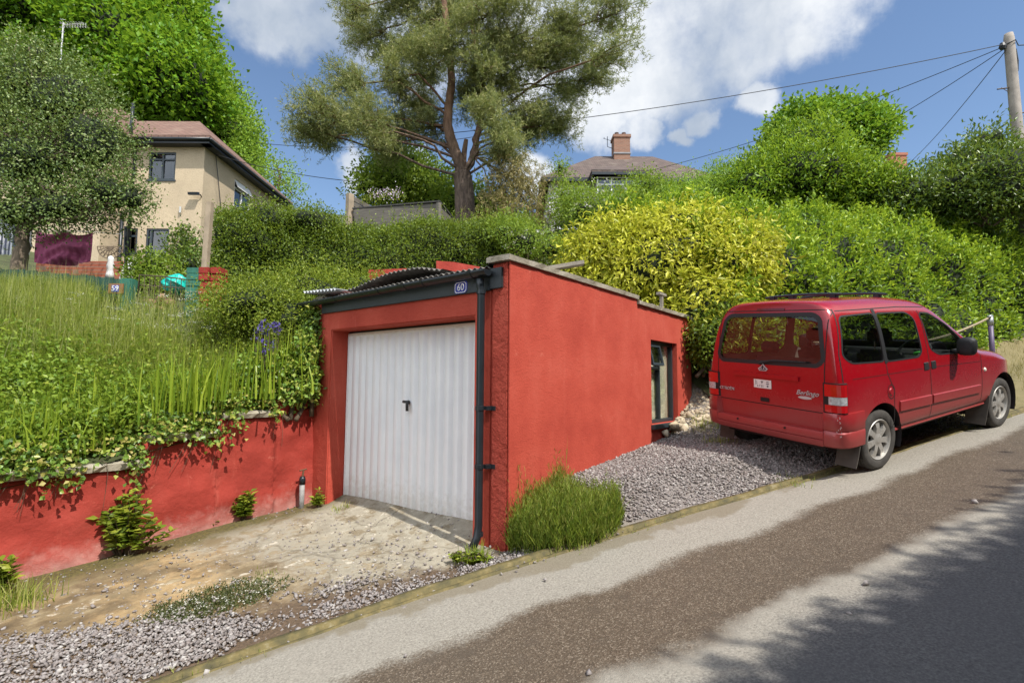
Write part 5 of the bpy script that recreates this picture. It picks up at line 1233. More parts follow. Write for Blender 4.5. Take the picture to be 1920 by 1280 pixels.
# gate pillars, green wall, gate
GREEN = mat('green_masonry', (.022, .125, .085), .75, var=.35, scale=6, bmp=.4, bscale=30); DGREEN = mat('dark_green_boards', (.012, .06, .045), .7, var=.3, scale=5)
def block_pillar(name, P, w_, n, h, m_, label, jit=.01, cat='pillar'):
    mb = MB()
    for i in range(n):
        j = lambda: random.uniform(-jit, jit); Mx = Matrix.Translation((P[0]+j(), P[1]+j(), P[2]+i*h)) @ Matrix.Rotation(HROT+j()*2, 4, 'Z'); mb.box((-w_/2, -.12, 0), (w_/2, .12, h-.002), Mx)
    return tag(mb.build(name, m_, bevel=.009), label, cat)
P = at(368, 575, 8.0); block_pillar('gate_pillar', P-[0, 0, .3], .225, 9, .1, GREEN, 'green painted block gate pillar beside the red brick pillar')
P = at(393, 578, 8.0); mb = MB()
for i in range(8):
    for k_ in range(2):
        j = lambda: random.uniform(-.02, .02); Mx = Matrix.Translation((P[0]+j(), P[1]+j(), P[2]-.25+i*.11)) @ Matrix.Rotation(HROT+j(), 4, 'Z'); mb.box((-.12+k_*.17, -.12, 0), ((.04+k_*.17), .12, .107), Mx)
tag(mb.build('brick_pillar', RED_OLD, bevel=.012), 'crumbling red painted masonry stub beside the green gate pillar', 'pillar')
P = at(238, 575, 8.0); gp = empty('green_post', tuple(P), HROT, 'green painted post with the house number 59 on a wooden block', 'post')
zt = (713-522)/FPX*8+1.47-P[2]
MB().box((-.1, -.08, -.4), (.1, .08, zt)).build('post_body', GREEN, gp, bevel=.02)
nb = MB().box((-.235, -.105, zt-.25), (-.0, -.082, zt-.09)).build('number_block', mat('varnished_wood', (.22, .10, .035), .5, var=.3, scale=10), gp, bevel=.006)
pl = MB().box((-.172, -.112, zt-.222), (-.062, -.1055, zt-.118)).build('number_tile', BLUE, gp)
d = link('tile_digits', text_mesh('59', .115, .002), WHITE, gp); d.matrix_local = frame((-.117, -.114, zt-.17), (1, 0, 0), (0, 0, 1), (0, -1, 0))
A_ = at(225, 522, 8.05); B_ = at(-120, 492, 8.6); dv = B_-A_; ln = math.hypot(dv[0], dv[1]); d_ = dv/ln
gw = empty('garden_fence', tuple(A_), math.atan2(d_[1], d_[0]), 'dark green close-boarded garden fence behind the long grass', 'fence'); mb = MB(); nb_ = 30
for i in range(nb_):
    x0 = ln*i/nb_; z = dv[2]*i/nb_; mb.box((x0, -.015, -1.2), (x0+ln/nb_-.008, .01+.004*(i % 2), z+random.uniform(-.015, .015)))
mb.build('board_panel', DGREEN, gw); MB().box((0, .015, -.35), (ln, .05, -.27)).build('fence_rail', DGREEN, gw)
IRON = mat('rusty_iron', (.07, .045, .03), .7, var=.3)
A_ = at(258, 573, 7.95); B_ = at(357, 575, 8.0); dv = B_-A_; ln = math.hypot(dv[0], dv[1]); zt = (713-514)/FPX*7.95+1.47-A_[2]
gt = empty('iron_gate', tuple(A_), math.atan2(dv[1], dv[0]), 'thin rusty wrought iron garden gate between the green posts', 'gate')
MB().tube([(0, 0, .05), (0, 0, zt), (ln*.5, 0, zt-.02), (ln, 0, zt-.07), (ln, 0, .05)], .012, 6).tube([(0, 0, .12), (ln, 0, .12)], .009, 6).tube([(0, 0, zt-.16), (ln, 0, zt-.2)], .008, 6).build('gate_frame', IRON, gt, True)
for i in range(1, 10): MB().tube([(ln*i/10, 0, .12), (ln*i/10, 0, zt-.05*i/10)], .006, 5).build('gate_bar', IRON, gt)
# stones under the gate, teal bag, brick planter, towel
for i, (px, py, s_) in enumerate([(280, 566, .15), (302, 560, .17), (318, 568, .13), (290, 578, .15), (310, 580, .14), (272, 582, .1)]):
    o_ = stones('rough_stone', [at(px, py, 8.35)], [s_], stone_mat('orange_stone', [(.30, .15, .075), (.36, .2, .11), (.25, .12, .06)]) if i == 0 else bpy.data.materials['orange_stone'], None, .6)
    tag(o_, 'rough orange-brown stone lying in the heap behind the iron gate', 'stone', 'orange stones heaped behind the gate')
P = at(333, 533, 8.6); V = []; F = []; n_, m_ = 30, 18
for i in range(m_):
    a = math.pi*i/(m_-1)-math.pi/2
    for j in range(n_):
        b = 2*math.pi*j/n_; r = math.cos(a)*(1+.2*math.sin(5*b+i*1.3)+.14*math.sin(9*b+2.3*i)); V.append((P[0]+.2*r*math.cos(b), P[1]+.16*r*math.sin(b), P[2]+.15*math.sin(a)*(1+.12*math.sin(3*b))+.02*math.sin(7*b+i*2)))
F = [(i*n_+j, i*n_+(j+1) % n_, (i+1)*n_+(j+1) % n_, (i+1)*n_+j) for i in range(m_-1) for j in range(n_)]
tag(MB().add(V, F).build('plastic_sack', mat('teal_plastic', (.01, .40, .33), .35, var=.3, scale=14), None, True), 'crumpled bright teal plastic sack behind the garden gate', 'sack')
PUR = mat('purple_towelling', (.27, .055, .12), .95, var=.2, scale=30); LINE = mat('white_line', (.6, .6, .58), .6)
A_ = at(70, 432, 10.2); B_ = at(176, 436, 10.0); W_ = at(70, 493, 10.2)
tw = empty('purple_towel', tuple(A_), 0, 'large purple towel hung over the washing line below the dark tree', 'towel')
nx, nz = 60, 30; V = []
hgt = (500-432)/FPX*10.1
for i in range(nx):
    for j in range(nz):
        u, v_ = i/(nx-1), j/(nz-1); p = (B_-A_)*u
        sag = .16*math.sin(math.pi*min(1, u*1.9) if u < .53 else math.pi*(u-.53)/.47)*.5*(1-v_)
        env = math.sin(math.pi*min(1, max(0, u)))**.5; fold = env*.085*math.sin(u*9+v_*5)*v_+.06*math.sin(v_*16*(.4+.6*math.sin(math.pi*u))+u*3)*(1-v_*.5)*env+.012*math.sin(u*60+v_*4)*v_
        zz = -hgt*v_*(.88+.10*math.sin(u*3.2+.4))-sag
        V.append(tuple(np.array([p[0], p[1], p[2]+zz])-FH*(fold+.02)))
F = [(i*nz+j, i*nz+j+1, (i+1)*nz+j+1, (i+1)*nz+j) for i in range(nx-1) for j in range(nz-1)]
MB().add(V, F).build('cloth', PUR, tw, True)
for u in (.02, .5, .97): p = (B_-A_)*u; MB().box((p[0]-.012, p[1]-.012, p[2]-.05), (p[0]+.012, p[1]+.012, p[2]+.03)).build('peg', mat('peg', (.4, .3, .2), .8), tw)
L0 = at(-80, 428, 10.6); L1 = at(236, 440, 9.9)
tag(MB().tube([tuple(L0), tuple(A_+[0, 0, .01]), tuple(B_+[0, 0, .01]), tuple(L1)], .006, 5).build('washing_line', LINE), 'washing line carrying the purple towel and striped shirts', 'washing line')
tag(MB().tube([tuple(at(236, 520, 9.9)), tuple(at(236, 425, 9.9))], .03, 8).build('line_post', BLK), 'dark washing line post at the right end of the line', 'post')
STR = nodes_of('striped_cloth'); m, nt, N, L, b = STR; wv = N('ShaderNodeTexWave'); wv.inputs['Scale'].default_value = 6; L(objco(nt), wv.inputs['Vector']); L(ramp(nt, wv.outputs['Fac'], [(.4, (.08, .09, .14)), (.55, (.6, .6, .62))]), b.inputs['Base Color'])
for i, (px, w_, lab) in enumerate([(14, 26, 'blue and white striped shirt on the washing line left of the tree trunk'), (52, 18, 'pale garment on the washing line between tree trunk and purple towel')]):
    A2 = at(px-w_/2, 432, 10.4); B2 = at(px+w_/2, 433, 10.4); V = []
    for a in range(14):
        for c in range(8):
            u, v_ = a/13, c/7; p = A2+(B2-A2)*u; V.append(tuple(p-[0, 0, .5*v_]-FH*.03*math.sin(u*14+v_)))
    tag(MB().add(V, [(a*8+c, a*8+c+1, (a+1)*8+c+1, (a+1)*8+c) for a in range(13) for c in range(7)]).build('shirt', STR[0] if i == 0 else mat('pale_cloth', (.55, .53, .5), .9), None, True), lab, 'shirt')
P = at(205, 505, 11); tag(MB().box((-1.6, 0, -.8), (.75, .35, .18), Matrix.Translation(tuple(P)) @ Matrix.Rotation(HROT, 4, 'Z')).build('brick_planter', BRKR, bevel=.01), 'low orange brick planter wall below the purple towel', 'planter')
P = at(207, 500, 10.8); tag(MB().lathe([(0, 0), (.09, 0), (.07, .1), (.05, .2), (.075, .27), (.05, .36), (.06, .40), (.045, .46), (0, .49)], 14, Matrix.Translation(tuple(P-[0, 0, .25]))).build('garden_ornament', WFR, None, True), 'small white garden ornament in front of the orange brick planter', 'ornament')
P = at(243, 500, 10.5); tag(MB().box((-.12, -.03, -.35), (.12, .03, .2), Matrix.Translation(tuple(P)) @ Matrix.Rotation(R(12), 4, 'Y') @ Matrix.Rotation(HROT, 4, 'Z')).build('white_board', WFR, bevel=.01), 'white board leaning near the dark downpipe of the cream house', 'board')
bk = MB(); P = at(207, 462, 12.5)
for i in range(10):
    a = math.pi+math.pi*i/9; bk.tube([tuple(P+RH*.32*math.cos(a)*k_+np.array([0, 0, .30*math.sin(a)*k_])) for k_ in (0.0, 1)], .012, 5)
for k_ in (.4, .7, 1): bk.tube([tuple(P+RH*.32*math.cos(a)*k_+np.array([0, 0, .30*math.sin(a)*k_])-FH*.1*(1-k_)) for a in np.linspace(math.pi, 2*math.pi, 14)], .014, 5)
tag(bk.build('wall_basket', mat('wicker', (.16, .12, .08), .9)), 'empty half-round hanging basket on the cream house wall', 'basket')
# upper red garden wall behind the garage
def wall_strip(name, pts, m_, label):
    V = []; F = []
    for (px, pt, pb, v_) in pts:
        a = at(px, pt, v_); b = at(px, pb, v_); V += [tuple(b), tuple(a), tuple(a+FH*.22), tuple(b+FH*.22)]
    for i in range(len(pts)-1): F += [(4*i+j, 4*i+4+j, 4*i+4+(j+1) % 4, 4*i+(j+1) % 4) for j in range(4)]
    F += [(0, 1, 2, 3), tuple(4*(len(pts)-1)+j for j in (3, 2, 1, 0))]
    return tag(MB().add(V, F).build(name, m_), label, 'wall')
wall_strip('upper_wall', [(690, 506, 620, 9.0), (760, 503, 620, 9.1), (800, 506, 620, 9.2), (816, 507, 620, 9.2)], RED_OLD, 'low stretch of old red garden wall under the clipped hedge')
wall_strip('upper_wall', [(818, 489, 620, 9.15), (850, 491, 620, 9.2), (910, 502, 620, 9.35), (960, 508, 620, 9.5)], RED_OLD, 'taller end of the old red garden wall next to the garage parapet')
# ------------------------------------------------------------------ telegraph pole and wires
P = at(1918, 300, 14); T_ = at(1891, 64, 14); tp = empty('telegraph_pole', (P[0], P[1], 2.2), 0, 'weathered wooden telegraph pole with climbing steps rising above the dark shrubs', 'pole')
top = T_-np.array([P[0], P[1], 2.2]); ax_ = top/np.linalg.norm(top); PL = np.linalg.norm(top)
MB().tube([(0, 0, -.5), tuple(top*.5), tuple(top*.985), tuple(top)], [.165, .145, .12, .10], 18).build('pole', mat('pole_wood', (.27, .235, .20), .85, var=.3, scale=4), tp, True)
for i in range(7):
    s_ = PL-1.6-.75*i*1.0; c_ = ax_*s_
    for sgn in ((-1,) if i % 2 == 0 else (1,)) : MB().tube([tuple(c_+RH*.1*sgn), tuple(c_+RH*sgn*.46+np.array([0, 0, -.05*sgn*-1]))], .018, 6).tube([tuple(c_+RH*.16*sgn+[0, 0, -.12]), tuple(c_+RH*sgn*.34)], .009, 5).build('climbing_step', IRON, tp)
MB().lathe([(.0, -.08), (.06, -.08), (.09, 0), (.06, .1), (0, .1)], 10, Matrix.Translation(tuple(ax_*(PL-.38)-RH*.20))).build('terminal_block', BLK, tp)
MB().tube([tuple(ax_*(PL-.36)-RH*.2), tuple(ax_*(PL-.30)+FH*-.18), tuple(ax_*(PL-.34)+RH*.25), tuple(ax_*(PL-.30)+RH*.9)], .014, 6).tube([tuple(ax_*(PL-.45)+RH*.17), tuple(ax_*(PL-.8)+RH*.2), tuple(ax_*(PL-1.1)+RH*.17)], .02, 6).build('cable_loop', BLK, tp)
WIRE = mat('wire_black', (.012, .012, .014), .6)
def wire(a, b, sag, label, r=.012):
    a = np.array(a); b = np.array(b); tag(MB().tube([tuple(a+(b-a)*t-np.array([0, 0, sag*4*t*(1-t)])) for t in np.linspace(0, 1, 24)], r, 5, False).build('overhead_wire', WIRE), label, 'wire')
H0 = at(1880, 84, 13.9); eave = np.array(lh.location)+np.array([0, 0, 5.2])
wire(H0, at(700, 262, 17), .35, 'topmost overhead wire crossing from the pole to the pine', .011)
wire(at(1882, 88, 13.9), at(1210, 322, 24), .3, 'overhead wire running from the pole to the white house', .011)
wire(at(1883, 92, 13.9), at(1560, 285, 22), .15, 'overhead wire dropping from the pole behind the round green tree', .011)
wire(at(1886, 95, 13.9), at(1698, 312, 27), .2, 'steep overhead wire from the pole to the red brick chimney house', .012)
wire(at(405, 290, 18.3), at(760, 345, 17), .25, 'lower overhead wire leaving the corner of the cream house', .012)
wire(at(480, 268, 19.5), at(900, 255, 19), .3, 'upper overhead wire above the cream house roof edge', .011)
# rope barrier
s_, t_ = 11.6, 1.0; p = st_xy(np.array([s_]), np.array([t_]))[0]; z0 = float(low_z(p[0], p[1]))
rp = empty('barrier_post', (p[0], p[1], z0), 0, 'slim purple and grey post carrying a sagging rope in front of the big hedge', 'post')
zt = (735-606)/FPX*float((p-CAM[:2])@FH[:2])+1.47-z0
MB().tube([(0, 0, -.1), (0, 0, zt-.16)], .045, 12).build('post_shaft', mat('purple_paint', (.085, .06, .12), .5, var=.3), rp, True); MB().tube([(0, 0, zt-.17), (0, 0, zt)], .052, 12).build('post_cap', mat('galvanised', (.35, .36, .37), .45, .5), rp, True); MB().tube([(-.09, .02, zt+.0), (.12, -.03, zt+.03)], .035, 8).build('rope_clamp', mat('galvanised', (0, 0, 0)), rp, True)
q = st_xy(np.array([6.2]), np.array([1.35]))[0]; a = np.array([p[0], p[1], z0+zt]); b = np.array([q[0], q[1], float(low_z(q[0], q[1]))+.95])
tag(MB().tube([tuple(a+(b-a)*t-np.array([0, 0, .3*4*t*(1-t)])) for t in np.linspace(0, 1, 30)], .022, 8).build('rope', mat('rope', (.30, .24, .16), .95, var=.3, scale=60)), 'sagging grey-brown rope tied to the slim barrier post', 'rope')
# rubble by the far garage corner: the large stones one by one, the small ones as a heap
RP = [(1258, 802, 6.6, .13), (1246, 814, 6.5, .07)]
for _ in range(58):
    px = random.uniform(1262, 1345); py = 812-(px-1255)*1.15*random.uniform(.05, 1.0); RP.append((px, py, 7.0, random.uniform(.035, .095)*(.75+.25*random.random())))
for i, (px, py, v_, s_) in enumerate(RP):
    d = raydir(px, py); lam = np.arange(4, 12, .01); Q = CAM+lam[:, None]*d; P = Q[int(np.argmax((Q[:, 2] < low_z(Q[:, 0], Q[:, 1])) | (Q[:, 1] > -.03)))].copy(); P[2] += s_*.15; P[1] -= s_*.2
    o_ = stones('rubble_stone', [P], [s_], RUB, None, .75)
    if i == 0: tag(o_, 'large pale rubble block at the foot of the red garage corner', 'stone')
    else: tag(o_, 'broken buff stone in the rubble slope between garage corner and red car', 'stone', 'rubble stones beside the garage')
Pr = []
for _ in range(1500):
    px, py = random.uniform(1250, 1345), random.uniform(700, 815)
    if py < 815-(px-1245)*1.25: continue
    d = raydir(px, py); lam = np.arange(4, 12, .02); Q = CAM+lam[:, None]*d; P = Q[int(np.argmax((Q[:, 2] < low_z(Q[:, 0], Q[:, 1])) | (Q[:, 1] > -.02)))]
    if P[1] > -.6 or random.random() < .3: Pr.append(tuple(P))
tag(stones('rubble', Pr, rng.uniform(.012, .045, len(Pr)), RUB), 'small buff rubble and broken stone heaped beside the garage corner', 'rubble', kind='stuff')
# ------------------------------------------------------------------ vegetation
LM = {}
LM['laurel'] = leaf_mat('laurel_leaf', [(.024, .055, .006), (.052, .118, .008), (.11, .20, .012), (.24, .33, .022)], .42, .40, .35, gain=2.15)
LM['yellow'] = leaf_mat('golden_leaf', [(.07, .12, .010), (.17, .22, .015), (.27, .30, .025), (.40, .40, .035), (.46, .43, .06), (.36, .30, .11)], .42, .38, .35, gain=1.75)
LM['privet'] = leaf_mat('privet_leaf', [(.02, .042, .007), (.045, .085, .010), (.085, .14, .014), (.15, .20, .02)], .42, .36, gain=1.95)
LM['dark'] = leaf_mat('dark_glossy_leaf', [(.015, .033, .008), (.03, .062, .011), (.06, .11, .016), (.14, .17, .03)], .38, .28, .5)
LM['rose'] = leaf_mat('light_leaf', [(.05, .11, .014), (.10, .17, .02), (.17, .24, .03)], .45, .42, gain=2.1)
LM['maple'] = leaf_mat('maple_leaf', [(.028, .075, .006), (.055, .14, .008), (.085, .20, .010), (.14, .26, .014)], .45, .42, gain=1.9)
LM['ash'] = leaf_mat('pale_tree_leaf', [(.05, .11, .012), (.09, .17, .02), (.14, .23, .03)], .5, .42)
LM['holly'] = leaf_mat('holly_leaf', [(.016, .034, .010), (.034, .062, .016), (.062, .096, .026), (.14, .16, .08)], .42, .2, .35, gain=3.0)
LM['pine'] = leaf_mat('pine_needle', [(.04, .06, .023), (.078, .104, .039), (.132, .152, .06), (.235, .215, .103)], .5, .32, gain=2.5)
LM['pinebrown'] = leaf_mat('pine_needle_brown', [(.06, .055, .02), (.13, .11, .04), (.22, .17, .075)], .55, .2)
LM['weed'] = leaf_mat('weed_leaf', [(.04, .075, .009), (.085, .14, .014), (.15, .21, .022), (.24, .28, .04)], .45, .42, gain=1.75)
LM['ivy'] = leaf_mat('ivy_leaf', [(.02, .048, .009), (.045, .10, .015), (.09, .16, .025), (.15, .19, .035), (.22, .18, .06)], .38, .32, .5)
LM['grass'] = leaf_mat('grass_blade', [(.05, .085, .014), (.10, .145, .022), (.17, .21, .04), (.30, .28, .11)], .55, .42, gain=2.1)
LM['iris'] = leaf_mat('iris_blade', [(.06, .115, .010), (.12, .19, .016), (.20, .27, .03)], .4, .45, gain=2.1)
LM['horsetail'] = leaf_mat('horsetail_stem', [(.06, .11, .014), (.10, .17, .02), (.17, .23, .035), (.17, .19, .05)], .5, .45, gain=2.0)
LM['straw'] = leaf_mat('dry_grass', [(.22, .17, .06), (.34, .27, .11), (.14, .15, .04), (.40, .34, .17)], .8, .3, gain=1.1)
LM['seed'] = leaf_mat('seeding_grass', [(.10, .14, .04), (.16, .19, .075), (.24, .23, .12)], .6, .35, gain=2.0)
LM['white'] = leaf_mat('white_petal', [(.6, .58, .48), (.75, .74, .68)], .6, .3, gain=1)
LM['violet'] = leaf_mat('violet_petal', [(.08, .06, .30), (.13, .09, .40), (.06, .04, .22)], .5, .3, gain=1)
LM['pink'] = leaf_mat('pink_petal', [(.55, .22, .38), (.6, .35, .45)], .6, .3)
BARK = mat('bark', (.11, .08, .055), .95, var=.45, scale=9, bmp=.9, bscale=14); TWIG = mat('twig', (.09, .065, .04), .95, var=.3); CORE = mat('hedge_shade', (.011, .018, .005), .95, var=.4)  # CORE: near-black colour stands in for the shade inside foliage
def pine_bark():
    m, nt, N, L, b = nodes_of('pine_bark'); v = wpos(nt); Z = xyz(nt, v)[2]; mp = N('ShaderNodeMapping'); mp.inputs['Scale'].default_value = (1, 1, .35); L(v, mp.inputs[0])
    n1 = noise(nt, mp.outputs[0], 11, 6, .65); low = ramp(nt, n1, [(.3, (.045, .032, .024)), (.55, (.14, .10, .075)), (.75, (.21, .155, .12))]); hi = ramp(nt, n1, [(.3, (.085, .045, .026)), (.6, (.19, .105, .06)), (.8, (.26, .16, .10))])
    L(mixc(nt, step(nt, Z, 7.0, 9.5), low, hi), b.inputs['Base Color']); b.inputs['Roughness'].default_value = .95; bump(nt, b, n1, 1, .06); return m
PBARK = pine_bark()

def strip_hedge(name, path, prof, n, L, W, m, label, cat='hedge', seed=1, lump=.14, k=4, spread=.07, out=.7, up=.7, droop=0, sprig=0, inset=.16, group=None):
    """hedge swept along path [(x, y, z)], prof [(inward offset, height)]; the inside is a solid near-black shell for the shaded gaps"""
    path = np.array(path, float); prof = np.array(prof, float)
    cl = np.r_[0, np.cumsum(np.linalg.norm(np.diff(path[:, :2], axis=0), axis=1))]; pl_ = np.r_[0, np.cumsum(np.linalg.norm(np.diff(prof, axis=0), axis=1))]
    def f(a, b, ins=0):
        a = np.asarray(a); b = np.asarray(b)
        p = np.stack([np.interp(a, cl, path[:, i]) for i in range(3)], -1)
        e = .25; d = np.stack([np.interp(np.clip(a+e, 0, cl[-1]), cl, path[:, i])-np.interp(np.clip(a-e, 0, cl[-1]), cl, path[:, i]) for i in range(2)], -1); d /= np.linalg.norm(d, axis=-1, keepdims=True)+1e-9
        inw = np.stack([-d[..., 1], d[..., 0]], -1)
        o = np.interp(b, pl_, prof[:, 0]); h = np.interp(b, pl_, prof[:, 1])
        e2 = .12; do = np.interp(np.clip(b+e2, 0, pl_[-1]), pl_, prof[:, 0])-np.interp(np.clip(b-e2, 0, pl_[-1]), pl_, prof[:, 0]); dh = np.interp(np.clip(b+e2, 0, pl_[-1]), pl_, prof[:, 1])-np.interp(np.clip(b-e2, 0, pl_[-1]), pl_, prof[:, 1])
        ll = np.hypot(do, dh)+1e-9; no, nh = -dh/ll, do/ll
        P = np.concatenate([p[..., :2]+inw*o[..., None], (p[..., 2]+h)[..., None]], -1)
        Nn = np.concatenate([inw*no[..., None], nh[..., None]], -1)
        q = P.reshape(-1, 3); lm = (lumpy(q*.75, seed, 1, 1.6)-1+.55*(lumpy(q*2.6, seed+50, 1, 1.6)-1)).reshape(P.shape[:-1])
        return P+Nn*(lump*lm-ins)[..., None], Nn
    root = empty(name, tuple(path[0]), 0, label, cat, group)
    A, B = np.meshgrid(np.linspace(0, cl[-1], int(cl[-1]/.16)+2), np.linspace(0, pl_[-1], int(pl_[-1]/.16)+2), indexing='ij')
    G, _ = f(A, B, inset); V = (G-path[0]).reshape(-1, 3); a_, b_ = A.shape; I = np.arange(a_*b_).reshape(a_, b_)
    big('shade_core', V, np.stack([I[:-1, :-1], I[1:, :-1], I[1:, 1:], I[:-1, 1:]], -1).reshape(-1, 4), CORE, root, None, True)
    a = rng.uniform(0, cl[-1], n); b = rng.uniform(0, pl_[-1], n); P, Nn = f(a, b); P = P-Nn*np.abs(rng.normal(size=n))[:, None]*.08
    r0 = rng.uniform(0, 1, n); Q, M = clusters(P-path[0], Nn, k, spread); r = np.repeat(r0, k)*.7+rng.uniform(0, 1, len(Q))*.3
    ax = M*out+rng.normal(size=Q.shape)*.65+np.array([0, 0, up*.6-droop]); V, F = leaf_geo(Q, ax, L, W, nrm=M*.6+np.array([0, 0, up]))
    big('foliage', V, F, m, root, rnd_pairs(len(Q), r))
    if sprig:                                                   # young shoots standing out of the surface
        a = rng.uniform(0, cl[-1], sprig); b = rng.uniform(pl_[-1]*.25, pl_[-1], sprig); P, Nn = f(a, b); kk = 9
        h = rng.uniform(.12, .42, sprig); t = np.tile(np.linspace(.05, 1, kk), sprig); d = unit(Nn*.6+np.array([0, 0, 1.])+rng.normal(size=Nn.shape)*.25)
        Q = np.repeat(P-path[0], kk, 0)+np.repeat(d*h[:, None], kk, 0)*t[:, None]; ax = np.repeat(d, kk, 0)*.6+rng.normal(size=Q.shape)*.7
        V, F = leaf_geo(Q, ax, L*.95, W*.9); big('young_shoots', V, F, m, root, rnd_pairs(len(Q), rng.uniform(.55, 1, len(Q))))
    return root
def bush(name, blobs, n, k, L, W, m, label, cat='shrub', group=None, core=.72, stems=5, **kw):
    c0 = blobs[0][0].copy(); zb = min(c[2]-r[2] for c, r in blobs); base = np.array([c0[0], c0[1], zb])
    root = empty(name, tuple(base), 0, label, cat, group)
    bl = [(c-base, r) for c, r in blobs]
    crown('foliage', bl, n, k, L, W, m, root, **kw)
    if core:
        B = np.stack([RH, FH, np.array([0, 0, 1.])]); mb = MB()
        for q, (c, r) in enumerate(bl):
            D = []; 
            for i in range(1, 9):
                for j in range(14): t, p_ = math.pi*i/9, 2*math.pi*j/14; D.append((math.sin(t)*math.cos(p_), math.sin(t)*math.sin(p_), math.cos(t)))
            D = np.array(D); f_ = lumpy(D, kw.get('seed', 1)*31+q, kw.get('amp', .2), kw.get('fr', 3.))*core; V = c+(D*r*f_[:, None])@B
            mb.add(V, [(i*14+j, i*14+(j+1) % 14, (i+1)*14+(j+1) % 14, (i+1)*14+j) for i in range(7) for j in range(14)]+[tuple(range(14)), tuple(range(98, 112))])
        mb.build('shade_core', CORE, root, True)
    if stems:
        mb = MB()
        for i in range(stems):
            c, r = bl[i % len(bl)]; limb(mb, [(random.uniform(-.15, .15), random.uniform(-.15, .15), -.2), tuple(c*.5+rng.normal(size=3)*.1), tuple(c+rng.normal(size=3)*r*.3)], .03, .008, 6)
        mb.build('stems', TWIG, root, True)
    return root
def tree(name, base, trunk, r0, r1, blobs, n, k, L, W, m, label, bark=BARK, limbs=2, lr=.05, group=None, cat='tree', core=.0, **kw):
    base = np.array(base, float); root = empty(name, tuple(base), 0, label, cat, group)
    tk = MB(); Q = limb(tk, [np.array(p)-base for p in trunk], r0, r1, 12, .02, 5)
    for q, (c, r) in enumerate(blobs):
        for j in range(limbs):
            a = Q[int(len(Q)*random.uniform(.45, .98))]; e = c-base+np.clip(rng.normal(size=3), -1.3, 1.3)*r*.28; mid = a*.45+e*.55+np.array([0, 0, -.1*np.linalg.norm(e-a)])*.3+rng.normal(size=3)*.1
            limb(tk, [a, mid, e], lr, lr*.25, 6, .02)
            for _ in range(3): e2 = e+np.clip(rng.normal(size=3), -1.2, 1.2)*r*.3; limb(tk, [mid, (mid+e2)/2+rng.normal(size=3)*.08, e2], lr*.4, lr*.12, 5)
    tk.build('trunk', bark, root, True)
    bl = [(c-base, r) for c, r in blobs]; crown('crown', bl, n, k, L, W, m, root, **kw)
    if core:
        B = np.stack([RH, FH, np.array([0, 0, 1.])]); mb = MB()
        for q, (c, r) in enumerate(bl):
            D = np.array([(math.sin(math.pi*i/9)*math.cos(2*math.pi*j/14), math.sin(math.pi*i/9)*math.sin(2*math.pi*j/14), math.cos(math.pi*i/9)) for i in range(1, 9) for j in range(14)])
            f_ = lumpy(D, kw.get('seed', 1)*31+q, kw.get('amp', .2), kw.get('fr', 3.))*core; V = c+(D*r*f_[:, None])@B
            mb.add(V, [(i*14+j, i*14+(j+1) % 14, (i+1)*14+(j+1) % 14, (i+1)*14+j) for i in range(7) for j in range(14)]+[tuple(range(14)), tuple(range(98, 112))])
        mb.build('shade_core', CORE, root, True)
    return root

def on_ground(px, py):
    d = raydir(px, py); lam = np.arange(2.5, 14, .01); Q = CAM+lam[:, None]*d; i = int(np.argmax(Q[:, 2] < low_z(Q[:, 0], Q[:, 1]))); return Q[i]
# ---- big hedge on the right bank and what grows above it
hp = [(s_, 1.72+.05*math.sin(s_)) for s_ in np.linspace(4.7, 27, 40)]
path = [(*(st_xy(np.array([a]), np.array([b]))[0]), float(road_z(a))+.25) for a, b in hp]
strip_hedge('laurel_hedge', path, [(.06, -.1), (-.06, .8), (.0, 1.7), (.18, 2.35), (.55, 2.95), (1.1, 3.45), (1.8, 3.95), (2.6, 4.2), (3.2, 3.9), (3.6, 2.8)], 13500, .118, .046, LM['laurel'], 'long dense laurel hedge with lime-green top behind the red car', seed=3, lump=.22, k=6, spread=.085, sprig=3600, out=.55, up=.8)
sb = lambda *b: [blob(*x) for x in b]
bush('tall_laurel', sb((1490, 330, 13.2, 105, 62, 1.2), (1410, 350, 13, 50, 46, 1.0), (1590, 350, 13.5, 95, 44, 1.2), (1510, 280, 13.6, 70, 50, .9)), 4200, 6, .12, .045, LM['laurel'], 'tall loose laurel growing above the long hedge', seed=5, spread=.14, amp=.3, up=.9)
bush('dark_shrub', sb((1850, 345, 13.2, 95, 66, 1.1), (1760, 365, 13.4, 80, 48, 1.0), (1852, 275, 13.3, 30, 36, .5), (1690, 370, 13.2, 60, 40, .8), (1960, 345, 13, 70, 60, 1), (1895, 300, 13.2, 30, 30, .5), (1800, 305, 13.3, 28, 26, .5)), 3600, 6, .12, .045, LM['dark'], 'dark glossy shrub with upright shoots at the right, in front of the telegraph pole', seed=6, spread=.15, amp=.34, up=.8)
bush('arching_shrub', sb((1290, 378, 14, 65, 38, 1), (1225, 395, 13.5, 60, 34, .9), (1350, 350, 14.5, 40, 38, .9)), 2300, 7, .075, .035, LM['ash'], 'pale green loose shrub between the white house and the long hedge', seed=7, spread=.16, amp=.32, core=.6)
bush('rose_bush', sb((1110, 400, 12.5, 70, 38, .9), (1180, 392, 12.8, 55, 36, .8), (1062, 378, 13, 28, 30, .5), (1050, 318, 13.4, 9, 18, .2), (1215, 350, 13, 35, 22, .5)), 2500, 7, .065, .035, LM['rose'], 'light green climbing rose in front of the white house', seed=8, spread=.14, amp=.35, core=.5)
bush('low_rose', sb((985, 455, 10, 45, 32, .5), (1030, 470, 9.8, 30, 22, .4), (950, 440, 10.2, 40, 28, .5)), 900, 7, .05, .028, LM['rose'], 'light green rose shoots behind the garage parapet', seed=9, spread=.10, amp=.35, core=.5)
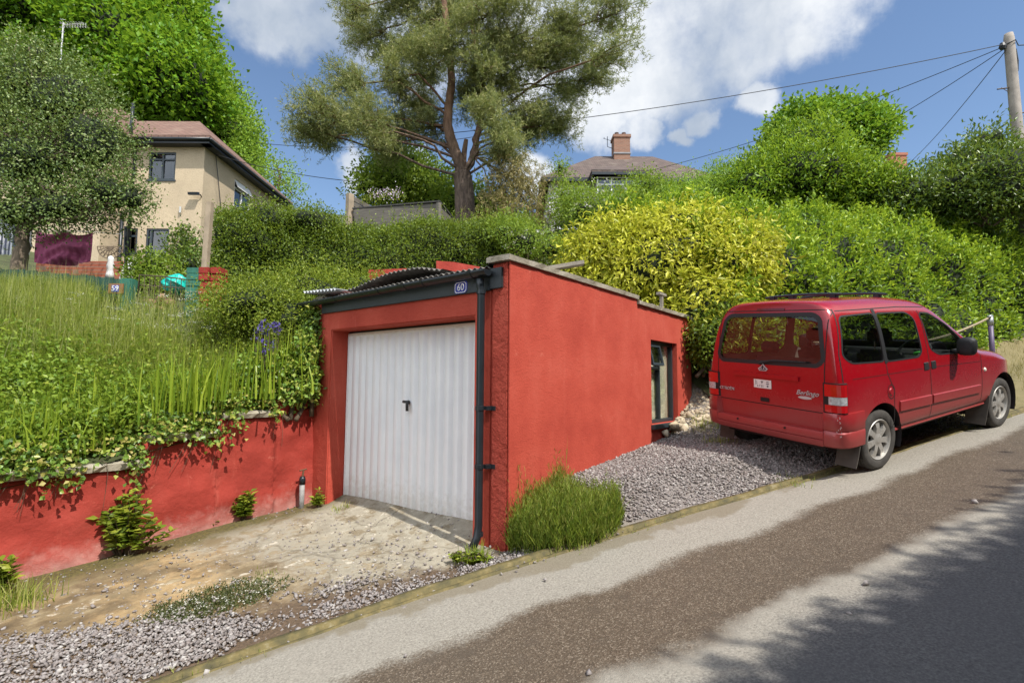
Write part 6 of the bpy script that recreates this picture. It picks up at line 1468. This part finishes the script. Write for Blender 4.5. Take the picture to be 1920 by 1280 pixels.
P, _n2 = sample_blobs(sb((1110, 385, 12.3, 80, 42, .9), (985, 450, 9.9, 45, 30, .5)), 60, 3); Q = np.repeat(P, 5, 0)+rng.normal(size=(300, 3))*.02; V, F = leaf_geo(Q, rng.normal(size=Q.shape), .05, .045); tag(big('rose_blossom', V, F, LM['white'], None, rnd_pairs(300)), 'pale rose blossoms dotted over the light green rose leaves', 'blossom', kind='stuff')
# ---- golden shrub
bush('golden_shrub', sb((1240, 515, 9.5, 165, 90, 1.0), (1145, 495, 9.7, 90, 75, .8), (1355, 510, 9.1, 75, 70, .8), (1265, 442, 9.8, 85, 38, .8), (1325, 590, 8.6, 62, 78, .6), (1240, 590, 9.3, 110, 80, .7), (1110, 545, 9.6, 55, 55, .6), (1335, 450, 9.5, 65, 32, .6), (1200, 450, 9.7, 60, 35, .6), (1400, 470, 9.2, 42, 38, .5)), 6600, 6, .125, .045, LM['yellow'], 'rounded golden-yellow variegated shrub growing behind the garage', seed=11, spread=.13, amp=.24, droop=.75, out=.9, up=.35, shell=.09, core=.80)
bush('garage_corner_growth', sb((1325, 640, 8.0, 28, 42, .3), (1352, 610, 8.2, 35, 45, .4)), 700, 6, .09, .035, LM['privet'], 'dark green growth hanging between the golden shrub and the rubble', seed=12, spread=.09, droop=.5)
# ---- clipped hedge above the old red wall
pa = [at(px, 515, v_) for px, v_ in ((395, 9.1), (520, 9.3), (640, 9.6), (780, 9.9), (900, 10.1), (1010, 10.4))]
pa = [(p[0], p[1], z) for p, z in zip(pa, (3.15, 3.25, 3.25, 3.35, 3.5, 3.7))]
strip_hedge('clipped_hedge', pa, [(.05, 0), (-.05, .5), (.02, .95), (.2, 1.2), (.7, 1.32), (1.2, 1.2), (1.3, .3)], 9000, .05, .026, LM['privet'], 'clipped dark privet hedge running above the old red garden wall', seed=14, lump=.16, k=7, spread=.06, sprig=500)
bush('hedge_end', sb((450, 440, 9.7, 50, 50, .5), (505, 425, 9.9, 65, 40, .6), (430, 490, 9.4, 35, 35, .4), (590, 420, 10, 60, 30, .6)), 1900, 7, .05, .028, LM['privet'], 'lighter bulging end of the privet hedge beside the timber post', 'hedge', seed=15, spread=.08, amp=.25)
bush('climbing_shrub', sb((345, 470, 10.5, 18, 36, .3), (356, 500, 10, 20, 26, .3)), 420, 6, .075, .04, LM['dark'], 'dark leafy climber against the cream house left of the timber post', seed=16, spread=.12, amp=.35, core=.5)
bush('gate_bush', sb((290, 505, 9.2, 38, 26, .4), (305, 540, 9, 32, 25, .3), (268, 530, 9, 18, 25, .3)), 600, 6, .07, .036, LM['rose'], 'lime green bush growing behind the iron gate', seed=17, spread=.09, amp=.3, core=.55)
bush('garage_side_bush', sb((500, 565, 7.2, 90, 45, .5), (590, 545, 7.6, 70, 38, .5), (440, 575, 7.2, 50, 40, .4), (560, 600, 6.9, 55, 50, .4), (660, 540, 8.2, 70, 28, .5)), 3600, 6, .045, .020, LM['weed'], 'mound of small-leaved green shrub beside the left end of the garage roof', seed=18, spread=.12, amp=.42, core=.55)
# ---- trees behind
def pine():
    v = 14.5; base = at(872, 440, v); base[2] = 5.4
    root = empty('pine_tree', tuple(base), 0, 'tall spreading Scots pine with forked reddish trunk behind the shed', 'tree')
    tk = MB(); px = lambda x, y, dv=0: at(x, y, v+dv)-base
    limb(tk, [px(875, 440), px(872, 395), px(870, 350), px(866, 325)], .31, .255, 16, .0, 5)
    s1 = limb(tk, [px(868, 330), px(856, 290, -.1), px(842, 245, -.1), px(841, 200), px(846, 140), px(838, 60), px(828, -40), px(820, -140)], .175, .06, 12, .015, 5)
    s2 = limb(tk, [px(868, 335), px(885, 300, .1), px(893, 262, .2), px(902, 215, .3), px(900, 140, .4), px(888, 60, .5), px(880, -60, .5)], .125, .045, 10, .02, 5)
    s3 = limb(tk, [px(868, 325), px(870, 290), px(874, 262)], .1, .06, 8)
    bl = [(620, 235, 62, 50), (588, 205, 42, 50), (650, 160, 55, 45), (590, 262, 34, 22), (695, 70, 65, 60), (680, 215, 60, 42), (745, 245, 55, 42), (735, 150, 55, 50), (815, 40, 85, 60), (760, 20, 80, 45), (910, 30, 85, 55), (905, 120, 55, 55), (990, 60, 95, 55), (1090, 45, 80, 42), (1160, 100, 38, 24), (1165, 20, 35, 28), (1040, 130, 85, 45), (1000, 195, 85, 50), (930, 210, 45, 40), (1050, 235, 45, 42), (1085, 180, 45, 28), (810, 235, 40, 32), (790, 90, 55, 40), (860, -80, 130, 60), (740, -60, 90, 50), (980, -60, 110, 50), (1120, -30, 70, 40), (960, 255, 40, 40), (720, 280, 40, 20), (850, 80, 50, 40), (950, 140, 50, 40), (660, 20, 45, 40), (1010, 250, 50, 25), (800, 130, 50, 45), (880, 190, 38, 40), (910, 175, 45, 40), (790, 200, 45, 35), (860, 20, 70, 55), (690, 250, 55, 35), (1120, 150, 40, 35), (560, 235, 30, 28), (950, 290, 35, 25), (750, 90, 50, 45), (1060, 90, 60, 40), (930, 80, 60, 45)]
    P_all = []; D_all = []
    for i, (x, y, rx, ry) in enumerate(bl):
        dv = random.uniform(-1.7, 1.9); c = at(x, y, v+dv)-base; st_ = (s1, s2)[int(x > 870)]
        j = int(np.argmin(np.abs(st_[:, 2]-(c[2]-.25*abs(x-865)/66)))); a = st_[j]; mid = a*.5+c*.5+np.array([0, 0, .25])+rng.normal(size=3)*.15
        limb(tk, [a, mid, c], .042, .016, 6, .03)
        k_ = v/FPX; r = np.array([rx*k_, .8, ry*k_]); B = np.stack([RH, FH, np.array([0, 0, 1.])])
        for q in range(9):
            e = c+(unit(rng.normal(size=3))*rng.uniform(.5, 1.0)*r)@B; m2 = (c*.6+mid*.4)*.5+e*.5+rng.normal(size=3)*.08; Qb = limb(tk, [c*.65+mid*.35, m2, e], .017, .005, 4, .02)
            nn_ = int(74*(rx*ry/2500)**.5); t = rng.uniform(.35, 1, nn_); pi = Qb[np.clip((t*len(Qb)).astype(int), 0, len(Qb)-1)]
            P_all.append(pi+rng.normal(size=pi.shape)*np.array([.19, .19, .13])); D_all.append(np.repeat(unit(e-m2)[None], nn_, 0))
        m_ = int(62*(rx*ry/2500)); dd = unit(rng.normal(size=(m_, 3)))*rng.uniform(.3, 1.08, (m_, 1)); P_all.append(c+(dd*r)@B); D_all.append(dd@B)
    P = np.concatenate(P_all); D = unit(np.concatenate(D_all)*.6+rng.normal(size=P.shape)*.5+np.array([0, 0, .45])); kk = 11
    Q = np.repeat(P, kk, 0)+np.repeat(D, kk, 0)*rng.uniform(-.05, .16, (len(P)*kk, 1)); ax = np.repeat(D, kk, 0)*.7+rng.normal(size=Q.shape)*.6
    V, F = leaf_geo(Q, ax, .105, .015, .1); r = np.repeat(rng.uniform(0, 1, len(P)), kk)*.6+rng.uniform(0, 1, len(Q))*.4
    big('crown', V, F, LM['pine'], root, rnd_pairs(len(Q), r))
    # drooping browned boughs low on the right
    P_all = []; D_all = []
    for (x, y) in ((960, 345), (990, 370), (1000, 400), (970, 400), (940, 370), (1015, 420), (950, 320), (985, 330), (930, 400)):
        c = at(x, y, v-1.0+random.uniform(-.4, .4))-base; a = s2[int(len(s2)*.2)]; limb(tk, [a, a*.5+c*.5+np.array([0, 0, .35]), c], .03, .008, 5, .03)
        m_ = 130; P_all.append(c+rng.normal(size=(m_, 3))*np.array([.30, .3, .30])); D_all.append(unit(rng.normal(size=(m_, 3))*.6+np.array([0, 0, -.6])))
    P = np.concatenate(P_all); D = np.concatenate(D_all); Q = np.repeat(P, kk, 0)+np.repeat(D, kk, 0)*rng.uniform(-.05, .16, (len(P)*kk, 1)); ax = np.repeat(D, kk, 0)*.7+rng.normal(size=Q.shape)*.6
    V, F = leaf_geo(Q, ax, .12, .017, .1); big('browned_boughs', V, F, LM['pinebrown'], root, rnd_pairs(len(Q)))
    tk.build('trunk', PBARK, root, True)
pine()
b_ = at(150, 300, 30); tree('maple_tree', (b_[0], b_[1], 5), [(b_[0], b_[1], 5), at(150, 250, 30), at(160, 120, 30)], .45, .15, sb((110, 40, 29, 165, 120, 4.5), (250, 90, 28, 125, 100, 4), (330, 160, 27, 80, 75, 3), (20, 90, 29, 110, 110, 4), (200, -40, 30, 150, 90, 4), (310, 40, 29, 70, 60, 2.5), (260, 190, 27.5, 120, 50, 3), (130, 170, 28, 150, 70, 3)), 9500, 8, .30, .20, LM['maple'], 'huge bright green maple filling the sky behind the cream house', seed=21, spread=.34, amp=.26, fr=3.6, limbs=2, lr=.12, up=1.3, droop=.1, core=.68, shell=.12)
b_ = at(425, 300, 31); tree('pale_tree', (b_[0], b_[1], 6), [(b_[0], b_[1], 6), at(425, 280, 31), at(415, 200, 31)], .3, .1, sb((400, 200, 31, 55, 75, 2), (440, 255, 30.5, 45, 55, 2), (380, 130, 31.5, 30, 60, 1.8), (460, 300, 30, 30, 40, 1.5)), 2600, 8, .22, .11, LM['ash'], 'taller paler green tree at the right edge of the big maple', seed=22, spread=.32, amp=.32, up=1, core=.5)
b_ = at(520, 380, 26); tree('young_tree', (b_[0], b_[1], 6), [(b_[0], b_[1], 6), at(522, 360, 26), at(520, 310, 26)], .08, .02, sb((515, 330, 26, 32, 34, .9), (545, 355, 26, 20, 20, .6), (500, 350, 26, 25, 22, .7)), 330, 6, .14, .07, LM['ash'], 'small feathery young tree right of the cream house roof', seed=23, spread=.28, amp=.4)
b_ = at(760, 420, 18); tree('garden_tree', (b_[0], b_[1], 5.5), [(b_[0], b_[1], 5.5), at(760, 380, 18), at(755, 330, 18)], .12, .05, sb((745, 345, 18, 62, 45, 1.3), (810, 360, 18, 50, 40, 1.1), (700, 355, 17.5, 35, 35, .9), (770, 310, 18.5, 50, 30, 1), (715, 310, 18, 22, 25, .6), (910, 400, 17, 50, 45, 1), (850, 390, 17.5, 40, 40, 1)), 2700, 7, .13, .075, LM['rose'], 'fresh green garden tree behind the low timber shed', seed=24, spread=.2, amp=.36, core=.55)
b_ = at(1545, 330, 22); tree('round_tree', (b_[0], b_[1], 8), [(b_[0], b_[1], 8), at(1545, 300, 22), at(1545, 250, 22)], .25, .1, sb((1545, 265, 22, 105, 48, 2.2), (1500, 250, 21.5, 60, 38, 1.5), (1590, 255, 22, 70, 45, 1.8), (1540, 232, 22, 60, 26, 1.5)), 3600, 7, .19, .13, LM['maple'], 'rounded bright green tree on the skyline above the tall laurel', seed=25, spread=.22, amp=.17, up=1.2, core=.72)
b_ = at(34, 535, 8.5); tree('holly_tree', b_, [b_-[0, 0, .3], at(38, 480, 8.5), at(46, 430, 8.55), at(70, 340, 8.6), at(90, 220, 8.7)], .125, .05, sb((110, 190, 8.7, 85, 95, .8), (60, 300, 8.5, 105, 90, .9), (170, 270, 8.6, 85, 90, .8), (205, 360, 8.5, 60, 55, .6), (110, 390, 8.4, 90, 45, .7), (245, 370, 8.5, 32, 40, .35), (50, 160, 8.8, 70, 75, .7), (70, 110, 8.8, 50, 40, .5), (-20, 240, 8.6, 80, 110, .8), (20, 400, 8.4, 60, 40, .6), (150, 180, 8.8, 45, 50, .5)), 5200, 7, .052, .030, LM['holly'], 'dark glossy evergreen tree with grey trunk at the left edge', seed=26, spread=.12, amp=.3, fr=4, limbs=3, lr=.03, shell=.22, core=.45, bark=mat('grey_bark', (.16, .12, .085), .95, var=.35, scale=10, bmp=.6, bscale=20))
P = at(720, 372, 12.9); Q = P+np.outer(rng.uniform(-1, 1, 300), RH)*.55+rng.normal(size=(300, 3))*np.array([.05, .05, .12]); V, F = leaf_geo(Q, rng.normal(size=Q.shape)*.5+[0, 0, 1], .06, .025); rt = empty('pink_flowers', tuple(P), 0, 'pink-flowered plant growing on top of the timber shed', 'plant'); big('stems', V-P, F, LM['weed'], rt, rnd_pairs(300))
Q = P+np.outer(rng.uniform(-.4, .4, 160), RH)+rng.normal(size=(160, 3))*np.array([.05, .05, .08])+[0, 0, .12]; V, F = leaf_geo(Q, rng.normal(size=Q.shape)*.5+[0, 0, 1], .05, .03); big('blossom', V-P, F, LM['pink'], rt, rnd_pairs(160))
# ---- trees and hedge across the lane (outside the frame): they throw the shade on the road
hp = [(s_, -6.24+.12*math.sin(s_*1.3)-.12*max(0, 2-s_)+.075*min(5, max(0, s_-2))) for s_ in np.linspace(26, -9, 60)]
path = [(*(st_xy(np.array([a]), np.array([b]))[0]), float(road_z(a))-.1) for a, b in hp]
strip_hedge('roadside_thicket', path, [(-.1, 0), (-.15, 1.5), (-.1, 3.4), (.1, 5.5), (.45, 6.25), (1.0, 6.65), (1.8, 5.8), (2.2, 2)], 8000, .16, .085, LM['privet'], 'tall leafy thicket across the lane that shades the road', seed=31, lump=.12, k=7, spread=.10, sprig=350, inset=.07)

# ---- grassy bank
def bank_pts(n, x0, x1, y0, y1, dens=None):
    x = rng.uniform(x0, x1, n); y = rng.uniform(y0, y1, n); k = np.ones(n, bool) if dens is None else rng.uniform(0, 1, n) < dens(x, y)
    x, y = x[k], y[k]; return np.stack([x, y, hill_z(x, y)], 1)
UV_ = lambda x, y: ((x-CAM[0])*RH[0]+(y-CAM[1])*RH[1], (x-CAM[0])*FH[0]+(y-CAM[1])*FH[1])
def d_grass(x, y):
    u, v_ = UV_(x, y); px = 960+FPX*u/np.maximum(v_, .5); return (v_ < 8.1)*(px < 640)*np.where((px > 170) & (px < 360) & (v_ > 6.9), .12, 1)*(px > -120)*np.where(px < 330, 1, .45)
P = bank_pts(90000, -5, .6, 3.35, 8, d_grass); u, v_ = UV_(P[:, 0], P[:, 1]); tall = sm(4.6, 6.6, v_)*sm(560, 250, 960+FPX*u/v_)
P = P[:34000]; tall = tall[:34000]
tag(blades(P, .22+.32*tall, .007+.003*rng.uniform(0, 1, len(P)), .42, LM['grass'], 'long_grass', r=np.clip(rng.uniform(0, .75, len(P))+.25*tall*rng.uniform(0, 1, len(P)), 0, 1)), 'long uncut grass covering the bank above the red retaining wall', 'grass', kind='stuff')
def weeds(name, n, dens, L, W, h0, h1, m_, label, kk=10, sp=.08):
    P = bank_pts(n*8, -5, .9, 3.3, 7.8, dens)[:n]; Q = np.repeat(P, kk, 0)+rng.normal(size=(len(P)*kk, 3))*np.array([sp, sp, sp*.7])+np.repeat(rng.uniform(h0, h1, len(P)), kk)[:, None]*np.array([0, 0, 1.])
    V, F = leaf_geo(Q, rng.normal(size=Q.shape)*.8+[0, -.3, .35], L, W); tag(big(name, V, F, m_, None, rnd_pairs(len(Q), np.repeat(rng.uniform(0, 1, len(P)), kk)*.6+rng.uniform(0, .4, len(Q)))), label, 'weeds', kind='stuff')
low_ = lambda x, y: d_grass(x, y)*sm(6.9, 5.4, UV_(x, y)[1])*(.35+.65*(np.sin(x*3+y*2)+np.sin(x*1.3-y*4) > -.4))
weeds('bank_weeds', 2400, lambda x, y: d_grass(x, y)*.9, .05, .03, .05, .34, LM['weed'], 'mixed leafy weeds among the grass of the bank')
weeds('bramble_growth', 1900, low_, .062, .032, .10, .36, LM['rose'], 'lime green broad-leaved growth on the lower bank above the coping', 11, .10)
weeds('bramble_growth', 600, low_, .055, .032, .04, .25, LM['privet'], 'darker broad-leaved patches low on the bank', 11, .10)
P = bank_pts(30000, -5, -.3, 4.6, 8, lambda x, y: (UV_(x, y)[1] < 8)*(UV_(x, y)[0]/UV_(x, y)[1] < -.44)*1.0)[:2600]
tag(blades(P, .72, .006, .4, LM['seed'], 'seeding_grass', r=rng.uniform(0, 1, len(P)), seg=4), 'tall pale seeding grass in front of the green fence', 'grass', kind='stuff')
# cow parsley heads
n = 46; P = []
for _ in range(n): P.append(at(random.choice([random.gauss(330, 45), random.gauss(130, 60), random.gauss(350, 60)]), random.uniform(545, 620), random.uniform(6.6, 7.5)))
P = np.array(P); mb_v = []; kk = 26; Q = np.repeat(P, kk, 0)+rng.normal(size=(n*kk, 3))*np.array([.05, .05, .008]); V, F = leaf_geo(Q, rng.normal(size=Q.shape)*[1, 1, .2], .014, .013); 
tag(big('cow_parsley', V, F, LM['white'], None, rnd_pairs(len(Q))), 'white cow parsley heads floating above the long grass', 'flowers', kind='stuff')
# iris clumps: sword leaves
def iris(name, spots, n, h, label, flowers=()):
    base = spots[0]; root = empty(name, tuple(base), 0, label, 'plant')
    P = np.concatenate([np.array(s_)-base+rng.normal(size=(int(n*2.3), 3))*np.array([.19, .13, .0]) for s_ in spots]); V = blades(P, h, .022, .24, LM['iris'], 'leaves', root, seg=4, bend=.8)
    if flowers:
        fp = np.array([at(*f)-base for f in flowers]); kk = 9; Q = np.repeat(fp, kk, 0)+rng.normal(size=(len(fp)*kk, 3))*.017; V, F = leaf_geo(Q, rng.normal(size=Q.shape)+[0, 0, -.2], .05, .032); big('blossom', V, F, LM['violet'], root, rnd_pairs(len(Q)))
        mb = MB()
        for f in fp: limb(mb, [np.array([f[0]*.8, f[1]*.8, f[2]-.55]), f], .006, .004, 5)
        mb.build('stalks', TWIG, root)
    return root
def onbank(px, py, v_): P = at(px, py, v_); P[2] = min(P[2], float(hill_z(P[0], P[1]))+.1) if P[1] > 3.3 else P[2]; return P
iris('iris_clump', [onbank(370, 770, 5.6), onbank(410, 750, 5.7), onbank(330, 790, 5.5)], 26, .62, 'large clump of upright sword-shaped iris leaves in the middle of the bank')
iris('iris_clump', [onbank(70, 850, 4.75), onbank(110, 840, 4.8), onbank(30, 850, 4.75)], 26, .46, 'clump of sword-shaped leaves above the lowest coping at the left')
iris('iris_clump', [onbank(240, 770, 5.5), onbank(190, 800, 5.3)], 18, .5, 'smaller clump of sword-shaped leaves between the two larger clumps')
iris('flag_iris', [onbank(525, 700, 6.3)-[0, 0, .3], onbank(470, 720, 6.2)-[0, 0, .2], onbank(550, 690, 6.35)-[0, 0, .3]], 26, .8, 'flag iris with violet flowers beside the garage pillar', [(490, 605, 6.2), (497, 622, 6.2), (505, 612, 6.15), (512, 608, 6.2), (486, 636, 6.2), (500, 640, 6.15), (518, 620, 6.2), (483, 620, 6.25), (508, 650, 6.1), (522, 612, 6.2), (495, 656, 6.1), (478, 632, 6.2)])
# ivy and creepers along the wall head
iv = empty('wall_ivy', (-1.5, 3.15, .8), 0, 'ivy and brambles tumbling over the stepped coping of the red wall', 'ivy'); n = 1500; x = rng.uniform(-3.6, .15, n)
zt = np.select([x < -1.82, x < -1.13, x < -.5], [.70, .93, 1.12], 1.28); hang = np.abs(rng.normal(size=n))*.07*(1+.8*np.sin(x*5)); y = 3.15-.07+rng.uniform(-.05, .42, n); z = zt+np.where(y < 3.1, -hang, rng.uniform(.0, .16, n))+.03
P = np.stack([x, y, z], 1)-np.array([-1.5, 3.15, .8]); gap = (np.sin(x*4.1+1)+.6*np.sin(x*9.7) > -.75) | (y > 3.25); P = P[gap]
Q, M = clusters(P, np.tile([0, -.7, .5], (len(P), 1)), 6, .045); V, F = leaf_geo(Q, M*.6+rng.normal(size=Q.shape)*.7+[0, 0, -.1], .05, .044, nrm=np.tile([0, -.6, .7], (len(Q), 1))); big('leaves', V, F, LM['ivy'], iv, rnd_pairs(len(Q)))
mb = MB()
for i in range(26):
    x0 = random.uniform(-3.2, -.1); z0 = float(np.select([x0 < -1.82, x0 < -1.13, x0 < -.5], [.66, .89, 1.08], 1.25)); pts = [np.array([x0+1.5, 0.0, z0-.8+.06]), np.array([x0+1.5+.05, -.08, z0-.8]), np.array([x0+1.5+random.uniform(-.1, .1), -.05, z0-.8-random.uniform(.08, .42)])]; limb(mb, pts, .004, .002, 4)
mb.build('runners', TWIG, iv)
bush('ivy_mass', sb((545, 715, 6.35, 48, 40, .14), (500, 690, 6.3, 45, 35, .15), (590, 600, 6.6, 18, 30, .1), (575, 680, 6.45, 25, 50, .12)), 750, 6, .052, .045, LM['ivy'], 'thick ivy hanging over the wall where it meets the garage pillar', 'ivy', seed=33, spread=.05, amp=.3, droop=.5, core=.6)
bush('eaves_ivy', sb((600, 610, 6.62, 12, 45, .09), (593, 650, 6.6, 14, 40, .08), (612, 590, 6.65, 14, 16, .08), (585, 720, 6.5, 14, 30, .08)), 260, 6, .045, .04, LM['dark'], 'dark ivy climbing the left garage pillar to the eaves', 'ivy', seed=34, spread=.04, amp=.3, droop=.5, core=0)
# wall-foot weeds
def weed(name, px, py, v_, spread, h, ns, label, L=.085, W=.04, m_=None, group=None, kk=20):
    base = at(px, py, v_); base[2] = float(low_z(base[0], base[1])); root = empty(name, tuple(base), 0, label, 'plant', group); mb = MB(); Qs = []; Ax = []
    for i in range(ns):
        a = random.uniform(0, 6.28); r = spread*random.uniform(.1, 1); hh = h*random.uniform(.55, 1.05)*(1-.45*(r/spread)**2)
        tip = RH*math.cos(a)*r-FH*abs(math.sin(a))*r*.45+np.array([0, 0, hh]); b0 = tip*[.25, .25, 0]; limb(mb, [b0, b0*.5+tip*.5+[0, 0, .05], tip], .006, .003, 5)
        for t in np.linspace(.25, 1, kk//2):
            c = b0+(tip-b0)*t
            for s_ in (0, 1): an = random.uniform(0, 6.28); Qs.append(c); Ax.append((math.cos(an), math.sin(an), .35))
    mb.build('stems', TWIG, root); V, F = leaf_geo(np.array(Qs), np.array(Ax)+rng.normal(size=(len(Qs), 3))*.15, L, W, .18, nrm=np.tile([0, -.2, 1.], (len(Qs), 1))); big('leaves', V, F, m_ or LM['weed'], root, rnd_pairs(len(Qs)))
    return root
weed('tall_weed', 235, 1030, 5.0, .42, .58, 34, 'large leafy weed growing against the red wall', .10, .042)
weed('tall_weed', 458, 966, 5.9, .16, .36, 12, 'smaller leafy weed at the wall foot left of the standpipe', .09, .04)
weed('tall_weed', 597, 944, 6.3, .08, .2, 7, 'little weed between the standpipe and the garage door', .07, .03)
weed('tall_weed', 395, 985, 5.7, .10, .08, 7, 'low weed tuft at the wall foot between the two taller weeds', .06, .03)
weed('tall_weed', 2, 1120, 4.2, .18, .30, 14, 'leafy weed cut by the left edge of the view', .09, .045)
# horsetail clump by the garage corner
hc = at(1015, 985, 4.75); hc[2] = float(low_z(hc[0], hc[1])); ht = empty('horsetail_clump', tuple(hc), 0, 'dense feathery green horsetail clump at the garage corner', 'plant')
P = []
while len(P) < 1150:
    px, py = random.uniform(915, 1165), random.uniform(950, 1048)
    if ((px-1038)/125)**2+((py-1002-(1038-px)*.10)/40)**2 > 1.0: continue
    q = on_ground(px, py)
    if q[1] < -.03: P.append(q)
P = np.array(P); hh = .46*(1-.5*np.clip((P[:, 0]-hc[0]+.1)/.7, 0, 1))*rng.uniform(.35, 1.1, len(P))*(1+.25*np.sin(P[:, 0]*9)*np.sin(P[:, 1]*11+1))*np.where(rng.uniform(0, 1, len(P)) < .1, 1.3, 1)
blades(P-hc, hh, .006, .4, LM['horsetail'], 'stems', ht, seg=3)
kk = 26; t = rng.uniform(.12, .95, (len(P), kk)); Q = (P[:, None, :]+np.stack([np.zeros_like(t), np.zeros_like(t), hh[:, None]*t], -1)+rng.normal(size=(len(P), kk, 3))*.016).reshape(-1, 3)-hc
a = rng.uniform(0, 6.28, len(Q)); V, F = leaf_geo(Q, np.stack([np.cos(a)*.5, np.sin(a)*.5, np.full(len(Q), .9)], 1), .105*(1.15-t.ravel()*.7), .0042, .1); big('whorled_leaves', V, F, LM['horsetail'], ht, rnd_pairs(len(Q)))
# roadside tufts, straw verge, white-flowered mat
def tuft(px, py, n, r, h, label, m_=None, name='grass_tuft', group=None):
    c = on_ground(px, py); root = empty(name, tuple(c), 0, label, 'grass tuft', group); q = rng.normal(size=(n, 2))*r; P = np.stack([q[:, 0], q[:, 1], low_z(q[:, 0]+c[0], q[:, 1]+c[1])-c[2]], 1); blades(P, h, .007, .45, m_ or LM['grass'], 'blades', root); return root
weed('channel_weed', 885, 1045, 4.4, .16, .12, 16, 'leafy green weeds at the foot of the black downpipe', .045, .02)
weed('channel_weed', 860, 1030, 4.5, .12, .09, 10, 'low weeds between the downpipe foot and the white garage door', .04, .02)
tuft(890, 1050, 130, .07, .14, 'bright green grass tuft in the gravel below the downpipe', LM['iris'])
tuft(1060, 1010, 60, .06, .12, 'small green tuft in front of the horsetail clump', LM['iris'])
tuft(20, 1140, 260, .12, .2, 'spreading grass tuft at the left edge of the driveway')
tuft(490, 1085, 60, .08, .05, 'thin grass growing in the cracked slab')
tuft(640, 955, 60, .06, .07, 'mossy tuft beside the lower left door corner')
tuft(1490, 905, 120, .09, .06, 'flat grass on the channel behind the car wheel')
tuft(1320, 800, 200, .13, .12, 'grass tuft at the end of the rubble slope', LM['grass'])
tuft(1345, 830, 120, .1, .1, 'grass tuft under the rear corner of the red car')
n = 5200; s_ = rng.uniform(5.5, 24, n); t_ = rng.uniform(-.62, 1.6, n); k = rng.uniform(0, 1, n) < sm(-.7, .3, t_)+.12; p = st_xy(s_[k], t_[k]); P = np.stack([p[:, 0], p[:, 1], low_z(p[:, 0], p[:, 1])], 1)
tag(blades(P, .16, .008, .7, LM['straw'], 'dry_grass'), 'dry straw-coloured verge grass below the long hedge', 'grass', kind='stuff')
n = 2200; s_ = rng.uniform(-6, 9, n); t_ = drain_t(s_)+rng.normal(size=n)*.07+.02; k = np.sin(s_*2.1)+np.sin(s_*5.3+1) > .35; p = st_xy(s_[k], t_[k]); P = np.stack([p[:, 0], p[:, 1], road_z(s_[k])+.0], 1)
tag(blades(P, .035, .005, .8, LM['grass'], 'channel_grass'), 'short grass and moss along the drainage channel', 'grass', kind='stuff')
P = []
while len(P) < 750:
    px, py = random.uniform(250, 565), random.uniform(1085, 1170)
    if ((px-405)/150)**2+((py-1128+(px-405)*.28)/30)**2 < 1.1*random.uniform(.2, 1): P.append(on_ground(px, py))
P = np.array(P); kk = 6; Q = np.repeat(P, kk, 0)+rng.normal(size=(len(P)*kk, 3))*[.02, .02, .006]+[0, 0, .012]; V, F = leaf_geo(Q, rng.normal(size=Q.shape)*.8+[0, 0, .6], .02, .011); tag(big('ground_cover', V, F, leaf_mat('creeping_leaf', [(.03, .05, .015), (.06, .085, .025), (.12, .11, .05)], .6, .2, gain=1.3), None, rnd_pairs(len(Q))), 'dark creeping ground cover in the middle of the driveway edge', 'ground cover', kind='stuff')
P2 = P[rng.choice(len(P), 200)]+[0, 0, .03]; P2 = P2[rng.uniform(0, 1, len(P2)) < .9]; Q = np.repeat(P2, 3, 0)+rng.normal(size=(len(P2)*3, 3))*.006; V, F = leaf_geo(Q, rng.normal(size=Q.shape)*[1, 1, .3], .012, .010); tag(big('tiny_flowers', V, F, LM['white'], None, rnd_pairs(len(Q))), 'tiny white flowers on the creeping ground cover', 'flowers', kind='stuff')

# a few loose stones on the lane
for i, (px, py, s_) in enumerate([(1158, 1002, .02), (1624, 1096, .03), (1828, 943, .028), (1022, 1088, .02), (388, 1262, .03), (1105, 1262, .022), (760, 1230, .018), (1593, 1152, .02)]):
    d = raydir(px, py); lam = np.arange(2, 14, .01); Q = CAM+lam[:, None]*d; q = Q[int(np.argmax(Q[:, 2] < road_z(Q[:, 0]*SV[0]+Q[:, 1]*SV[1])))]
    tag(stones('loose_stone', [q+[0, 0, s_*.3]], [s_], GRAV, None, .7), 'small loose stone lying on the open lane surface', 'stone', 'loose stones on the lane')
